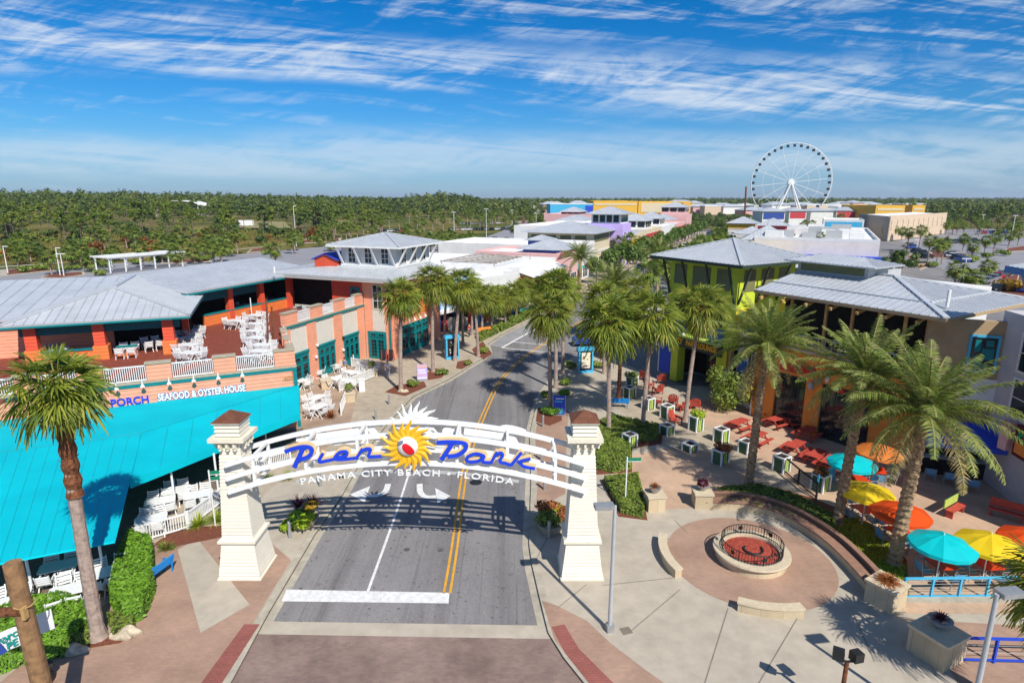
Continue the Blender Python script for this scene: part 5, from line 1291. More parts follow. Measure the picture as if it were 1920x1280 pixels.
def far_palm(loc, h, label, group, var=0, scale=1.0):
    t = thing('palm_tree', label, 'palm tree', tuple(loc), 0, group); k = round(h * 2) / 2
    if k not in FTR:
        m = MB(); n = 5; m.tube([(0, 0, k * i / n) for i in range(n + 1)], [.2 - .05 * i / n for i in range(n + 1)], 7); FTR[k] = mesh_of(m, 'palm_trunk', M['trunk_grey'])
    cr, dr = FANF[var % len(FANF)]; rz = (loc[0] * 5.3 + loc[1] * 2.1) % 6.28
    put(FTR[k], 'trunk', t); put(cr, 'crown', t, (0, 0, k), rz, scale); put(dr, 'dead_fronds', t, (0, 0, k), rz, scale); return t
# ================================================================== PLAZA PLANTING
hedge('hedge', 'tall bright clipped hedge beside the blue bench by the turquoise canopy', [G(246, 1022), G(287, 1034), G(290, 1110), G(272, 1160), G(236, 1172), G(210, 1135), G(222, 1075)], 1.0, M['hedge'], 330, .10)
hedge('hedge', 'wide bright hedge behind the wooden pole in the bottom left corner', [G(-30, 1190), G(40, 1150), G(120, 1138), G(158, 1150), G(168, 1190), G(120, 1232), G(50, 1245), G(-30, 1275)], .85, M['hedge'], 320, .10)
hedge('shrub', 'low olive shrub at the foot of the rusty fan palm', [G(205, 1165), G(255, 1160), G(250, 1185), G(215, 1200)], .5, M['hedge2'], 320, .09, 'shrub')
hedge('shrub', 'low olive shrub in the shade of the wooden pole', [G(125, 1190), G(168, 1175), G(172, 1205), G(130, 1222)], .55, M['hedge2'], 320, .09, 'shrub')
hedge('hedge', 'clipped hedge between right arch pillar and pale fan palm', [G(1118, 832), G(1165, 826), G(1180, 838), G(1182, 880), G(1150, 887), G(1118, 880)], .6, M['hedge2'], 240, .11)
hedge('hedge', 'clipped hedge with reddish tips around the street sign pole', [G(1132, 905), G(1195, 898), G(1208, 945), G(1205, 972), G(1165, 962)], .5, M['hedge2'], 260, .11)
hedge('shrub', 'low dark planting under the two tall fan palms', [G(1118, 800), G(1150, 788), G(1235, 806), G(1232, 826), G(1165, 830), G(1120, 826)], .55, M['hedge2'], 160, .13, 'shrub')
hedge('shrub', 'dark ground shrub in palm shade at the foot of the first date palm', [G(1345, 925), G(1420, 918), G(1500, 940), G(1560, 975), G(1565, 1000), G(1500, 985), G(1420, 960), G(1350, 945)], .45, M['hedge2'], 190, .13, 'shrub')
def bed(name, px, mt='mulch', z=.03):
    m = MB(); m.prism([tuple(G(*p))[:2] for p in px], -.05, z); o = m.build(name, M[mt]); return structure(o)
bed('planting_bed', [(1335, 938), (1420, 908), (1520, 932), (1600, 965), (1650, 990), (1700, 1050), (1705, 1120), (1640, 1108), (1600, 1062), (1545, 1015), (1470, 972), (1400, 950)])
bed('planting_bed', [(1112, 815), (1150, 785), (1245, 800), (1240, 832), (1185, 840), (1185, 885), (1112, 890)]); bed('planting_bed', [(1128, 900), (1198, 893), (1214, 975), (1160, 968)])
bed('planting_bed', [(165, 1195), (250, 1165), (260, 1180), (225, 1205), (165, 1215)]); bed('planting_bed', [(430, 985), (330, 990), (290, 1020), (300, 1030), (425, 1005)])
bed('planting_bed', [(722, 735), (745, 722), (795, 715), (800, 725), (760, 742)]); bed('planting_bed', [(795, 705), (812, 690), (840, 695), (828, 708), (800, 713)]); bed('planting_bed', [(855, 690), (858, 678), (880, 674), (887, 680), (866, 692)])
bed('planting_bed', [(893, 668), (885, 655), (905, 640), (922, 662), (908, 672)])
bed('planting_bed', [(1005, 790), (1008, 765), (1050, 765), (1054, 788), (1030, 798)])
gr = thing('ground_cover', 'sunlit yellow green grass sloping down to the brick seat wall', 'ground cover', tuple(G(1620, 1040))); gr['kind'] = 'stuff'
m = MB(); rng = random.Random(9); pl = [G(*p) for p in ((1540, 985), (1600, 975), (1660, 1000), (1690, 1060), (1700, 1115), (1640, 1105), (1605, 1062), (1562, 1030))]
for _ in range(4200):
    p = V(rng.uniform(15, 20), rng.uniform(22, 30), 0)
    if inside(p, pl): tuft(m, (p.x, p.y, .03), .40, .42, 5, rng, .026, .8)
m.build('blades', M['grass_leaf'], gr)
bush('shrub', 'big loose light green shrub against the green tower corner', tuple(G(1362, 768)), 2.1, M['bush_leaf'], 3600, .16, 1.15, 'shrub', None, lobes=12)
bush('shrub', 'golden leaved shrub climbing the left end of the orange hall', tuple(G(1415, 772)), 1.5, M['gold_leaf'], 2200, .14, 1.7, lobes=10)
KS = 'round shrubs along the kerbs'
for px, r, lab, mt in [((772, 724), .75, 'round clipped shrub by the nearest palm on the left kerb', 'hedge2'), ((828, 702), .8, 'flat clipped shrub under the palm by the purple sign', 'hedge2'), ((877, 684), .55, 'small round shrub under the palm by the left kiosk', 'hedge2'),
        ((905, 662), .9, 'spiky light shrub at the tip of the parking bay', 'bush_leaf'), ((1030, 778), .85, 'round shrub at the foot of the palm nearest the road', 'hedge'), ((1020, 745), .7, 'shaded shrub left of the blue banner', 'hedge2'), ((1058, 742), .75, 'round bright shrub to the right of the blue banner', 'hedge'),
        ((1062, 722), .8, 'dark shrub behind the blue banner', 'hedge2'), ((1068, 690), .85, 'light shrub on the left of the right hand poster kiosk', 'bush_leaf'), ((1124, 690), .85, 'light shrub on the right of the right hand poster kiosk', 'bush_leaf')]:
    bush('shrub', lab, tuple(G(*px)), r, M[mt], 900, .11, .55, group=KS)
hedge('hedge', 'long low hedge between left pavement and parking bay', [G(*p) for p in ((940, 622), (998, 594), (1030, 575), (1022, 572), (985, 584), (930, 616))], .6, M['hedge2'], 60, .2)
hedge('hedge', 'short low hedge in front of the orange bench', [G(*p) for p in ((898, 642), (935, 624), (930, 615), (893, 632))], .6, M['hedge2'], 90, .18)
# cycads and grasses by the canopy
for i, (px, R, mt, lab) in enumerate([((372, 985), .95, 'grass_leaf', 'spiky green cycad nearest the white fence corner'), ((405, 978), .9, 'grass_leaf', 'spiky green cycad touching the left arch pillar'), ((312, 1030), .6, 'bush_leaf', 'thin yellowing plant at the foot of the white fence'), ((620, 782), .95, 'copper_leaf', 'copper coloured grass at the end of the patio fence'), ((500, 900), .7, 'hedge2', 'olive plant bed behind the left arch pillar'), ((540, 896), .7, 'bush_leaf', 'light shrub on mulch behind the arch lettering')]):
    t = thing('ornamental_plant', lab, 'plant', tuple(G(*px))); m = MB(); rng = random.Random(i); b = t.location
    tuft(m, tuple(b), R, R, 110, rng, .035, .55); m.build('foliage', M[mt], t)
    m = MB(); m.tube([b, b + V(0, 0, .3)], [.1, .06], 7); m.build('stem', M['trunk_brown'], t)
# rocks
for i, (px, r, lab) in enumerate([((233, 1190), .5, 'pale limestone rock beside the rusty fan palm'), ((140, 1222), .4, 'small limestone rock by the wooden pole shadow'), ((756, 735), .35, 'pale rock at the foot of the nearest left street palm')]):
    rng = random.Random(i + 5); bm = bmesh.new(); bmesh.ops.create_icosphere(bm, subdivisions=3, radius=1)
    m = MB(); c = G(*px); m.v = [(c.x + v.co.x * r * 1.2 * (1 + .25 * math.sin(v.co.y * 5 + i)), c.y + v.co.y * r * .7, max(0, v.co.z * r * .6 * (1 + .3 * math.sin(v.co.x * 6 + i * 2)) + .08)) for v in bm.verts]; m.f = [tuple(q.index for q in f.verts) for f in bm.faces]; bm.free()
    tag(m.build('rock', M['rock']), lab, 'rock')
# planted tubs at the arch
def tub(name, label, px, plants, r=.55):
    c = G(*px); t = thing(name, label, 'planter', tuple(c)); m = MB(); m.lathe([(r * .7, 0), (r, .45), (r * 1.08, .5), (r * .95, .5), (r * .85, .4)], 18, tuple(c)); m.build('pot', M['cap'], t)
    for i, (dx, dy, dz, R, mt, kind) in enumerate(plants):
        m = MB(); rng = random.Random(i + int(c.x * 9)); q = c + V(dx, dy, dz)
        if kind == 'leaf':
            for k in range(4): clump(m, q + V(rng.uniform(-.5, .5) * R, rng.uniform(-.5, .5) * R, rng.uniform(0, .4) * R), R * .6, 130, .13, rng, .75)
        else: tuft(m, tuple(q), R, R, 90, rng, .03, .5)
        m.build('plant', M[mt], t)
    return t
tub('planter', 'planter of lime and purple foliage beside the left arch pillar', (570, 985), [(0, -.1, .5, 1.0, 'hedge', 'leaf'), (-.1, -.5, .5, .8, 'lime_leaf', 'leaf'), (-.6, -.5, .25, .5, 'lime_leaf', 'leaf'), (-.4, .5, .8, .9, 'purple_leaf', 'tuft'), (.35, .7, .8, .9, 'purple_leaf', 'tuft'), (.25, .4, .9, .5, 'gold_leaf', 'leaf')], .75)
tub('planter', 'planter of green and coral foliage beside the right arch pillar', (1032, 995), [(0, 0, .5, 1.0, 'hedge2', 'leaf'), (-.1, .6, .85, .65, 'copper_leaf', 'leaf'), (.6, .35, .7, .6, 'copper_leaf', 'leaf'), (.4, .7, .8, .5, 'gold_leaf', 'leaf')], .7)
# ================================================================== CIRCULAR PLANTER, BENCHES, WALLS
pc = V(11.55, 25.95, 0)
cp = thing('round_planter', 'round stone planter ringed by black iron railing and filled with red mulch', 'planter', tuple(pc))
m = MB(); m.lathe([(1.62, 0), (1.62, .40)], 48, tuple(pc), False); m.lathe([(1.30, .46), (1.30, .1)], 48, tuple(pc), False); m.build('wall', M['stone'], cp)
m = MB(); m.lathe([(1.29, .40), (1.76, .40), (1.78, .44), (1.76, .52), (1.29, .52), (1.29, .40)], 48, tuple(pc), False); m.build('cap', M['stone_cap'], cp)
m = MB(); m.lathe([(1.30, .38), (.8, .46), (.02, .5)], 40, tuple(pc), False); m.build('mulch', M['mulch_red'], cp)
m = MB(); m.tube([pc + V(math.cos(a) * r, math.sin(a) * r, .53) for a, r in [(2.4 + k * .22, .32 + .012 * k) for k in range(20)]], .05, 6); m.build('spiral_edge', M['black'], cp)
m = MB()
for zz in (.6, 1.02): m.tube([pc + V(math.cos(2 * math.pi * k / 48) * 1.4, math.sin(2 * math.pi * k / 48) * 1.4, zz) for k in range(49)], .022, 6)
for k in range(64): a = 2 * math.pi * k / 64; q = pc + V(math.cos(a) * 1.4, math.sin(a) * 1.4, 0); m.tube([q + V(0, 0, .52), q + V(0, 0, 1.02)], .012 if k % 8 else .028, 4)
rl = m.build('railing', M['black'], cp)
for k in range(6):
    a = .55 + k * math.pi / 3; c = pc + V(math.cos(a) * 1.4, math.sin(a) * 1.4, .82); tn = V(-math.sin(a), math.cos(a), 0); m = MB(); m.face(*[c + tn * math.cos(q) * .12 + V(0, 0, math.sin(q) * .12) for q in [2 * math.pi * j / 12 for j in range(12)]]); m.build('medallion', M['black'], rl)
def arc_block(m, c, r0, r1, a0, a1, z0, z1, n=16):
    for k in range(n):
        b, d = R_(lerp(a0, a1, k / n)), R_(lerp(a0, a1, (k + 1) / n)); P_ = lambda r, a: (c.x + math.cos(a) * r, c.y + math.sin(a) * r)
        m.prism([P_(r0, b), P_(r1, b), P_(r1, d), P_(r0, d)], z0, z1)
for nm, a0, a1 in (('curved stone bench on the road side of the brick circle', 158, 201), ('curved stone bench on the near side of the brick circle', 243, 279)):
    mid = R_((a0 + a1) / 2); t = thing('stone_bench', nm, 'bench', tuple(PC + V(math.cos(mid) * 4.1, math.sin(mid) * 4.1, 0)), 0, 'curved stone benches')
    m = MB(); arc_block(m, PC, 3.9, 4.25, a0, a1, 0, .38); m.build('base', M['stone'], t); m = MB(); arc_block(m, PC, 3.86, 4.29, a0 - .5, a1 + .5, .385, .47); m.build('seat', M['stone_cap'], t)
wl = [G(*p) for p in ((1322, 955), (1400, 958), (1470, 980), (1540, 1024), (1590, 1072), (1632, 1122))]; wl = catmull(wl, 6)
def offp(pts, o): return offs(pts, o)
M['wall_brown'] = mat('dark_brown_wall', (.17, .10, .07), .85, .2, 3)
w_ = thing('seat_wall', 'curved brick capped retaining wall with stone seat below the sunlit grass', 'wall', tuple(wl[len(wl) // 2]))
def wall_run(name, o0, o1, z0, z1, mt):
    a, b = offp(wl, o0), offp(wl, o1); m = MB()
    for i in range(len(wl) - 1): m.prism([tuple(q)[:2] for q in (a[i], a[i + 1], b[i + 1], b[i])], z0, z1)
    m.build(name, M[mt], w_)
wall_run('seat_base', .05, .55, 0, .38, 'stone'); wall_run('seat', .0, .62, .385, .46, 'wall_brick'); wall_run('back_wall', .64, .84, 0, .66, 'wall_brown'); wall_run('brick_cap', .62, .88, .665, .72, 'wall_brick')
def stone_box(label, px, s, h, ang, top=True):
    c = G(*px) ; t = thing('stone_planter', label, 'planter', tuple(c), 0, 'square stone planters'); m = MB(); m.obox(tuple(c)[:2], s, s, 0, h - .12, ang); m.build('body', M['stone'], t); m = MB(); m.obox(tuple(c)[:2], s + .12, s + .12, h - .115, h, ang); m.build('cap', M['stone_cap'], t); return c
def bowl(label, c, z, mt, R=.4, kind='tuft', pr=.33):
    t = thing('plant_bowl', label, 'plant pot', (c.x, c.y, z)); m = MB(); m.lathe([(pr * .45, .002), (pr, .3), (pr * 1.06, .34), (pr * .9, .34)], 16, (c.x, c.y, z)); m.build('bowl', M['metal'], t)
    m = MB(); rng = random.Random(int(c.x * 7)); 
    if kind == 'tuft': tuft(m, (c.x, c.y, z + .3), R, R, 80, rng, .03, .7)
    else:
        for k in range(3): clump(m, V(c.x, c.y, z + .45) + V(rng.uniform(-.1, .1), rng.uniform(-.1, .1), 0), R * .7, 90, .12, rng)
    m.build('plant', M[mt], t)
c = stone_box('square stone planter beside the sign pole hedge', (1226, 952), .95, .95, .1); bowl('pot of copper leaves on the planter by the sign pole hedge', c, .95, 'copper_leaf', .45)
c = stone_box('square stone planter at the start of the seat wall', (1315, 947), .95, .95, -.05); bowl('pot of dark red leaves on the planter at the start of the seat wall', c, .95, 'purple_leaf', .42, 'leaf')
c = stone_box('stone planter at the blue railing corner with bronze grass', (1658, 1130), 1.15, 1.05, .55); t = thing('ornamental_grass', 'bronze grass spilling over the planter at the blue railing corner', 'plant', (c.x, c.y, 1.05)); m = MB(); tuft(m, (c.x, c.y, 1.02), .8, .75, 240, random.Random(3), .022, 1.0); m.build('foliage', M['copper_leaf'], t)
c = stone_box('large weathered stone planter in palm shade at bottom right', (1752, 1228), 1.35, 1.15, .45); bowl('pale bowl of purple plants on the weathered stone planter', c + V(.1, .15, 0), 1.15, 'purple_leaf', .5, 'tuft', .4)
# ================================================================== STREET FURNITURE
def lamp_post(label, b, h, ang, arm=.35, head=(.75, .38, .16), r=.09):
    t = thing('lamp_post', label, 'lamp post', tuple(b), 0); m = MB(); m.tube([b + V(0, 0, .3), b + V(0, 0, h)], [r, r * .75], 12); m.build('pole', M['steel'], t)
    m = MB(); m.obox(tuple(b)[:2], r * 3.2, r * 3.2, 0, .32, .2); m.build('base', M['metal'], t)
    d = V(math.cos(ang), math.sin(ang), 0); c = b + d * (arm + head[0] / 2) + V(0, 0, h); m = MB(); m.beam(b + V(0, 0, h - .05), c, .07, .07); m.obox(tuple(c)[:2], head[0], head[1], h - head[2] / 2, h + head[2] / 2, ang); m.build('lamp_head', M['metal'], t); return t
lamp_post('grey lamp post with box head on the concrete plaza right of the arch', G(1143, 1182), 5.55, R_(185), .05)
lamp_post('grey lamp post with box head cut by the bottom right edge', V(14.35, 15.6, 0), 5.6, R_(8), .05)
b = G(1572, 1345); t = thing('floodlight_post', 'short dark post carrying two black floodlights at the bottom edge', 'lamp post', tuple(b)); b = V(*t.location)
zt = HZ(1240, b); m = MB(); m.tube([b, V(b.x, b.y, zt)], .07, 10); m.build('pole', M['trunk_brown'], t)
for dx, dz, a in ((-.28, .28, -.5), (.32, .2, .25)):
    m = MB(); m.obox((b.x + dx, b.y + .05), .34, .3, zt + dz - .18, zt + dz + .14, a); m.beam(V(b.x, b.y, zt), V(b.x + dx, b.y, zt + dz - .15), .06, .06); m.build('floodlight', M['black'], t)
# bollards
for px, lab in [((705, 787), 'steel bollard nearest the patio planter'), ((730, 758), 'steel bollard by the nearest left street palm'), ((1018, 800), 'steel bollard beside the palm planting on the right kerb'), ((1015, 862), 'slim bollard on the brick strip under the arch end'), ((1021, 918), 'slim bollard behind the right arch pillar'), ((1029, 1008), 'steel bollard before the coral planter'), ((544, 1008), 'steel bollard before the lime planter'), ((601, 912), 'steel bollard under the arch lettering')]:
    c = G(*px); m = MB(); m.lathe([(.085, 0), (.085, .88), (.06, .94), (.01, .95)], 14, tuple(c)); tag(m.build('bollard', M['metal'], smooth=False), lab, 'bollard', 'steel bollards')
def sign_post(label, px, h, blades):
    b = G(*px); t = thing('street_sign', label, 'street sign', tuple(b)); m = MB(); m.tube([b, b + V(0, 0, h)], .04, 8); m.build('pole', M['white'], t)
    for z, a, L in blades:
        d = V(math.cos(a), math.sin(a), 0); n = V(-d.y, d.x, 0); m = MB(); p = b + d * .04 + V(0, 0, z); m.beam(p, p + d * L, .02, .2); m.build('sign_blade', M['green_sign'], t)
        m = MB(); m.beam(p - V(0, 0, .12), p + d * L - V(0, 0, .12), .024, .03); m.build('blade_edge', M['white'], t)
M['green_sign'] = mat('green_sign_face', (.01, .22, .12), .5, .2, 6)
sign_post('white pole with a green street name blade rising from the hedge', (1172, 945), 2.9, [(2.75, .05, .75)])
sign_post('white pole with green street name blades half hidden by the left arch pillar', (404, 985), 3.2, [(3.05, .2, .75), (2.7, .35, .6)])
# poster kiosks
def kiosk(label, px, ang, art):
    b = G(*px); t = thing('poster_kiosk', label, 'kiosk', tuple(b)); d = V(math.cos(ang), math.sin(ang), 0); f = Face(b - d * .75, b + d * .75)
    m = MB(); f.block(m, 0, 1.5, 0, .3, -.25, .25); f.block(m, 0, .16, .3, 2.3, -.25, .25); f.block(m, 1.34, 1.5, .3, 2.3, -.25, .25); f.block(m, -.12, 1.62, 2.3, 2.5, -.34, .34); f.block(m, -.05, 1.55, 2.505, 2.62, -.25, .25); m.build('frame', M['rail_blue'], t)
    m = MB(); f.block(m, 0.0, 1.5, .302, .34, -.26, .27); m.build('plinth', M['navy'], t)
    p = f.one('poster_case', M['black'], t, .165, 1.335, .35, 2.28, -.12, .18)
    rng = random.Random(int(b.x * 3)); m = MB(); 
    f.block(m, .3, 1.2, .5, 2.1, .181, .185); m.build('poster', M[art[0]], p)
    for i in range(6):
        a0 = rng.uniform(.32, .9); z0 = rng.uniform(.55, 1.8); m = MB(); f.block(m, a0, a0 + rng.uniform(.1, .28), z0, z0 + rng.uniform(.08, .28), .186, .188 + .001 * i); m.build('poster_print', M[art[1 + i % (len(art) - 1)]], p)
kiosk('blue framed poster kiosk on the left pavement before the souvenir front', (848, 672), R_(25), ['dark', 'steel', 'lilac', 'lime_dark'])
kiosk('blue framed poster kiosk at the right kerb with a red and green poster', (1097, 698), R_(10), ['cream', 'crimson', 'lime_dark', 'gold_wall', 'navy', 'pink'])
def banner(label, px, ang, w, h, mt, bars, name='pavement_sign'):
    b = G(*px); t = thing(name, label, 'sign', tuple(b)); d = V(math.cos(ang), math.sin(ang), 0); f = Face(b - d * w / 2, b + d * w / 2)
    m = MB(); f.block(m, 0, w, .12, h, -.02, .02); p = m.build('panel', M[mt], t); m = MB(); f.block(m, -.04, 0, 0, h + .03, -.03, .03); f.block(m, w, w + .04, 0, h + .03, -.03, .03); f.block(m, 0, w, .0, .1, -.2, .2); m.build('frame', M['metal'], t)
    for i, (x0, x1, z0, z1, mm) in enumerate(bars): m = MB(); f.block(m, x0 * w, x1 * w, z0 * h, z1 * h, .021, .026 + .001 * i); m.build('print', M[mm], p)
banner('purple and pink pavement sign on the left kerb', (792, 713), R_(10), .95, 1.6, 'purple', [(.03, .97, .78, .97, 'pink'), (.1, .8, .6, .68, 'white'), (.15, .9, .45, .52, 'white'), (.1, .7, .32, .38, 'pink'), (.05, .95, .12, .2, 'white')])
banner('blue pavement banner with white wave beside the kerb palm', (1048, 778), R_(-5), .95, 1.65, 'royal', [(.2, .9, .82, .87, 'white'), (.1, .8, .66, .74, 'rail_blue'), (.15, .9, .1, .35, 'rail_blue')])
# small standing signs at the emblem wall
for i, px in enumerate(((703, 668), (721, 676), (734, 677))):
    b = G(*px); t = thing('easel_sign', ['small dark menu easel by the double door', 'dark menu easel with red legs left of the emblem wall door', 'dark menu easel with red legs right of its twin'][i], 'sign', tuple(b)); m = MB()
    for s in (-1, 1): m.beam(b + V(s * .28, -.25, 0), b + V(s * .2, 0, 1.25), .06, .05); m.beam(b + V(s * .28, .35, 0), b + V(s * .2, .05, 1.25), .06, .05)
    m.build('legs', M['picnic'], t); m = MB(); m.slab([b + V(-.26, -.2, .25), b + V(.26, -.2, .25), b + V(.22, -.03, 1.3), b + V(-.22, -.03, 1.3)], .03); m.build('board', M['black'], t)
def slat_bench(label, px, ang, mt, L=1.6):
    b = G(*px); t = thing('bench', label, 'bench', tuple(b), ang); w = MB(); 
    for k in range(4): w.box(-L / 2, L / 2, -.22 + .11 * k, -.13 + .11 * k, .42, .46)
    w.build('seat', M[mt], t, world=False); w = MB()
    for k in range(4): w.beam((-L / 2, .24 + .03 * k, .52 + .11 * k), (L / 2, .24 + .03 * k, .52 + .11 * k), .03, .09)
    w.build('backrest', M[mt], t, world=False)
    for s in (-1, 1):
        w = MB(); x = s * (L / 2 - .12); w.beam((x, -.2, 0), (x, -.2, .42), .05, .05); w.beam((x, .2, 0), (x, .34, .92), .05, .05); w.beam((x, -.2, .4), (x, .22, .4), .05, .05); w.beam((x, -.22, .64), (x, .3, .64), .05, .04); w.beam((x, -.2, .42), (x, -.2, .64), .04, .04); w.build('leg_frame', M[mt], t, world=False)
slat_bench('bright blue slatted bench under the fan palms right of the road', (1157, 763), R_(172), 'bench_blue', 1.9)
slat_bench('bright blue slatted bench pushed against the tall hedge at left', (299, 1082), R_(255), 'bench_blue', 1.3)
slat_bench('orange slatted bench behind the short hedge on the left pavement', (908, 627), R_(30), 'orange', 2.2)
M['teal_bright'] = mat('bright_turquoise_paint', (.0, .42, .40), .5, .08, 3)
slat_bench('turquoise slatted bench up the left pavement past the long hedge', (992, 588), R_(45), 'teal_bright', 3.2)
# striped box planters
BA = math.atan2(od.y, od.x)
def striped_box(label, px, h=1.0, s=.72, plant=None):
    c = G(*px); t = thing('striped_box', label, 'planter box', (c.x, c.y, 0), BA + math.pi / 2, 'green and white striped boxes'); m = MB()
    for x in (-1, 1):
        for y in (-1, 1): m.box(x * s / 2 - .05, x * s / 2 + .05, y * s / 2 - .05, y * s / 2 + .05, 0, h)
    for x in (-1, 1): m.box(x * s / 2 - .045, x * s / 2 + .045, -s / 2 + .05, s / 2 - .05, h - .1, h - .003); m.box(-s / 2 + .05, s / 2 - .05, x * s / 2 - .045, x * s / 2 + .045, h - .1, h - .003)
    m.build('frame', M['white'], t, world=False)
    m = MB(); m.box(-s / 2 + .01, s / 2 - .01, -s / 2 + .01, s / 2 - .01, .05, h - .11); m.build('panel', M['lime_dark'], t, world=False)
    m = MB()
    for k in (-.18, .06):
        for y in (-1, 1): m.box(k * s, (k + .17) * s, y * (s / 2 - .005) - .008, y * (s / 2 - .005) + .008, .08, h - .12)
    m.build('stripe', M['lime_pale'], t, world=False)
    m = MB(); m.box(-s / 2 + .045, s / 2 - .045, -s / 2 + .045, s / 2 - .045, h - .105, h - .06); m.build('soil', M['soil'], t, world=False)
    if plant:
        m = MB(); rng = random.Random(int(c.x * 5)); 
        for k in range(4): clump(m, V(rng.uniform(-.3, .3), rng.uniform(-.3, .3), h + .15), .42, 110, .12, rng, .7)
        m.build('plant', M[plant], t, world=False)
for px, h, lab, pl in [((1180, 745), 1.0, 'striped box next to the end of the blue bench', None), ((1185, 722), .9, 'dark striped box behind the one by the blue bench', 'hedge2'), ((1215, 766), 1.0, 'striped box half hidden by the leaning rusty collared palm', None), ((1250, 782), 1.05, 'striped box among the red armchairs', None), ((1304, 806), 1.15, 'striped box with a lime plant at the pale leaning palm', 'lime_leaf'),
        ((1250, 814), .8, 'low striped box with empty top on the concrete strip', None), ((1180, 836), .95, 'striped box beside the street name blade', None), ((1293, 845), .6, 'smallest striped box on the terrace kerb', None), ((1351, 828), 1.05, 'striped box by the picnic table nearest the shrub', None), ((1350, 868), 1.0, 'striped box in the middle of the terrace edge with dark plant', 'copper_leaf'), ((1398, 848), .9, 'striped box half behind the first date palm', None), ((1464, 882), 1.05, 'striped box beside the iron fence posts', None), ((1537, 918), 1.05, 'striped box behind the small turquoise gate', 'copper_leaf')]:
    striped_box(lab, px, h, .72, pl)
# picnic tables
def picnic_table():
    t = thing('picnic_table', 'red painted picnic table', 'picnic table'); m = MB()
    for k in range(5): m.box(-.85, .85, -.38 + .155 * k, -.245 + .155 * k, .70, .74)
    m.build('tabletop', M['picnic'], t, world=False)
    for s in (-1, 1):
        m = MB(); m.box(-.85, .85, s * .72 - .13, s * .72 - .01, .42, .46); m.box(-.85, .85, s * .72 + .01, s * .72 + .13, .42, .46); m.build('seat', M['picnic'], t, world=False)
    for s in (-1, 1):
        m = MB(); x = s * .6; m.beam((x, -.62, 0), (x, -.2, .7), .06, .09); m.beam((x, .62, 0), (x, .2, .7), .06, .09); m.beam((x, -.8, .39), (x, .8, .39), .05, .08); m.build('leg', M['picnic'], t, world=False)
    return t
pt = picnic_table(); first = True
for px, lab, a in [((1385, 806), 'red picnic table nearest the golden shrub', -.4), ((1418, 832), 'red picnic table behind the first date palm', -.35), ((1455, 800), 'red picnic table before the left glass door', -.5), ((1482, 797), 'red picnic table against the middle pier of the orange hall', -.45), ((1430, 778), 'red picnic table tucked at the left end of the orange hall', -.5), ((1512, 822), 'sun bleached picnic table before the right glass door', -.3), ((1490, 850), 'dark red picnic table beside the fence box', -.3), ((1530, 868), 'brightest red picnic table beside the small turquoise parasol', -.35), ((1555, 880), 'low red picnic table behind the turquoise gate', -.3)]:
    o = pt if first else dup(pt); first = False
    o.location = tuple(G(*px)); o.rotation_euler = (0, 0, a + R_(60)); o['label'] = lab; o['group'] = 'red picnic tables'
# red armchairs by the tower
def armchair():
    t = thing('wooden_armchair', 'red wooden armchair', 'armchair'); m = MB(); m.slab([(-.3, -.3, .42), (.3, -.3, .42), (.3, .28, .32), (-.3, .28, .32)], .04); m.build('seat', M['picnic'], t, world=False)
    m = MB()
    for k in range(5): m.slab([(-.32 + .13 * k, .26, .3), (-.21 + .13 * k, .26, .3), (-.21 + .13 * k, .52, 1.0 + .04 * (2 - abs(k - 2))), (-.32 + .13 * k, .52, 1.0 + .04 * (2 - abs(k - 2)))], .03)
    m.build('backrest', M['picnic'], t, world=False)
    for s in (-1, 1): m = MB(); m.box(s * .37 - .06, s * .37 + .06, -.38, .42, .58, .61); m.box(s * .36 - .03, s * .36 + .03, -.34, -.26, 0, .58); m.box(s * .36 - .03, s * .36 + .03, .2, .28, 0, .58); m.build('arm', M['picnic'], t, world=False)
    return t
ac = armchair(); first = True
for px, lab, a in [((1208, 712), 'red armchair nearest the side road', 2.4), ((1240, 718), 'red armchair under the lime box by the blue flank', 3.0), ((1216, 728), 'red armchair behind the rusty collared palm', 2.0), ((1233, 738), 'low red armchair in the middle of the group', 3.4), ((1232, 760), 'red armchair beside the concrete edge', 1.2), ((1262, 757), 'red armchair behind the middle striped box', 2.8), ((1278, 770), 'red armchair to the left of the pale leaning palm', 3.6), ((1303, 766), 'red armchair to the right of the pale leaning palm', 2.9), ((1266, 795), 'red armchair at the kerb end of the group', .6)]:
    o = ac if first else dup(ac); first = False
    o.location = tuple(G(*px)); o.rotation_euler = (0, 0, a); o['label'] = lab; o['group'] = 'red wooden armchairs'
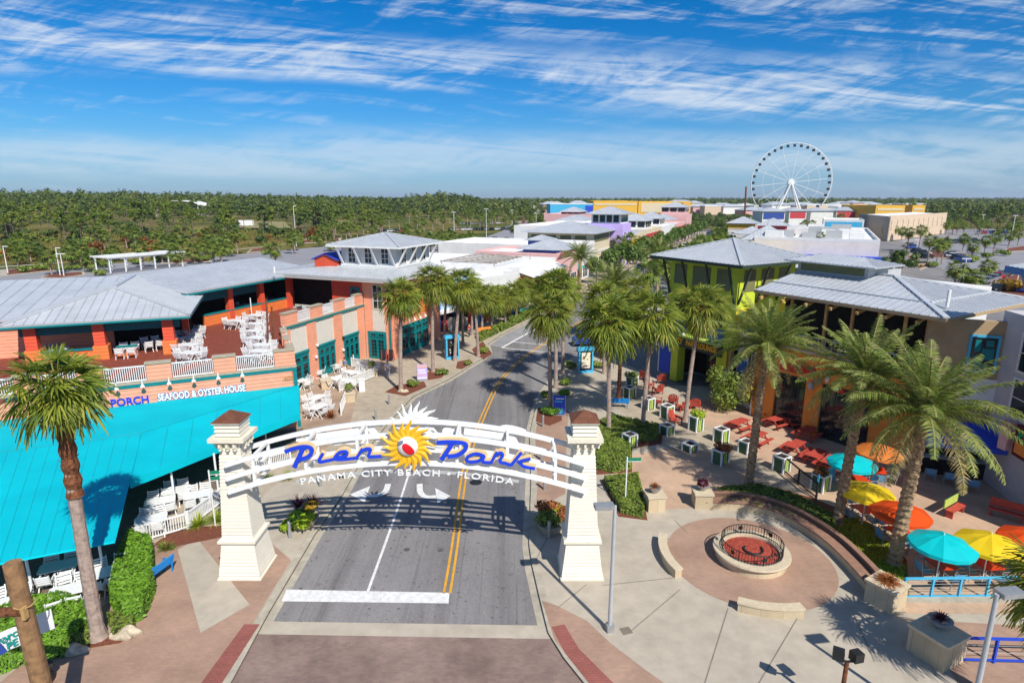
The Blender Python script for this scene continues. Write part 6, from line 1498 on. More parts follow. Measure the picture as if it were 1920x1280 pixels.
# parasols, red tables, blue chairs
def parasol(label, px, z, col, R=1.32, h=2.05, worn=False):
    q = G(*px, 2.2); b = V(q.x, q.y, 0); t = thing('parasol', label, 'parasol', tuple(b), 0, 'terrace parasols'); n = 8; vs = [b + V(0, 0, h + .48)]; fs = []
    for ring, (rr, zz) in enumerate(((.5, .30), (1.0, 0.0), (1.01, -.16))):
        for k in range(n * 2):
            a = 2 * math.pi * k / (n * 2) + .2; sg = 1 - (.035 if k % 2 else 0); dz = (-.035 if k % 2 else 0) + (.03 * math.sin(k * 2.1) if worn else 0); vs.append(b + V(math.cos(a) * R * rr * sg, math.sin(a) * R * rr * sg, h + zz + dz))
    N2 = n * 2
    for k in range(N2): fs.append((0, 1 + k, 1 + (k + 1) % N2))
    for r in range(2):
        for k in range(N2): fs.append((1 + r * N2 + k, 1 + (r + 1) * N2 + k, 1 + (r + 1) * N2 + (k + 1) % N2, 1 + r * N2 + (k + 1) % N2))
    m = MB(); m.add(vs, fs); m.build('canopy', M[col], t)
    m = MB(); m.tube([b + V(0, 0, .05), b + V(0, 0, h + .55)], .025, 8); m.build('pole', M['white'], t)
    m = MB()
    for k in range(n): a = 2 * math.pi * k / n + .2; m.beam(b + V(0, 0, h + .40), b + V(math.cos(a) * R * .97, math.sin(a) * R * .97, h - .03), .02, .02)
    m.build('ribs', M['wood_tan'], t); m = MB(); m.lathe([(.24, 0), (.24, .05), (.05, .1)], 14, tuple(b)); m.build('base', M['black'], t); return b
M['can_t'] = mat_leaf('turquoise_parasol_cloth', (.0, .55, .60), (.0, .62, .66), .25); M['can_y'] = mat_leaf('yellow_parasol_cloth', (.84, .57, .012), (.90, .66, .02), .25); M['can_r'] = mat_leaf('red_orange_parasol_cloth', (.76, .07, .008), (.84, .10, .01), .25); M['can_o'] = mat_leaf('faded_orange_parasol_cloth', (.72, .19, .03), (.84, .28, .06), .3)
M['sling'] = M['mesh_blue']; M['red_top'] = mat('red_table_top', (.62, .05, .015), .45, .1, 3)
UMB = [parasol('turquoise parasol half hidden by the second date palm trunk', (1598, 862), 2.4, 'can_t'), parasol('faded orange parasol near the orange hall wall', (1648, 842), 2.4, 'can_o', worn=True), parasol('yellow parasol with palm shade nearest the second date palm', (1626, 916), 2.4, 'can_y'),
    parasol('red orange parasol behind the nearest date palm trunk', (1690, 955), 2.4, 'can_r'), parasol('turquoise parasol over a table at the blue railing', (1768, 1014), 2.4, 'can_t'), parasol('yellow parasol over a table at the blue railing', (1857, 1013), 2.4, 'can_y'), parasol('red orange parasol cut by the right edge', (1938, 1006), 2.4, 'can_r')]
def sling_chair():
    t = thing('sling_chair', 'blue sling chair', 'chair'); m = MB(); m.slab([(-.24, -.24, .45), (.24, -.24, .45), (.24, .22, .43), (-.24, .22, .43)], .02); m.build('seat', M['sling'], t, world=False)
    m = MB(); m.slab([(-.24, .23, .5), (.24, .23, .5), (.24, .34, .9), (-.24, .34, .9)], .02); m.build('backrest', M['sling'], t, world=False)
    for s in (-1, 1):
        m = MB(); x = s * .27; m.strip([(x, -.25, 0), (x, -.25, .64), (x, .28, .64)], .03, .03); m.beam((x, .2, 0), (x, .35, .92), .03, .03); m.beam((x, -.25, .44), (x, .24, .44), .03, .03); m.build('side_frame', M['metal'], t, world=False)
    return t
def square_table(mt='red_top'):
    t = thing('square_table', 'red square table', 'table'); m = MB(); m.box(-.48, .48, -.48, .48, .71, .75); m.build('tabletop', M[mt], t, world=False)
    for x in (-1, 1):
        for y in (-1, 1): m = MB(); m.beam((x * .42, y * .42, 0), (x * .42, y * .42, .71), .045, .045); m.build('leg', M['metal'], t, world=False)
    return t
sq, sc_ = square_table(), sling_chair(); f1 = f2 = True
TT = ['under the half hidden turquoise parasol', 'beside the faded orange parasol', 'under the palm shaded yellow parasol', 'behind the nearest date palm trunk', 'under the turquoise parasol at the railing', 'under the yellow parasol at the railing', 'under the cut off red parasol']
TP = [(1610, 897), (1644, 881), (1622, 953), (1686, 995), (1765, 1056), (1852, 1056), (1945, 1045)]
for i, (b, w, tp_) in enumerate(zip(UMB, TT, TP)):
    o = sq if f1 else dup(sq); f1 = False; p = G(*tp_, .74); p.z = .01
    r0 = (.15, -.35, .1, .1, .05, .05, .1)[i]; o.location = tuple(p); o.rotation_euler = (0, 0, r0); o['label'] = 'red square table ' + w; o['group'] = 'red square tables'
    for a, sd_ in ((0, 'road'), (1, 'right'), (2, 'far'), (3, 'left')):
        q = sc_ if f2 else dup(sc_); f2 = False; an = r0 + a * math.pi / 2; q.location = tuple(p + V(math.sin(an) * .78, -math.cos(an) * .78, 0)); q.rotation_euler = (0, 0, an + math.pi)
        q['label'] = 'blue sling chair, %s side, table %s' % ({'road': 'near'}.get(sd_, sd_), w); q['group'] = 'blue sling chairs'
for i, (px, w) in enumerate([((1742, 900), 'first'), ((1778, 908), 'second'), ((1800, 915), 'third'), ((1822, 922), 'last')]):
    q = dup(sc_); q.location = tuple(G(*px)); q.rotation_euler = (0, 0, 3.0 - .4); q['label'] = '%s blue chair along the bar under the royal blue awning, counted from the palm' % w; q['group'] = 'blue sling chairs'
# railings on the terrace
def post_rail(label, pts, h, mt, wires=5, name='terrace_railing', bot=.12):
    pts = [V(*p) for p in pts]; t = thing(name, label, 'railing', tuple(pts[0])); 
    for i, p in enumerate(pts): m = MB(); m.obox(tuple(p)[:2], .09, .09, 0, h, .2); m.build('post', M[mt], t)
    for zr, wr in ((h, .1), (bot, .06)):
        m = MB()
        for a, b in zip(pts[:-1], pts[1:]): m.beam(a + V(0, 0, zr), b + V(0, 0, zr), wr, .07)
        m.build('rail', M[mt], t)
    m = MB()
    for a, b in zip(pts[:-1], pts[1:]):
        for k in range(wires): z = lerp(bot, h, (k + 1) / (wires + 1)); m.beam(a + V(0, 0, z), b + V(0, 0, z), .012, .012)
    m.build('wires', M['steel'], t)
a0 = G(1692, 1122)
post_rail('turquoise wire railing along the front of the parasol terrace', [a0 + V(1.22 * k, .02 * k, 0) for k in range(6)], 1.0, 'rail_blue')
m = MB(); m.box(a0.x - .2, a0.x + 9, a0.y - .3, a0.y + .1, 0, .10); structure(m.build('terrace_kerb', M['kerb']))
a1 = G(1795, 1240); post_rail('royal blue railing in shade at the bottom right edge', [a1 + V(1.3 * k, -.05 * k, 0) for k in range(4)], 1.05, 'royal', 2)
post_rail('thin iron fence along the terrace between the striped boxes', [G(*p) for p in ((1470, 885), (1496, 908), (1530, 935))], 1.0, 'black', 3)
g0_, g1_ = G(1532, 922), G(1562, 902); f = Face(g0_, g1_); t = thing('gate', 'small turquoise picket gate beside the second date palm', 'gate', tuple(g0_)); railing(f, 0, f.L, .12, 1.05, 0, t, 'pickets', M['rail_blue'], .14); m = MB(); f.block(m, -.08, 0, 0, 1.15, -.05, .05); f.block(m, f.L, f.L + .08, 0, 1.15, -.05, .05); m.build('gate_post', M['rail_blue'], t)
for i, (pa, pb) in enumerate((((1785, 975), (1810, 960)), ((1850, 965), (1920, 985)))):
    f = Face(G(*pa), G(*pb)); t = thing('bench', ['green backed bench end beside the dark step', 'long red bench against the lilac wall'][i], 'bench', tuple(f.a)); f.one('seat', M['picnic'], t, 0, f.L, .40, .46, -.4, .0); f.one('backrest', M['picnic' if i else 'lime_pale'], t, 0, f.L, .5, .95, -.5, -.44)
    for q in (.1, f.L - .2): f.one('leg', M['picnic'], t, q, q + .08, 0, .4, -.38, -.04)
c = G(1845, 880) + V(-.3, -.8, 0); m = MB(); m.lathe([(.26, 0), (.28, .8), (.3, .82), (.24, .95), (.05, 1.0)], 16, tuple(c)); tag(m.build('litter_bin', M['panel']), 'pale litter bin at the foot of the lilac wall', 'litter bin')
# white fences, tables and chairs -------------------------------------------------
def fence(label, a, b, h=.95):
    f = Face(a, b); t = thing('picket_fence', label, 'fence', tuple(f.a)); railing(f, 0, f.L, .1, h, 0, t, 'pickets', M['white'], .12)
    for q in (0, f.L): f.one('post', M['white'], t, q - .05, q + .05, 0, h + .08, -.05, .05)
fence('white picket fence in front of the canopy tables', G(262, 1018), G(352, 992)); fence('white picket fence behind the cycads', G(356, 990), G(415, 945)); fence('white patio fence facing the street by the copper grass', G(640, 778), G(655, 735)); fence('white patio fence along the street side tables', G(637, 735), G(704, 706)); fence('white patio fence by the double door', G(660, 688), G(692, 692)); fence('short white fence end near the salmon wall', G(660, 660), G(664, 688)); fence('white fence panel across the arch view', G(475, 890), G(545, 868))
for i, (px, s, h, mt, lab) in enumerate([((612, 727), .9, .85, None, 'stone planter among the patio tables'), ((656, 752), .8, .85, 'hedge2', 'stone planter with flowers at the patio fence corner'), ((698, 705), .85, .8, 'bush_leaf', 'stone planter at the street end of the patio')]):
    c = stone_box(lab, px, s, h, .4)
    if mt: bowl('leafy pot on the ' + lab, c, h, mt, .5, 'leaf')
m = MB(); m.obox(tuple(G(679, 733))[:2], .5, .4, 0, 1.1, .3); m.obox(tuple(G(679, 733))[:2], .6, .5, 1.101, 1.16, .3); tag(m.build('host_stand', M['white']), 'white host stand box outside the patio fence', 'stand')
def patio_chair():
    t = thing('patio_chair', 'white chair', 'chair'); m = MB()
    for k in range(4): m.box(-.24, .24, -.24 + .118 * k, -.145 + .118 * k, .42, .445)
    m.build('seat', M['white'], t, world=False); m = MB()
    for k in range(4): m.beam((-.24, .25 + .035 * k, .53 + .115 * k), (.24, .25 + .035 * k, .53 + .115 * k), .025, .085)
    m.build('backrest', M['white'], t, world=False)
    for s in (-1, 1):
        m = MB(); x = s * .27; m.beam((x, -.26, 0), (x, .16, .64), .04, .04); m.beam((x, .24, 0), (x, -.22, .64), .04, .04); m.beam((x, -.28, .65), (x, .3, .65), .06, .03); m.beam((x, .2, .4), (x, .4, .97), .04, .04); m.build('side_frame', M['white'], t, world=False)
    return t
def patio_table():
    t = thing('patio_table', 'white table', 'table'); m = MB(); m.prism([(-.75, -.34), (-.62, -.44), (.62, -.44), (.75, -.34), (.75, .34), (.62, .44), (-.62, .44), (-.75, .34)], .70, .74); m.build('tabletop', M['white'], t, world=False)
    for x in (-1, 1): m = MB(); m.beam((x * .5, -.36, 0), (x * .5, .3, .7), .05, .05); m.beam((x * .5, .36, 0), (x * .5, -.3, .7), .05, .05); m.build('trestle', M['white'], t, world=False)
    return t
pch, ptb = patio_chair(), patio_table(); f1 = f2 = True
SPOTS = []
sa = math.atan2(SD.y, SD.x)
for px, w in [((586, 706), 'against the salmon pilaster on the patio'), ((620, 695), 'before the middle teal door bay'), ((564, 726), 'at the corner of the turquoise canopy'), ((626, 724), 'beside the patio stone planter'), ((659, 711), 'in the middle of the patio fence'), ((690, 699), 'next to the double door fence'), ((595, 760), 'at the far half of the twin tables by the copper grass'), ((598, 778), 'at the near half of the twin tables by the copper grass'), ((650, 727), 'at the patio fence corner with the flower planter')]:
    SPOTS.append((G(*px), w, sa + (.0 if px[1] > 750 else 1.2), 6, 'white patio'))
for px, w in [((441, 600), 'by the white pole on the roof deck'), ((479, 590), 'along the orange deck wall'), ((478, 606), 'in the far row of the roof deck'), ((477, 619), 'in the second row of the roof deck'), ((480, 632), 'in the third row of the roof deck'), ((492, 645), 'beside the dark palm trunks on the roof deck'), ((487, 657), 'nearest the deck railing on its right part'),
        ((351, 632), 'in shade beneath the pavilion eave'), ((358, 618), 'deepest in the shade of the pavilion'), ((352, 645), 'between pavilion shade and sun'), ((355, 660), 'sunlit at the pavilion corner of the deck railing')]:
    SPOTS.append((G(*px, 5.55) - V(0, 0, .75), w, sa + math.pi / 2 + .1, 6, 'white deck'))
for px, w in [((300, 938), 'just inside the white picket fence'), ((283, 972), 'touching the white picket fence'), ((372, 926), 'beside the right canopy post'), ((330, 918), 'deep in canopy shade'), ((130, 1104), 'in the sun behind the rusty fan palm'), ((10, 1130), 'at the left edge under the canopy'), ((205, 1070), 'in shade beside the tall hedge'), ((110, 1060), 'far inside the canopy shade')]:
    SPOTS.append((G(*px, .75) - V(0, 0, .75), w, math.atan2(PD.y, PD.x) + .05, 4, 'white canopy'))
for p, w, a, n, g in SPOTS:
    z = p.z + .03 if g == 'white canopy' else p.z
    z = max(z, 4.8) if g == 'white deck' else max(z, .01)
    o = ptb if f1 else dup(ptb); f1 = False; o.location = (p.x, p.y, z); o.rotation_euler = (0, 0, a); o['label'] = 'white table ' + w; o['group'] = g + ' tables'
    spots = [(-.38, -.68, math.pi, 'left near'), (.38, -.68, math.pi, 'right near'), (-.38, .68, 0, 'left far'), (.38, .68, 0, 'right far'), (-1.0, 0, math.pi / 2, 'one end'), (1.0, 0, -math.pi / 2, 'other end')][:n]
    for x, y, r, nm in spots:
        q = pch if f2 else dup(pch); f2 = False; c, s = math.cos(a), math.sin(a); rr = random.Random(int(p.x * 91 + x * 17 + y * 5)); x += rr.uniform(-.06, .06); y += rr.uniform(-.08, .08)
        q.location = (p.x + x * c - y * s, p.y + x * s + y * c, z); q.rotation_euler = (0, 0, a + r + rr.uniform(-.2, .2))
        q['label'] = 'white slatted chair, %s seat, table %s' % (nm, w) if len(w.split()) < 8 else 'white chair, %s, table %s' % (nm, ' '.join(w.split()[:9])); q['group'] = g + ' chairs'
for k, (px, w) in enumerate((((238, 652), 'inside the pavilion behind the low wall'), ((285, 640), 'deep inside the pavilion'), ((100, 655), 'at the left bay of the pavilion'), ((455, 572), 'inside the upper wing at its first bay'), ((515, 560), 'inside the upper wing at its second bay'))):
    p = G(*px, 5.5); p.z = 4.81; a = .4 + .3 * k; o = dup(ptb, (p.x, p.y, p.z), a, 'white table ' + w, 'white indoor tables')
    for x, y, r, nm in ((-.4, -.7, math.pi, 'left near'), (.4, -.7, math.pi, 'right near'), (-.4, .7, 0, 'left far'), (.4, .7, 0, 'right far')): c, s = math.cos(a), math.sin(a); dup(pch, (p.x + x * c - y * s, p.y + x * s + y * c, p.z), a + r, 'white chair, %s seat, table %s' % (nm, w), 'white indoor chairs')
# dead palm sculptures and a white pole on the deck
for i, (px, hpx) in enumerate((((502, 655), (499, 560)), ((512, 650), (509, 575)))):
    b = G(*px, 4.85); tp = PY(hpx[0], hpx[1], b.y); t = thing('artificial_palm', ['slim dark ornamental palm with wilted head on the roof deck', 'second dark ornamental palm close to the street parapet'][i], 'palm tree', tuple(b)); m = MB(); m.tube([b, lerp(b, tp, .5) + V(.05, 0, 0), tp], [.11, .09, .07], 8); m.build('trunk', M['trunk_brown'], t)
    m = MB(); rng = random.Random(i)
    for k in range(14): fan_frond(m, k * .9, rng.uniform(-.9, .2), .25, .42, 9, rng, .9, 2)
    m.build('fronds', M['oak_leaf'], t)
b = G(473, 598, 4.8); m = MB(); m.tube([b, b + V(0, 0, 2.2)], .05, 8); m.lathe([(.3, 0), (.3, .08)], 14, tuple(b)); tag(m.build('closed_parasol_pole', M['white']), 'bare white parasol pole on the roof deck', 'pole')
b = G(586, 565, 4.8); t = thing('step_ladder', 'yellow step ladder standing in the dark upper opening', 'ladder', tuple(b)); 
for s in (-1, 1): m = MB(); m.beam(b + V(s * .25, -.3, 0), b + V(s * .15, 0, 2.2), .05, .05); m.beam(b + V(s * .25, .4, 0), b + V(s * .15, .05, 2.2), .05, .05); m.build('side_rail', M['yellow'], t)
m = MB()
for k in range(6): m.beam(b + V(-.24 + .015 * k, -.28 + .045 * k, .3 + .3 * k), b + V(.24 - .015 * k, -.28 + .045 * k, .3 + .3 * k), .04, .06)
m.build('rungs', M['yellow'], t)
# wooden utility pole with brace, banner and floodlights in the near corner
b = V(-16.35, 16.6, 0); zt = 4.5
b = G(112, 1420); tp = PY(23, 1055, b.y - .1); t = thing('wooden_pole', 'thick weathered wooden pole with a bolted beam in the bottom left corner', 'pole', tuple(b)); m = MB(); n = 12
m.tube([lerp(b, tp, k / n) for k in range(n + 1)], [lerp(.27, .23, k / n) for k in range(n + 1)], 16); m.build('shaft', M['pole_wood'], t)
c = PY(40, 1145, b.y - .25); m = MB(); m.tube([c, c + V(-2.4, .5, -.55)], .14, 10); m.build('beam', M['trunk_brown'], t); m = MB(); m.beam(c + V(.12, -.04, .16), c + V(.12, -.04, -.22), .16, .1); m.build('bracket', M['wood_tan'], t)
m = MB(); m.tube([c + V(.26 * math.cos(k), .26 * math.sin(k) + .15, .14 + .02 * math.sin(k * 2)) for k in [j * .6 for j in range(12)]], .018, 5); m.build('rope', M['wood_tan'], t)
f0, f1_ = PY(-12, 1212, b.y + .5), PY(70, 1172, b.y + .9)
bn = thing('banner', 'white cloth banner with hand painted green words tied behind the wooden pole', 'banner', (f0.x, f0.y, 0)); X = (f1_ - f0); Y = V(0, 0, 1); X.normalize()
zc = f0.z; m = MB(); nn = 8; L = 1.75; vs = []
for k in range(nn + 1):
    p = f0 + X * (L * k / nn) + V(0, .05 * math.sin(k * 1.3), 0); vs += [p + V(0, 0, .34), p - V(0, 0, .36)]
m.add(vs, [(2 * k, 2 * k + 1, 2 * k + 3, 2 * k + 2) for k in range(nn)]); cl = m.build('cloth', M['white'], bn)
nrm = V(X.y, -X.x, 0).normalized() * .07
for txt, dx, dz, sz in (('Porch', .05, .02, .36), ('PE', .36, -.28, .34)):
    q = textmesh(txt, sz, .01, f0 + X * dx + V(0, 0, dz) + nrm, X, V(0, 0, 1), bold=.008); q.build('painted_word', mat('hand_painted_green', (.0, .28, .24), .6), cl)
m = MB(); m.beam(f0 + X * .02 + nrm + V(0, 0, -.12), f0 + X * .28 + nrm + V(0, 0, -.12), .02, .40); m.build('printed_patch', M['navy'], cl)
fb = G(84, 1275); t = thing('floodlight', 'black floodlight and box standing on the pavement behind the wooden pole', 'floodlight', tuple(fb)); m = MB(); m.obox(tuple(fb + V(.1, -.1, 0))[:2], .5, .35, 0, .32, .2); m.build('housing', M['black'], t); m = MB(); m.lathe([(.16, -.18), (.26, 0), (.26, .08), (.12, .12)], 8); m.v = [tuple(fb + V(.12 + p[0], .05 + p[2], .55 + p[1])) for p in m.v]; m.build('lamp_head', M['black'], t)
# ================================================================== SHOPS ALONG THE STREET
def hip(par, c, ux, hw, hd, z, rise, over=.9, gap=.6, name='roof', rib=True, ridge=.0):
    """hip roof over a rectangle: c centre, ux unit along its width, hw/hd half sizes"""
    uy = V(-ux.y, ux.x, 0); a, b = hw + over, hd + over
    q = [V((c + ux * x * a + uy * y * b).x, (c + ux * x * a + uy * y * b).y, z) for x, y in ((-1, -1), (1, -1), (1, 1), (-1, 1))]
    if abs(a - b) < .3: ap_ = V(c.x, c.y, z + rise); polys = [[q[i], q[(i + 1) % 4], ap_] for i in range(4)]
    elif a > b: e = a - b; p0, p1 = c - ux * e, c + ux * e; p0, p1 = V(p0.x, p0.y, z + rise), V(p1.x, p1.y, z + rise); polys = [[q[0], q[1], p1, p0], [q[1], q[2], p1], [q[2], q[3], p0, p1], [q[3], q[0], p0]]
    else: e = b - a; p0, p1 = c - uy * e, c + uy * e; p0, p1 = V(p0.x, p0.y, z + rise), V(p1.x, p1.y, z + rise); polys = [[q[0], q[1], p0], [q[1], q[2], p1, p0], [q[2], q[3], p1], [q[3], q[0], p0, p1]]
    return roof_part(par, polys, name, gap=gap, rib=rib, th=.14)
def block(par, name, f, t0, t1, z0, z1, depth, mt): return f.one(name, M[mt], par, t0, t1, z0, z1, -depth, 0)
def flat_roof(par, f, t0, t1, depth, z, mt='roof_white', par_h=.5, wall='white_wall'):
    m = MB(); f.block(m, t0 + .3, t1 - .3, z - .1, z + .03, -depth + .3, -.3); o = m.build('roof', M[mt], par)
    m = MB(); f.block(m, t0, t1, z, z + par_h, -.3, .02); f.block(m, t0, t1, z, z + par_h, -depth, -depth + .3); f.block(m, t0, t0 + .3, z, z + par_h - .003, -depth + .3, -.3); f.block(m, t1 - .3, t1, z, z + par_h - .003, -depth + .3, -.3); m.build('parapet', M[wall], par); return o
def roof_units(roof, f, lst, z):
    for t, o, sx, sy, h in lst:
        m = MB(); f.block(m, t, t + sx, z + .03, z + h * 1.2, -o - sy, -o); m.build('roof_unit', M['white_wall' if int(t * 7 + o) % 3 else 'steel'], roof)
def shopfronts(par, f, t0, t1, n, z1=3.0, frame='white', z0=.3, o=.0, gap=.5, rows=1):
    for k in range(n):
        a, b = lerp(t0, t1, k / n) + gap / 2, lerp(t0, t1, (k + 1) / n) - gap / 2; window(f, a, b, z0, z1, par, M[frame], 3, rows + 1, o, .1, .06)
def awn(par, f, t0, t1, z, dz, out, mt): m = MB(); m.slab([f.p(t0, z, .02), f.p(t1, z, .02), f.p(t1, z - dz, out), f.p(t0, z - dz, out)], .05); return m.build('awning', M[mt], par)
def sface(t0, t1, r, left=True):
    a, b = street(t0, r), street(t1, r); return Face(a, b) if left else Face(b, a)
# left row: normal must face the road: Face(a->b) normal is right of a->b = towards +r : good for the left side
s1 = thing('souvenir_shop', 'souvenir shop with sky mural front and white curved gable beside the salmon restaurant', 'shop', tuple(street(14, -13)))
F = Face(V(-10.6, 74.5, 0), street(27, -10.8)); L = F.L
block(s1, 'wall', F, 0, L, 0, 5.6, 26, 'white_wall'); r_ = flat_roof(s1, F, 0, L, 26, 5.6)
F.one('mural', mat('sky_mural', (.07, .42, .74), .7, .1, .35, col2=(.55, .66, .72)), s1, .6, 7.6, 3.0, 6.6, .02, .2)
m = MB(); sweep(m, [F.p(lerp(.4, 1.6, k / 8), 2.9 + 4.1 * math.sin(k / 8 * 1.5), .3) for k in range(9)], .3, .4, F.n); sweep(m, [F.p(.9 + 6.4 * k / 8, 7.0 + .5 * math.sin(k / 8 * 3.14), .3) for k in range(9)], .3, .35, F.n); m.build('gable_frame', M['white'], s1)
m = MB(); m.lathe([(.01, 0), (.8, .05), (.8, .15), (.01, .2)], 18); m.v = [tuple(F.p(1.9 + p[0] * 1.3, 6.2 + p[1], .22 + p[2])) for p in m.v]; o_ = m.build('oval_sign', M['lime_dark'], s1)
F.one('canopy_band', M['white'], s1, .3, 8.2, 2.6, 2.98, .0, 1.2)
F.one('front_opening_shade', M['dark'], s1, 1.0, L - 1, .1, 2.6, -.02, .02)  # flat dark sheet stands in for the shaded shop opening
rng = random.Random(8)
for k in range(16):
    t = 1.4 + k * (L - 3) / 16; w = rng.uniform(.5, .95); h = rng.uniform(1.2, 3.9); F.one('wares_rack' if k % 2 else 'display_panel', M[['royal', 'crimson', 'steel', 'navy', 'lime_dark', 'cream', 'crimson', 'sky_blue'][k % 8]], s1, t, t + w, .1, h, .05, rng.uniform(.3, .9))
F.one('blue_pillar', M['royal'], s1, 8.6, 9.4, 0, 4.4, .05, .7)
roof_units(r_, F, [(3, 6, 2.2, 1.6, .8), (9, 12, 1.6, 1.6, .7), (13, 5, 2.6, 1.4, .9)], 5.6)
s2 = thing('orange_fronted_shop', 'long white roofed shop with orange front and pale lattice shadow on its roof', 'shop', tuple(street(35, -13)))
F = Face(street(27.3, -10.8), street(45, -11.2)); L = F.L
block(s2, 'wall', F, 0, L, 0, 6.2, 34, 'white_wall'); r_ = flat_roof(s2, F, 0, L, 34, 6.2); awn(s2, F, .2, L - .4, 6.0, .7, 2.4, 'white_wall')
F.one('orange_front', M['salmon_red'], s2, .2, L * .7, 3.0, 5.2, .01, .08); shopfronts(s2, F, .5, L - .5, 4, 2.7)
m = MB()
for k in range(7): m.beam(F.p(1 + k * 2.3, 7.1, -14), F.p(1 + k * 1.75, 7.1, -4), .07, .18)
for k in range(3): m.beam(F.p(.6, 7.28, -5 - k * 4), F.p(L - 1, 7.28, -5 - k * 4), .07, .12)
for a in (.8, L - 1.2):
    for b in (-4.4, -13.6): m.beam(F.p(a, 6.2, b), F.p(a, 7.1, b), .16, .16)
m.build('roof_pergola', M['tan_wall'], s2)
s3 = thing('pink_shop', 'pink stucco shop with dark trellis under a small grey hip roof', 'shop', tuple(street(50, -13)))
F = Face(street(45.3, -11.2), street(58, -11.2)); L = F.L
block(s3, 'wall', F, 0, L, 0, 6.8, 16, 'pink'); flat_roof(s3, F, 0, L, 16, 6.8, wall='pink'); shopfronts(s3, F, .5, L - .5, 3, 3.0)
m = MB()
for k in range(9): m.beam(F.p(.4 + k * .8, 6.2, .1), F.p(.4 + k * .8, 7.6, .9), .08, .12)
m.beam(F.p(.2, 7.0, .6), F.p(7.2, 7.0, .6), .1, .1); m.build('trellis', M['trunk_brown'], s3)
hip(s3, F.p(L * .72, 0, -4.5), F.d, 4.2, 4.2, 7.6, 1.7, .8); F.one('navy_upper', M['navy'], s3, L * .72 - 4, L * .72 + 4, 6.8, 7.6, -8.5, -.4)
s4 = thing('white_shop', 'low white shop with a little blue windowed lantern on its flat roof', 'shop', tuple(street(66, -20)))
F = Face(street(58.5, -13), street(76, -13)); L = F.L; block(s4, 'wall', F, 0, L, 0, 6.6, 30, 'white_wall'); r_ = flat_roof(s4, F, 0, L, 30, 6.6, par_h=1.0); shopfronts(s4, F, .5, L - .5, 4, 3.0)
F.one('lantern', M['navy'], s4, 5, 10, 6.7, 8.3, -11, -7); hip(s4, F.p(7.5, 0, -9), F.d, 2.5, 2, 8.3, .9, .6)
awn(s4, F, 1, 6, 3.6, .6, 1.4, 'teal_bright')
s5 = thing('cream_hall', 'cream hall with olive louvres under a broad grey hip roof', 'building', tuple(street(86, -24)))
F = Face(street(78, -14), street(93, -14)); L = F.L; block(s5, 'wall', F, 0, L, 0, 9.0, 16, 'cream_wall'); hip(s5, F.p(L / 2, 0, -8), F.d, L / 2, 8, 9.1, 2.3, 1.3)
F.one('louvre_band', louv, s5, 1, L - 1, 7.0, 8.6, .0, .06); S_ = Face(F.p(0, 0, -16), F.p(0, 0, 0)); 
for k in range(4): S_.one('louvre', louv, s5, 1 + k * 3.6, 3.6 + k * 3.6, 6.6, 8.5, .0, .06)
shopfronts(s5, F, .6, L - .6, 3, 3.4); F.one('stucco_band', M['white_wall'], s5, 0, L, 4.6, 5.0, .0, .1)
s6 = thing('purple_tower', 'purple stucco tower with glazed lantern and grey pyramid roof', 'tower', tuple(street(97, -12)))
F = Face(street(94, -11), street(103, -11)); L = F.L; block(s6, 'wall', F, 0, L, 0, 10.6, 9, 'purple'); S_ = Face(F.p(0, 0, -9), F.p(0, 0, 0))
cL_ = F.one('lantern', M['white_wall'], s6, .7, L - .7, 10.6, 12.9, -8.3, -.7)
for f_ in (Face(F.p(.7, 0, -.7), F.p(L - .7, 0, -.7)), Face(F.p(.7, 0, -8.3), F.p(.7, 0, -.7))):
    for k in range(4): window(f_, .4 + k * 1.75, 1.8 + k * 1.75, 10.9, 12.7, cL_, M['teal'], 1, 2, .02)
hip(s6, F.p(L / 2, 0, -4.5), F.d, L / 2 - .7, 3.8, 12.95, 1.9, 1.5)
S_.one('recess', M['tan_wall'], s6, 2.6, 6.4, 3.2, 6.6, .0, .04); S_.one('side_opening_shade', M['dark'], s6, 2.8, 6.2, .2, 3.1, .0, .05); window(S_, 3, 6, 3.4, 5.2, s6, M['white'], 3, 2, .06); window(F, 1.5, 3, 7, 8.6, s6, M['white'], 1, 2); window(F, 1, 4, .3, 3.2, s6, M['white'], 2, 2)  # dark sheet on the flank stands in for a shaded opening
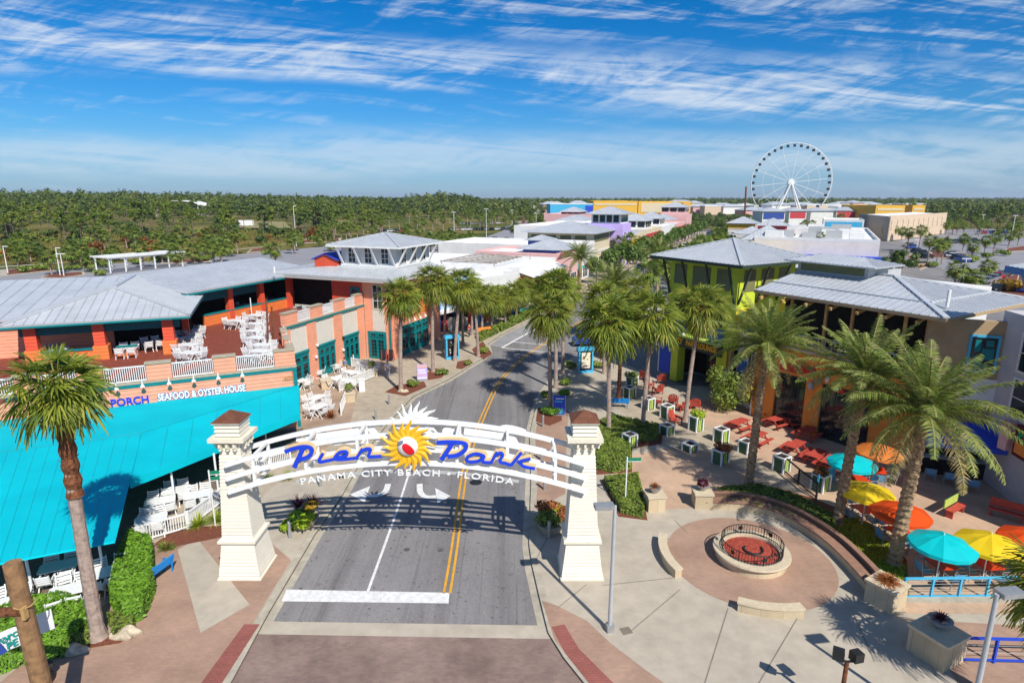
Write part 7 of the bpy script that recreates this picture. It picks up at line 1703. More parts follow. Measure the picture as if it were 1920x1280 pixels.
def row_shop(label, t0, t1, r, z, depth, wall, front, hips, cat='shop', n=3, parw=None, band=None):
    s = thing('shop', label, cat, tuple(street((t0 + t1) / 2, r))); F = Face(street(t0, r), street(t1, r)) if r < 0 else Face(street(t1, r), street(t0, r)); L = F.L
    block(s, 'wall', F, 0, L, 0, z, depth, wall); flat_roof(s, F, 0, L, depth, z, wall=parw or wall, par_h=.6)
    if band: F.one('colour_band', M[band], s, .3, L - .3, z * .55, z * .9, .0, .12); e = Face(F.p(0, 0, -depth), F.p(0, 0, 0)) if r < 0 else Face(F.p(L, 0, 0), F.p(L, 0, -depth)); e.one('colour_band', M[band], s, 2, depth - .5, z * .55, z * .92, .0, .1)
    if n: shopfronts(s, F, .5, L - .5, n, min(3.2, z * .5), 'white')
    for tt, o, hw, hd, zz, rise, wl_ in hips:
        if wl_: F.one('upper_storey', M[wl_], s, tt - hw, tt + hw, z, zz, -o - hd, -o + hd)
        hip(s, F.p(tt, 0, -o), F.d, hw, hd, zz, rise, .8, 1.0)
        if wl_:
            f2 = Face(F.p(tt - hw, 0, -o + hd), F.p(tt + hw, 0, -o + hd)); f3 = Face(F.p(tt - hw, 0, -o - hd), F.p(tt - hw, 0, -o + hd)) if r < 0 else Face(F.p(tt + hw, 0, -o + hd), F.p(tt + hw, 0, -o - hd))
            for f_ in (f2, f3):
                for k in range(3): w_2 = f_.L / 3; f_.one('upper_window', M['glass'], s, k * w_2 + .3, (k + 1) * w_2 - .3, max(z + .4, zz - 1.9), zz - .25, .0, .05)
    return s
row_shop('shop with navy pier and golden front under a grey roof beyond the purple tower', 104, 122, -11, 6.8, 16, 'cream_wall', None, [(8, 6, 6, 5, 7.4, 1.8, None)], band='gold_wall')
row_shop('crimson panelled shop with glazed grey lantern halfway up the left row', 123, 148, -11, 7.2, 18, 'cream_wall', None, [(8, 5, 4, 4, 10.2, 2.2, 'white_wall')], band='crimson')
row_shop('white shop with small windows and second grey lantern up the left row', 149, 176, -11, 7.0, 18, 'white_wall', None, [(12, 6, 4.5, 4, 10.0, 2.2, 'white_wall')], n=5)
row_shop('pink shop with red stair wall near the top of the left row', 177, 204, -11, 6.8, 18, 'pink', None, [(14, 7, 5, 4, 8.6, 2.0, None)], band='crimson')
row_shop('pink tower house with dark square windows closing the left row', 206, 222, -11, 9.5, 14, 'pink', None, [(8, 6, 5, 5, 13.0, 2.2, 'pink')])
row_shop('red roofed far shop with white trim behind the glazed lanterns', 190, 214, -52, 9.6, 16, 'pink', None, [(10, 6, 5, 4, 11.0, 2.0, 'crimson')])
row_shop('wide pale roofed shop behind the crimson panelled one', 130, 180, -36, 7.4, 20, 'white_wall', None, [(30, 8, 7, 5, 9, 1.8, None)], n=0)
# right side
def gazebo(label, c, hw, ze, rise, posts=True):
    t = thing('pavilion', label, 'pavilion', tuple(c)); ux = SDIR
    hip(t, c, ux, hw, hw, ze, rise, .8, .8); m = MB(); m.tube([c + V(0, 0, ze + rise), c + V(0, 0, ze + rise + 1.6)], [.25, .03], 6); m.build('finial', M['roof'], t); uy = V(-ux.y, ux.x, 0)
    for x in (-1, 1):
        for y in (-1, 1): q = c + ux * x * hw * .8 + uy * y * hw * .8; m = MB(); m.obox(tuple(q)[:2], .4, .4, 0, ze, .4); m.build('post', M['cream'], t)
gazebo('open pavilion with pointed grey roof on the far right kerb', street(128, 17), 3.6, 7.6, 2.6); gazebo('larger open pavilion with white finial just behind the green tower roof', street(108, 22), 5.0, 7.0, 3.4)
M['shell_wall'] = mat('shell_white_stucco', (.80, .72, .63), .85, .06, .8, stains=.06)
wb_ = thing('white_shop_block', 'long white shop block with cluttered roof and peach end wall beyond the green tower', 'shop block', (70, 140, 0))
F = Face(V(58, 146, 0), V(81, 134, 0)); L = F.L; block(wb_, 'wall', F, 0, L, 0, 7.2, 62, 'shell_wall'); r_ = flat_roof(wb_, F, 0, L, 62, 7.2, par_h=.7)
roof_units(r_, F, [(4, 8, 4, 3, 1.6), (10, 5, 3, 3, 1.3), (15, 9, 3.5, 3, 1.7), (8, 18, 4, 4, 1.8), (14, 20, 3, 3, 1.4), (18, 16, 4, 3, 1.6), (6, 30, 4, 4, 1.8), (13, 32, 4, 3, 1.5), (18, 28, 3, 3, 1.3), (2, 3, 4, 2.5, 1.6), (11, 13, 3, 4, 2.2), (20, 5, 3, 4, 1.5), (5, 23, 5, 3, 2.2), (16, 38, 5, 3, 2), (3, 38, 4, 4, 2), (21, 22, 2, 5, 1.4), (10, 42, 4, 4, 1.8), (17, 44, 3, 4, 1.4)], 7.2)
for k, (a, o, hw, mt, lb) in enumerate(((2.5, 16, 3.2, 'crimson', 1), (-6, 26, 3.4, 'gold_wall', 1), (-2, 12, 3.4, None, 0))):
    c = F.p(a, 0, -o); 
    if mt: m = MB(); m.obox(tuple(c)[:2], hw * 2, hw * 2, 0, 8.4, math.atan2(F.d.y, F.d.x)); m.obox(tuple(c)[:2], hw * 2 + .1, hw * 2 + .1, 8.4, 10.0, math.atan2(F.d.y, F.d.x)); m.build('corner_tower', M['white_wall'], wb_); m = MB(); m.obox(tuple(c)[:2], hw * 2 + .16, hw * 2 + .16, 8.6, 9.9, math.atan2(F.d.y, F.d.x)); m.build('colour_panel', M[mt], wb_)
    hip(wb_, c, F.d, hw, hw, 10.05 if mt else 8.0, 1.8, .7, .9)
aw = F.one('blue_awning_block', M['royal'], wb_, L * .35, L + 4, 2.4, 4.2, .02, 3.2)
m = MB(); 
for k in range(5): t_ = lerp(L * .38, L + 3.6, k / 4); m.tube([F.p(t_, 0, 3), F.p(t_, 2.4, 3)], .08, 6)
m.build('awning_posts', M['white'], wb_)
tb = thing('tan_store', 'long windowless tan store with shallow pilasters beside the right car park', 'store', (176, 270, 0))
Cn, Rn, Ln = G(1663, 452), G(1770, 438), G(1606, 440); F = Face(Cn, Rn); L = F.L; Bn = Rn + (Ln - Cn); FL_ = Face(Ln, Cn)
m = MB(); m.prism([tuple(q)[:2] for q in (Cn, Rn, Bn, Ln)], 0, 9.2); m.build('wall', M['peach_wall'], tb)
m = MB(); m.prism([tuple(q)[:2] for q in (Cn + V(1, 3, 0), Rn + V(-2, 1, 0), Bn - V(1, 3, 0), Ln + V(2, -1, 0))], 9.205, 9.25); m.build('roof', M['roof_white'], tb)
FL_.one('tan_gable', M['tan_wall'], tb, .2, FL_.L - .1, .2, 9.6, -.3, .12); F.one('parapet', M['peach_wall'], tb, 0, L, 9.2, 9.9, -.4, .0)
for k in range(11): F.one('pilaster', M['cream_wall'], tb, 2 + k * (L - 3) / 11, 3.0 + k * (L - 3) / 11, 4.6, 8.2, .0, .35)
bs = thing('blue_panel_store', 'white store with sky blue end wall left of the tan store', 'store', (146, 240, 0)); F = Face(G(1540, 448), G(1616, 450)); L = F.L; block(bs, 'wall', F, 0, L, 0, 7.6, 24, 'white_wall'); flat_roof(bs, F, 0, L, 24, 7.6); F.one('sky_blue_panel', M['sky_blue'], bs, .8, L - .6, 1.0, 7.2, .0, .1)
for i, (x0, x1, yb, z, mt, rz_, lab) in enumerate([(1428, 1470, 423, 8.6, 'navy', 2.4, 'navy fronted shop with grey hip roof left of the big wheel legs'), (1478, 1510, 421, 8.6, 'crimson', 2.2, 'brick red fronted shop under the big wheel'), (1518, 1560, 420, 8.4, 'white_wall', 2.2, 'white fronted shop right of the big wheel'), (1566, 1626, 420, 8.6, 'crimson', 2.2, 'red banded shop at the right end of the far row')]):
    s = thing('shop', lab, 'shop', tuple(G(x0, yb)), 0); F = Face(G(x0, yb), G(x1, yb)); L = F.L; block(s, 'wall', F, 0, L, 0, z, 16, 'white_wall'); hip(s, F.p(L / 2, 0, -8), F.d, L / 2, 8, z, rz_, .8, 1.6); F.one('front_band', M[mt], s, .5, L - .5, z * .45, z * .9, .0, .1)
for i, (x0, x1, d, y0, mt, lab) in enumerate([(1032, 1112, 420, 384, 'sky_blue', 'bright blue big box store far up the left side'), (1113, 1196, 470, 378, 'gold_wall', 'golden yellow store wall right of the blue store'), (1198, 1296, 500, 379, 'gold_wall', 'long yellow store with dark rooftop letters on the skyline'), (1645, 1700, 380, 386, 'gold_wall', 'golden store behind the tan store'), (1714, 1738, 400, 386, 'gold_wall', 'small golden block among the trees on the right')]):
    s = thing('big_store', lab, 'store', (0, d, 0)); z = CAMH - (y0 - 370) / FPX * d; a, b = V((x0 - 960) / FPX * d * _c, d, 0), V((x1 - 960) / FPX * d * _c, d, 0); s.location = tuple(a); F = Face(a, b); L = F.L
    block(s, 'wall', F, 0, L, 0, z, 40, mt); flat_roof(s, F, 0, L, 40, z, par_h=.6, wall=mt)
    if i == 0: F.one('corner_panel', M['royal'], s, L - 5, L, 2, z - .3, .0, .2); F.one('glazed_panel', M['teal'], s, L * .45, L * .8, 2, z - 3.5, .0, .2); F.one('white_coping', M['white'], s, 0, L, z + .61, z + 1.2, -.5, .1)
    elif i == 2: F.one('cream_panel', M['cream_wall'], s, L * .05, L * .62, z * .4, z - .5, .0, .3); sign_on(F, s, 'MARKET', L * .62, L * .86, z - 2.5, 2.0, M['black'], .35, .05)
    else: F.one('cream_band', M['cream_wall'], s, 1, L - 1, z - 2.5, z - 1.2, .0, .2)
random.seed(21)
HC = ['white_wall', 'cream_wall', 'pink', 'peach_wall', 'tan_wall', 'white_wall']; HN = ['white', 'cream', 'pink', 'peach', 'tan', 'white']
for i in range(46):
    px = 1010 + i * 15.5 + random.uniform(-5, 5); d = random.uniform(520, 760); 
    if 1110 < px < 1300 and d < 600: d += 120
    c = V((px - 960) / FPX * d * _c, d, 0); hw, hd, z = random.uniform(7, 15), random.uniform(6, 9), random.uniform(6.5, 11.5); k = i % 6
    s = thing('house', '%s building with pale roof in the far town strip on the skyline' % HN[k], 'building', tuple(c), 0, 'far town buildings of %s walls' % HN[k])
    m = MB(); m.obox(tuple(c)[:2], hw * 2, hd * 2, 0, z, .1 * (i % 5)); m.build('wall', M[HC[k]], s)
    if i % 3: hip(s, c, V(math.cos(.1 * (i % 5)), math.sin(.1 * (i % 5)), 0), hw, hd, z, 2.6, .8, 1, rib=False)
    else: m = MB(); m.obox(tuple(c)[:2], hw * 2 + .4, hd * 2 + .4, z + .01, z + .7, .1 * (i % 5)); m.build('roof', M['roof_white'], s)
# ================================================================== BIG WHEEL
hubp = V((1480 - 960) / FPX * 430 * _c, 430, 27.0); fw = thing('ferris_wheel', 'tall white observation wheel with dark cabins on the skyline', 'ferris wheel', (hubp.x, 430, 0))
RW = 26.0; ta_ = R_(-12); WX = V(math.cos(ta_), math.sin(ta_), 0); WY = V(-WX.y, WX.x, 0)
def wp(r, a, o=0): return hubp + WX * (r * math.cos(a)) + V(0, 0, r * math.sin(a)) + WY * o
for o in (-.9, .9): m = MB(); m.tube([wp(RW, 2 * math.pi * k / 72, o) for k in range(73)], .21, 6); m.build('rim', M['white'], fw)
for rr in (RW * .72, RW * .45):
    m = MB(); m.tube([wp(rr, 2 * math.pi * k / 14 + .1) for k in range(15)], .10, 5); m.build('stay_ring', M['white'], fw)
for k in range(14): m = MB(); a = 2 * math.pi * k / 14 + .1; m.tube([wp(1.5, a), wp(RW, a)], .15, 5); m.build('spoke', M['white'], fw)
for k in range(36): a = 2 * math.pi * k / 36; m = MB(); c = wp(RW - 1.5, a); m.obox(tuple(c)[:2], 1.5, 1.6, c.z - 1.0, c.z + .6, ta_); m.beam(c + V(0, 0, .6), wp(RW, a), .1, .1); m.build('cabin', M['black'], fw)
m = MB(); m.lathe([(.01, -1.6), (2.1, -1.5), (2.4, 0), (2.1, 1.5), (.01, 1.6)], 20); m.v = [tuple(hubp + WX * p[0] + V(0, 0, p[1]) + WY * p[2]) for p in m.v]; m.build('hub', M['white'], fw)
for s in (-1, 1):
    for o in (-3.5, 3.5): m = MB(); m.tube([hubp + WY * o * .4, V(*(hubp + WX * (s * 10.5) + WY * o * 1.6)[:2], 0)], .55, 7); m.build('support_leg', M['white'], fw)
m = MB(); m.obox((hubp.x + 1, 424), 13, 7, 0, 7.5, ta_); m.build('loading_building', M['white_wall'], fw)
b = G(1393, 470); tp = PY(1399, 350, b.y); m = MB(); m.tube([b, tp], [.35, .28], 8); tag(m.build('utility_pole', M['trunk_brown']), 'tall dark leaning pole left of the big wheel', 'pole')
# ================================================================== CARS
def car_meshes():
    b = MB(); prof = [(-2.15, .35), (-2.2, .75), (-2.0, .92), (-1.25, .98), (1.0, .98), (2.0, .86), (2.2, .66), (2.2, .35)]
    def ext(m, pr, w0, w1=None):
        n = len(pr); w1 = w1 or [w0] * n; vs = [(x, -w, z) for (x, z), w in zip(pr, w1)] + [(x, w, z) for (x, z), w in zip(pr, w1)]; m.add(vs, [tuple(range(n - 1, -1, -1)), tuple(range(n, 2 * n))] + [(i, (i + 1) % n, n + (i + 1) % n, n + i) for i in range(n)])
    ext(b, prof, .88, [.84, .86, .84, .86, .86, .82, .80, .82]); ext(b, [(-1.35, 1.405), (-1.1, 1.47), (.1, 1.48), (.35, 1.405)], .62)
    g = MB(); ext(g, [(-1.75, .975), (-1.38, 1.41), (.38, 1.41), (1.15, .975)], .78, [.80, .66, .66, .80])
    w = MB(); 
    w.lathe([(.2, -.1), (.32, -.1), (.32, .1), (.2, .1)], 14); w.v = [(x, z, y) for x, y, z in w.v]
    l = MB(); l.box(2.12, 2.215, -.16, .16, .55, .72)
    return mesh_of(b, 'car_body', M['white']), mesh_of(g, 'car_glass', M['glass']), mesh_of(w, 'car_wheel', M['black']), mesh_of(l, 'headlight', M['white'])
CB, CG, CW_, CL = car_meshes()
CARC = [('white', mat('white_car_paint', (.72, .72, .72), .25, .03)), ('silver', mat('silver_car_paint', (.42, .43, .45), .25, .03, metal=.5)), ('black', mat('black_car_paint', (.015, .015, .018), .2, .03)), ('grey', mat('grey_car_paint', (.12, .125, .13), .25, .03, metal=.4)), ('red', mat('red_car_paint', (.42, .02, .02), .25, .03)), ('blue', mat('blue_car_paint', (.03, .07, .28), .25, .03)), ('tan', mat('tan_car_paint', (.36, .28, .17), .3, .03))]
def car(label, loc, rz, ci, group, s=1.0):
    t = thing('car', label, 'car', tuple(loc), rz, group); o = put(CB, 'body', t); o.material_slots[0].link = 'OBJECT'; o.material_slots[0].material = CARC[ci][1]; put(CG, 'windows', t)
    for x in (-1.35, 1.35):
        for y in (-.8, .8): put(CW_, 'wheel', t, (x, y, .32))
    for y in (-.6, .6): put(CL, 'headlight', t, (0, y, 0))
    t.scale = (s, s, s * 1.05); return t
random.seed(31)
def park(rows, where, az, group):
    for r, (a, b, n, w) in enumerate(rows):
        for k in range(n):
            if random.random() < .12: continue
            p = G(lerp(a[0], b[0], (k + .5) / n), lerp(a[1], b[1], (k + .5) / n)); p.z = LZ + .005; ci = random.choice([0, 0, 1, 1, 2, 2, 3, 3, 4, 5, 6]); car('%s car in %s %s' % (CARC[ci][0], w, where), p, az + random.choice([0, math.pi]) + random.uniform(-.04, .04), ci, group)
park([((1690, 508), (1735, 497), 3, 'the row behind the oak'), ((1745, 468), (1815, 492), 9, 'the row beside the round shrub island'), ((1765, 457), (1830, 452), 8, 'the middle row'), ((1700, 460), (1740, 485), 7, 'the row nearest the tan store')], 'of the right car park', R_(20), 'cars in the right car park')
park([((1845, 532), (1915, 505), 7, 'the row by the yellow shrubs'), ((1855, 545), (1935, 548), 3, 'the near row'), ((1830, 438), (1915, 436), 9, 'the far row')], 'of the right car park', R_(35), 'cars in the right car park')
park([((770, 462), (850, 458), 5, 'the row behind the lantern roof'), ((845, 432), (1000, 430), 15, 'the long far row'), ((860, 456), (935, 449), 5, 'the near row'), ((690, 437), (760, 433), 6, 'the left row'), ((860, 421), (1010, 418), 13, 'the farthest row'), ((980, 450), (1010, 446), 3, 'the row by the palms')], 'of the left car park', R_(70), 'cars in the left car park')
c = G(1108, 645, 0); car('blue car parked behind the right hand poster kiosk', V(c.x, c.y, RZ), R_(8), 5, None)
for i in range(16):
    t = 66 + i * 12.5; ci = random.choice([0, 1, 2, 3, 5]); p = street(t, 5.6 if i % 2 else -5.4); car('%s car parked along the far street' % CARC[ci][0], V(p.x, p.y, RZ), math.atan2(SDIR.y, SDIR.x), ci, 'cars along the far street')
# ================================================================== CAR PARK LAMPS, PERGOLA, FAR PALMS
for i, (px, yt, arms) in enumerate([((15, 512), 462, 1), ((113, 516), 465, 1), ((120, 517), 476, 2), ((337, 474), 443, 2), ((424, 466), 443, 1), ((556, 462), 386, 1), ((783, 424), 396, 2), ((852, 452), 398, 2), ((912, 447), 392, 2), ((960, 425), 394, 2), ((1005, 440), 400, 2), ((1806, 522), 485, 2), ((1840, 430), 403, 2), ((1895, 452), 404, 2), ((1718, 470), 450, 2), ((1906, 533), 500, 1)]):
    b = G(*px); z = HZ(yt, b); t = thing('lot_lamp', 'pale lamp post standing in the car parks', 'lamp post', tuple(b), 0, 'car park lamp posts'); m = MB(); m.tube([b, V(b.x, b.y, z)], [.12, .08], 7); m.build('pole', M['white_wall'], t)
    m = MB(); m.box(b.x - (1.0 if arms == 2 else 0), b.x + 1.0, b.y - .15, b.y + .15, z - .06, z + .1); m.build('lamp_head', M['white_wall'], t)
pg = thing('pergola', 'white timber pergola in the left car park behind the grey roofs', 'pergola', tuple(G(270, 505))); A_, B_, = G(205, 513), G(345, 499); F = Face(A_, B_); Lp = F.L
for k in range(6):
    for o in (0, -6): t = lerp(.3, Lp - .3, k / 5); F.one('post', M['white'], pg, t - .12, t + .12, 0, 3.2, o - .12, o + .12)
m = MB(); F.block(m, 0, Lp, 3.2, 3.45, -.1, .1); F.block(m, 0, Lp, 3.2, 3.45, -6.1, -5.9); m.build('beam', M['white'], pg)
for k in range(44): t = lerp(-.3, Lp + .3, k / 43); F.one('rafter', M['white'], pg, t - .06, t + .06, 3.455, 3.65, -6.9, .9)
for k in range(5): F.one('purlin', M['white'], pg, -.4, Lp + .4, 3.655, 3.75, -6.6 + k * 1.75, -6.45 + k * 1.75)
LG, RG, SGp = 'fan palms in the left car park', 'fan palms in the right car park', 'fan palms along the far street'
def fp_row(lst, lab, grp):
    for i, (x, yb, yt) in enumerate(lst):
        b = G(x, yb); d = math.hypot(b.x, b.y); h = max(2.6, min(9, HZ(yt, b) - 1.1)); far_palm(b, h, lab, grp, i, 1.2 if grp == RG else 1.35)
fp_row([(97, 515, 470), (137, 505, 466), (152, 492, 455), (172, 508, 480), (365, 494, 462), (402, 495, 455), (416, 490, 452), (133, 488, 452), (215, 488, 462), (430, 480, 455), (548, 475, 440), (553, 470, 432), (621, 470, 455), (600, 462, 440)], 'fan palm along the near lane of the left car park', LG)
fp_row([(682, 440, 412), (700, 436, 408), (717, 436, 405), (640, 445, 420), (655, 443, 416), (610, 436, 412), (760, 446, 432), (786, 444, 426), (808, 482, 440), (822, 485, 442), (830, 470, 435), (845, 468, 432), (850, 482, 440), (868, 475, 442), (880, 470, 440), (884, 468, 436)], 'fan palm between the lantern roof and the left car park', LG)
random.seed(76)
fp_row([(random.uniform(-20, 560), yb, yb - random.uniform(34, 46)) for yb in [random.uniform(462, 508) for _ in range(22)]], 'fan palm scattered round the near left car park islands', LG)
fp_row([(random.uniform(560, 780), yb, yb - random.uniform(28, 36)) for yb in [random.uniform(418, 455) for _ in range(26)]], 'fan palm in the planting strips west of the lantern roof', LG)
for i, (t_, r_) in enumerate(((27, 8.5), (31, 11), (36, 8.4), (41, 11.5), (46, 8.6), (52, 11), (58, 8.8), (64, 11.2), (30, 14.5), (38, 15), (49, 14.5))): far_palm(street(t_, r_), 7.2 + .5 * (i % 3), 'tall fan palm crowding the pavement across the side road', SGp, i, 1.3)
random.seed(77)
fp_row([(random.uniform(780, 1050), yb, yb - random.uniform(20, 30)) for yb in [random.uniform(408, 436) for _ in range(42)]], 'fan palm in the far rows of the left car park', LG)
fp_row([(random.uniform(960, 1035), yb, yb - random.uniform(28, 38)) for yb in [random.uniform(428, 458) for _ in range(14)]], 'fan palm at the right border of the left car park', LG)
fp_row([(1110, 415 + 3, 400), (1075, 420, 402), (1088, 420, 403), (1105, 455, 432), (1060, 450, 436), (1140, 455, 435), (1125, 450, 430), (1160, 500, 448), (1178, 505, 440)], 'fan palm among the shops of the left row', SGp)
fp_row([(1788, 543, 490), (1700, 470, 428), (1722, 472, 425), (1738, 497, 440), (1755, 500, 452), (1765, 495, 448), (1812, 543, 508), (1822, 545, 510), (1805, 470, 440), (1822, 480, 455), (1845, 478, 444), (1862, 476, 440), (1890, 466, 434), (1908, 460, 430), (1850, 520, 500), (1660, 450, 425), (1675, 450, 424), (1690, 452, 428), (1650, 440, 424), (1640, 445, 430)], 'fan palm in the near rows of the right car park', RG)
fp_row([(random.uniform(1700, 1920), yb, yb - random.uniform(18, 26)) for yb in [random.uniform(416, 445) for _ in range(46)]], 'fan palm in the far rows of the right car park', RG)
fp_row([(1530, 500, 440), (1562, 500, 447), (1484, 505, 470), (1580, 500, 470), (1600, 495, 468)], 'fan palm behind the green tower by the white shop block', SGp)
fp_row([(1506, 440, 415), (1520, 440, 416), (1573, 440, 402), (1470, 440, 418)], 'fan palm on the far side of the white shop block', SGp)
for i in range(34):
    t = 70 + i * 6; far_palm(street(t, 9 + 2 * (i % 2)), 6.2 + (i % 3) * .6, 'fan palm lining the far right kerb', SGp, i, 1.2)
for i in range(20):
    t = 62 + i * 9.5; tree('round', 'street_tree', 'round crowned street tree lining the far left kerb', street(t, -8.4), 1.1 + .14 * (i % 3), i, 'round trees along the far street')
    if i > 3: tree('round', 'street_tree', 'round crowned street tree on the far right pavement', street(t + 4, 13.5), 1.25 + .14 * (i % 3), i + 1, 'round trees along the far street')
for i in range(14): tree('oak', 'street_tree', 'spreading tree among the pavilions of the far street', street(112 + i * 9, 17 + 5 * (i % 3)), 1.0, i, 'spreading trees of the far street')
tree('round', 'street_tree', 'single round dark tree at the foot of the purple tower', G(1190, 514), 1.3, 0)
tree('oak', 'street_tree', 'spreading grey green tree beside the royal blue awning behind the hall', G(1682, 524), 1.05, 1)
bush('shrub', 'mounded golden shrubs in the traffic island of the right car park', tuple(G(1900, 545)), 3.6, M['gold_leaf'], 900, .5, .4); bush('shrub', 'round olive shrub on the island tip of the right car park', tuple(G(1818, 490)), 2.2, M['bush_leaf'], 500, .4, .5)
for i, (x, y, r) in enumerate([(1718, 498, 2.0), (1745, 500, 1.8), (1880, 478, 2.4), (1850, 482, 2.0), (1640, 500, 2.0), (1590, 497, 2.4), (1665, 545, 1.6), (1690, 540, 1.6), (140, 505, 2.0), (120, 508, 2.0), (40, 510, 2.2), (80, 506, 2.2), (200, 500, 2.2), (258, 494, 2.0), (370, 490, 2.0), (390, 488, 2.0), (187, 515, 1.8), (500, 466, 2.6), (560, 460, 2.4), (600, 452, 2.4), (500, 476, 2.0), (925, 455, 2.2), (950, 452, 2.4)]):
    bush('shrub', 'low clipped shrub in the islands of the outer car parks', tuple(G(x, y)), r, M['hedge2'], 260, .5, .45, 'shrub', 'car park island shrubs')
# ================================================================== WOODLAND
random.seed(5); rng = random.Random(5)
def wpos(px, d): p = V((px - 960) / FPX * d * _c, d, 0); p.z = hill(p.x, p.y) - .2; return p
n = 0
while n < 200:
    px, d = rng.uniform(-40, 700), rng.uniform(228, 470)
    if px > 330 and d < 225 + (px - 330) * .12: continue
    if 440 < px < 535 and 330 < d < 470: continue
    if d < 185 + abs(px - 200) * .05: continue
    kind = 'pine' if rng.random() < .76 else 'oak'; v = n
    tree(kind, 'pine_tree' if kind == 'pine' else 'broadleaf_tree', 'slender pine in the woodland edge beyond the left car park' if kind == 'pine' else 'dark broadleaf tree in the woodland edge beyond the left car park', wpos(px, d), rng.uniform(.9, 1.2) * (1.0 if kind == 'pine' else .85), v, 'woodland edge ' + kind + ' trees'); n += 1
for i in range(120):
    px, d = rng.uniform(-40, 620), rng.uniform(168, 330)
    if px > 300 and d < 215 + (px - 300) * .1: continue
    tree('scrub', 'scrub_bush', 'wild scrub bush on the rough ground beyond the left car park', wpos(px, d), rng.uniform(.8, 1.5), 2 if rng.random() < .12 else i % 2, 'wild scrub bushes', 'shrub')
for i, (px, d, s) in enumerate(((590, 262, 1.5), (604, 270, 1.3), (578, 268, 1.2))): tree('scrub', 'broadleaf_tree', 'rust coloured tree at the edge of the left car park', wpos(px, d), s * 1.3, 2, 'rust coloured trees')
for i in range(46):
    px, d = rng.uniform(1285, 1425), rng.uniform(290, 520); p = wpos(px, d); tree('oak' if i % 3 else 'round', 'broadleaf_tree', 'leafy tree filling the gap between far shops left of the big wheel', p, rng.uniform(.8, 1.25), i, 'trees among the far shops')
for i in range(60):
    px, d = rng.uniform(1745, 1960), rng.uniform(330, 520); tree(['oak', 'pine'][i % 2], 'pine_tree' if i % 2 else 'broadleaf_tree', 'pine in the wood behind the right car park' if i % 2 else 'dark tree in the wood behind the right car park', wpos(px, d), rng.uniform(.8, 1.1), i, 'wood behind the right car park')
dome = thing('arched_shelter', 'white arched roof shelter among the trees on the far left', 'shelter', tuple(wpos(338, 470))); c = wpos(338, 470); m = MB()
pts = [(math.cos(a) * 18, math.sin(a) * 4.0) for a in [R_(180 - 180 * k / 16) for k in range(17)]]
for k in range(16): m.slab([(c.x + pts[k][0], c.y - 8, 8 + pts[k][1] + c.z), (c.x + pts[k + 1][0], c.y - 8, 8 + pts[k + 1][1] + c.z), (c.x + pts[k + 1][0], c.y + 8, 8 + pts[k + 1][1] + c.z), (c.x + pts[k][0], c.y + 8, 8 + pts[k][1] + c.z)], .3)
m.build('roof', M['roof_white'], dome)
for x in (-16, 16): m = MB(); m.box(c.x + x - .4, c.x + x + .4, c.y - 7, c.y + 7, c.z, c.z + 8.2); m.build('support', M['tan_wall'], dome)
c = wpos(457, 360); t = thing('trailer', 'white trailer parked in the clearing on the left', 'trailer', tuple(c)); m = MB(); m.box(c.x - 4, c.x + 4, c.y - 1.2, c.y + 1.2, .6 + c.z, 3.6 + c.z); m.build('body', M['white'], t)
for x in (-2.6, 2.6): m = MB(); m.lathe([(.45, -1.25), (.45, 1.25)], 12); m.v = [(c.x + x + p[0], c.y + p[2], c.z + .45 + p[1]) for p in m.v]; m.build('wheel', M['black'], t)
sheet('clearing', [wpos(440, 330), wpos(540, 330), wpos(530, 420), wpos(450, 420)], .9, mat('dry_grass', (.30, .26, .11), .95, .3, .2, coord='Object'))
br = MB(); rb_ = random.Random(12)
for _ in range(5200):
    px, d = rb_.uniform(-60, 560), rb_.uniform(163, 330)
    if px > 300 and d < 200 + (px - 300) * .12: continue
    p = wpos(px, d); tuft(br, (p.x, p.y, p.z), rb_.uniform(.7, 1.3), rb_.uniform(.7, 1.4), 5, rb_, .09, .5)
M['marsh'] = mat_leaf('marsh_grass', (.16, .13, .03), (.42, .33, .07), .3, scale=.05, c3=(.40, .17, .04))
tag(br.build('marsh_grass', M['marsh']), 'golden brown marsh grass beyond the left car park', 'grass', None, 'stuff')
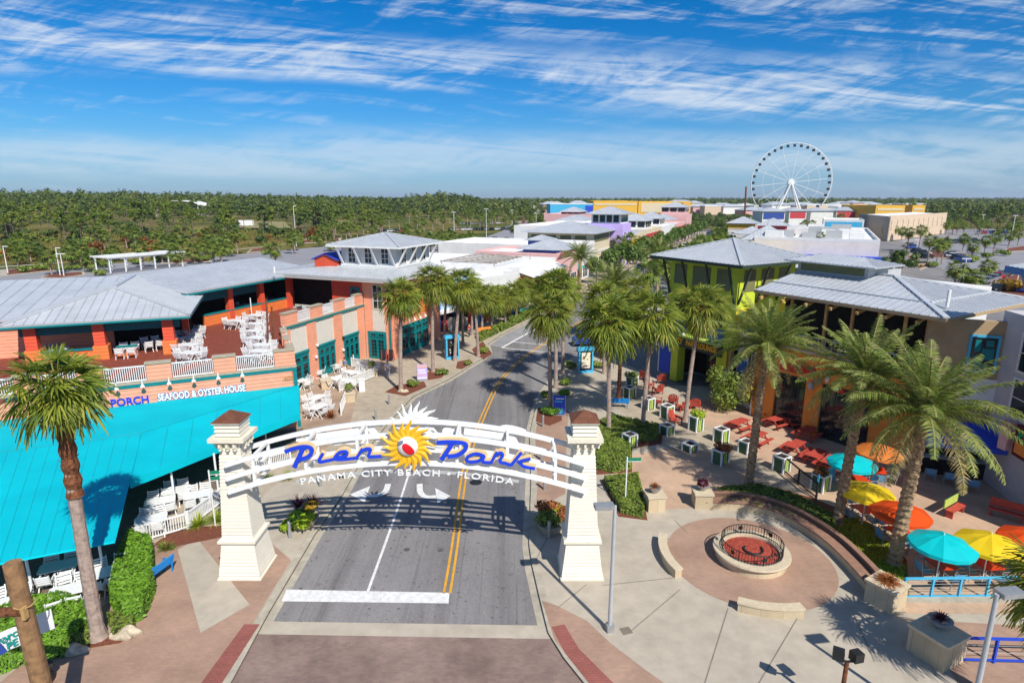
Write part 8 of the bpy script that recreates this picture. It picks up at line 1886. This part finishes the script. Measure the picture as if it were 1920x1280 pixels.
def far_wood():
    import numpy as np
    rs = np.random.RandomState(3)
    def templ(n, h, w, s):
        V_ = []
        for _ in range(n):
            d = rs.normal(size=3); d /= np.linalg.norm(d); q = rs.uniform(.55, 1.0); c = np.array([d[0] * q * w, d[1] * q * w, h * .62 + d[2] * q * h * .40])
            nr = d + rs.uniform(-.6, .6, 3) + np.array([0, 0, .4]); nr /= np.linalg.norm(nr); a = np.cross(nr, rs.normal(size=3)); a /= np.linalg.norm(a); b = np.cross(nr, a); ss = s * rs.uniform(.6, 1.3)
            V_ += [c - a * ss, c + b * ss * .7, c + a * ss, c - b * ss * .7]
        return np.array(V_)
    near = [templ(70, 10, 2.6, .95), templ(70, 12, 2.2, .9), templ(64, 8, 3.0, 1.0)]; far = [templ(26, 11, 3.4, 1.7), templ(26, 9, 3.8, 1.8)]
    out = []
    def scat(n, px0, px1, d0, d1, T, ok=None, hs=1.0):
        for _ in range(n):
            px = rs.uniform(px0, px1); d = math.sqrt(rs.uniform(d0 * d0, d1 * d1))
            if ok and not ok(px, d): continue
            p = wpos(px, d); t = T[rs.randint(len(T))]; a = rs.uniform(0, 6.28); s = rs.uniform(.6, 1.4) * hs; ca, sa = math.cos(a) * s, math.sin(a) * s
            out.append(np.stack([t[:, 0] * ca - t[:, 1] * sa + p.x, t[:, 0] * sa + t[:, 1] * ca + p.y, t[:, 2] * s + p.z], 1))
    scat(1250, -80, 1010, 460, 720, near, lambda px, d: not (px > 760 and d < 480) and not (285 < px < 390 and d < 480) and math.sin(px * .021 + 1) * math.cos(d * .031 + px * .006) < .45)
    scat(2600, -120, 1030, 700, 1300, far); scat(1500, -150, 1050, 1300, 2600, far, None, 1.15)
    scat(900, 1000, 2080, 780, 1100, far); scat(2200, 960, 2100, 1100, 2600, far, None, 1.2)
    scat(700, 1690, 2060, 520, 800, near)
    A = np.concatenate(out).astype(np.float32); nq = len(A) // 4
    me = bpy.data.meshes.new('far_woodland'); me.vertices.add(len(A)); me.vertices.foreach_set('co', A.ravel()); me.loops.add(len(A)); me.loops.foreach_set('vertex_index', np.arange(len(A), dtype=np.int32))
    me.polygons.add(nq); me.polygons.foreach_set('loop_start', np.arange(0, len(A), 4, dtype=np.int32)); me.polygons.foreach_set('loop_total', np.full(nq, 4, dtype=np.int32)); me.materials.append(M['wood_leaf']); me.update(); me.validate()
    o = bpy.data.objects.new('far_woodland', me); COL.objects.link(o); tag(o, 'dark green woodland reaching to the horizon', 'woodland', None, 'stuff')
far_wood()
# ================================================================== PEOPLE
def person(label, b, face, top, legs, skin=(.55, .33, .22), hair=(.05, .03, .02), stride=.18, arm=.1, hat=None):
    b = Vector(b); t = thing('person', label, 'person', tuple(b), face)
    def skinmesh(name, pts, edges, rad, mt, sub=1):
        me = bpy.data.meshes.new(name); me.from_pydata(pts, edges, []); o = bpy.data.objects.new(name, me); COL.objects.link(o); mo = o.modifiers.new('skin', 'SKIN'); 
        for v, r in zip(me.skin_vertices[0].data, rad): v.radius = (r, r)
        me.skin_vertices[0].data[0].use_root = True; s = o.modifiers.new('sub', 'SUBSURF'); s.levels = s.render_levels = sub
        dg = bpy.context.evaluated_depsgraph_get(); dg.update(); m2 = bpy.data.meshes.new_from_object(o.evaluated_get(dg)); bpy.data.objects.remove(o); m2.name = name; m2.materials.clear(); m2.materials.append(mt); m2.polygons.foreach_set('use_smooth', [True] * len(m2.polygons))
        r = bpy.data.objects.new(name, m2); COL.objects.link(r); r.parent = t; return r
    s = stride
    P = [(0, 0, .95), (0, 0, 1.2), (0, 0, 1.42), (0, 0, 1.52), (0, -.02, 1.60), (0, -.01, 1.72), (-.2, 0, 1.42), (-.27, .03, 1.14), (-.26, -arm, .9), (-.26, -arm - .03, .8), (.2, 0, 1.42), (.27, -.03, 1.14), (.26, arm, .9), (.26, arm - .03, .8),
         (-.1, 0, .9), (-.11, -s * .6, .5), (-.11, -s * .4, .07), (-.11, -s * .4 - .14, .03), (.1, 0, .9), (.11, s * .35, .5), (.11, s, .09), (.11, s - .13, .03)]
    E = [(0, 1), (1, 2), (2, 3), (3, 4), (4, 5), (2, 6), (6, 7), (7, 8), (8, 9), (2, 10), (10, 11), (11, 12), (12, 13), (0, 14), (14, 15), (15, 16), (16, 17), (0, 18), (18, 19), (19, 20), (20, 21)]
    rd_ = [.14, .135, .13, .06, .095, .085, .06, .045, .035, .04, .06, .045, .035, .04, .09, .06, .045, .04, .09, .06, .045, .04]
    sk = mat('skin', skin, .6, .05)
    skinmesh('body', P, E, rd_, sk)
    skinmesh('shirt', [(0, 0, .92), (0, 0, 1.2), (0, 0, 1.43), (-.2, 0, 1.42), (-.26, .02, 1.2), (.2, 0, 1.42), (.26, -.02, 1.2)], [(0, 1), (1, 2), (2, 3), (3, 4), (2, 5), (5, 6)], [.165, .155, .145, .08, .065, .08, .065], mat('shirt_cloth', top, .85, .1))
    skinmesh('trousers', [(0, 0, .95), (-.1, 0, .9), (-.11, -s * .6, .5), (-.11, -s * .42, .15), (.1, 0, .9), (.11, s * .35, .5), (.11, s * .9, .15)], [(0, 1), (1, 2), (2, 3), (0, 4), (4, 5), (5, 6)], [.15, .1, .075, .06, .1, .075, .06], mat('trouser_cloth', legs, .85, .1))
    m = MB(); m.lathe([(.02, -.07), (.1, -.02), (.108, .05), (.07, .11), (.01, .125)], 12, (0, .02, 1.69)); m.build('hair', mat('hair', hair, .7, .1), t, True, world=False)
    if hat: m = MB(); m.lathe([(.17, 0), (.115, .02), (.11, .09), (.02, .13)], 14, (0, 0, 1.75)); m.build('hat', mat('hat_cloth', hat, .8), t, True, world=False)
    return t
person('person with back turned in a blue grey shirt and tan trousers among the patio tables', G(648, 703), R_(150), (.18, .22, .36), (.42, .25, .13), arm=.08)
person('person in a white shirt, grey trousers and cap walking by the patio planter', G(728, 709), R_(200), (.72, .72, .74), (.30, .34, .42), stride=.24, hat=(.6, .5, .4))
person('person in dark clothes standing on the right of a pair by the far kerb', G(1109, 546), R_(10), (.03, .03, .04), (.02, .02, .03))
person('person in dark clothes standing on the left of a pair by the far kerb', G(1104, 546), R_(-10), (.04, .035, .05), (.02, .02, .03))
person('person in a red top before the souvenir racks', G(880, 632), R_(60), (.5, .04, .04), (.05, .06, .12)); person('person in a pale top on the far left pavement', G(965, 592), R_(30), (.5, .5, .52), (.06, .07, .1))

# ================================================================== AIR
hm = MB(); hm.box(-8600, 8600, -8600, 8600, -2.2, 62.0)
hmat = bpy.data.materials.new('thin_haze'); hmat.use_nodes = True; hn = hmat.node_tree.nodes; hn.clear()
ho = hn.new('ShaderNodeOutputMaterial'); hv = hn.new('ShaderNodeVolumePrincipled'); hv.inputs['Color'].default_value = (.80, .88, 1, 1); hv.inputs['Density'].default_value = .0001; hv.inputs['Anisotropy'].default_value = .2
hmat.node_tree.links.new(hv.outputs[0], ho.inputs['Volume'])
hz_ = hm.build('haze', hmat); tag(hz_, 'thin pale air over the whole place', 'haze', None, 'stuff')
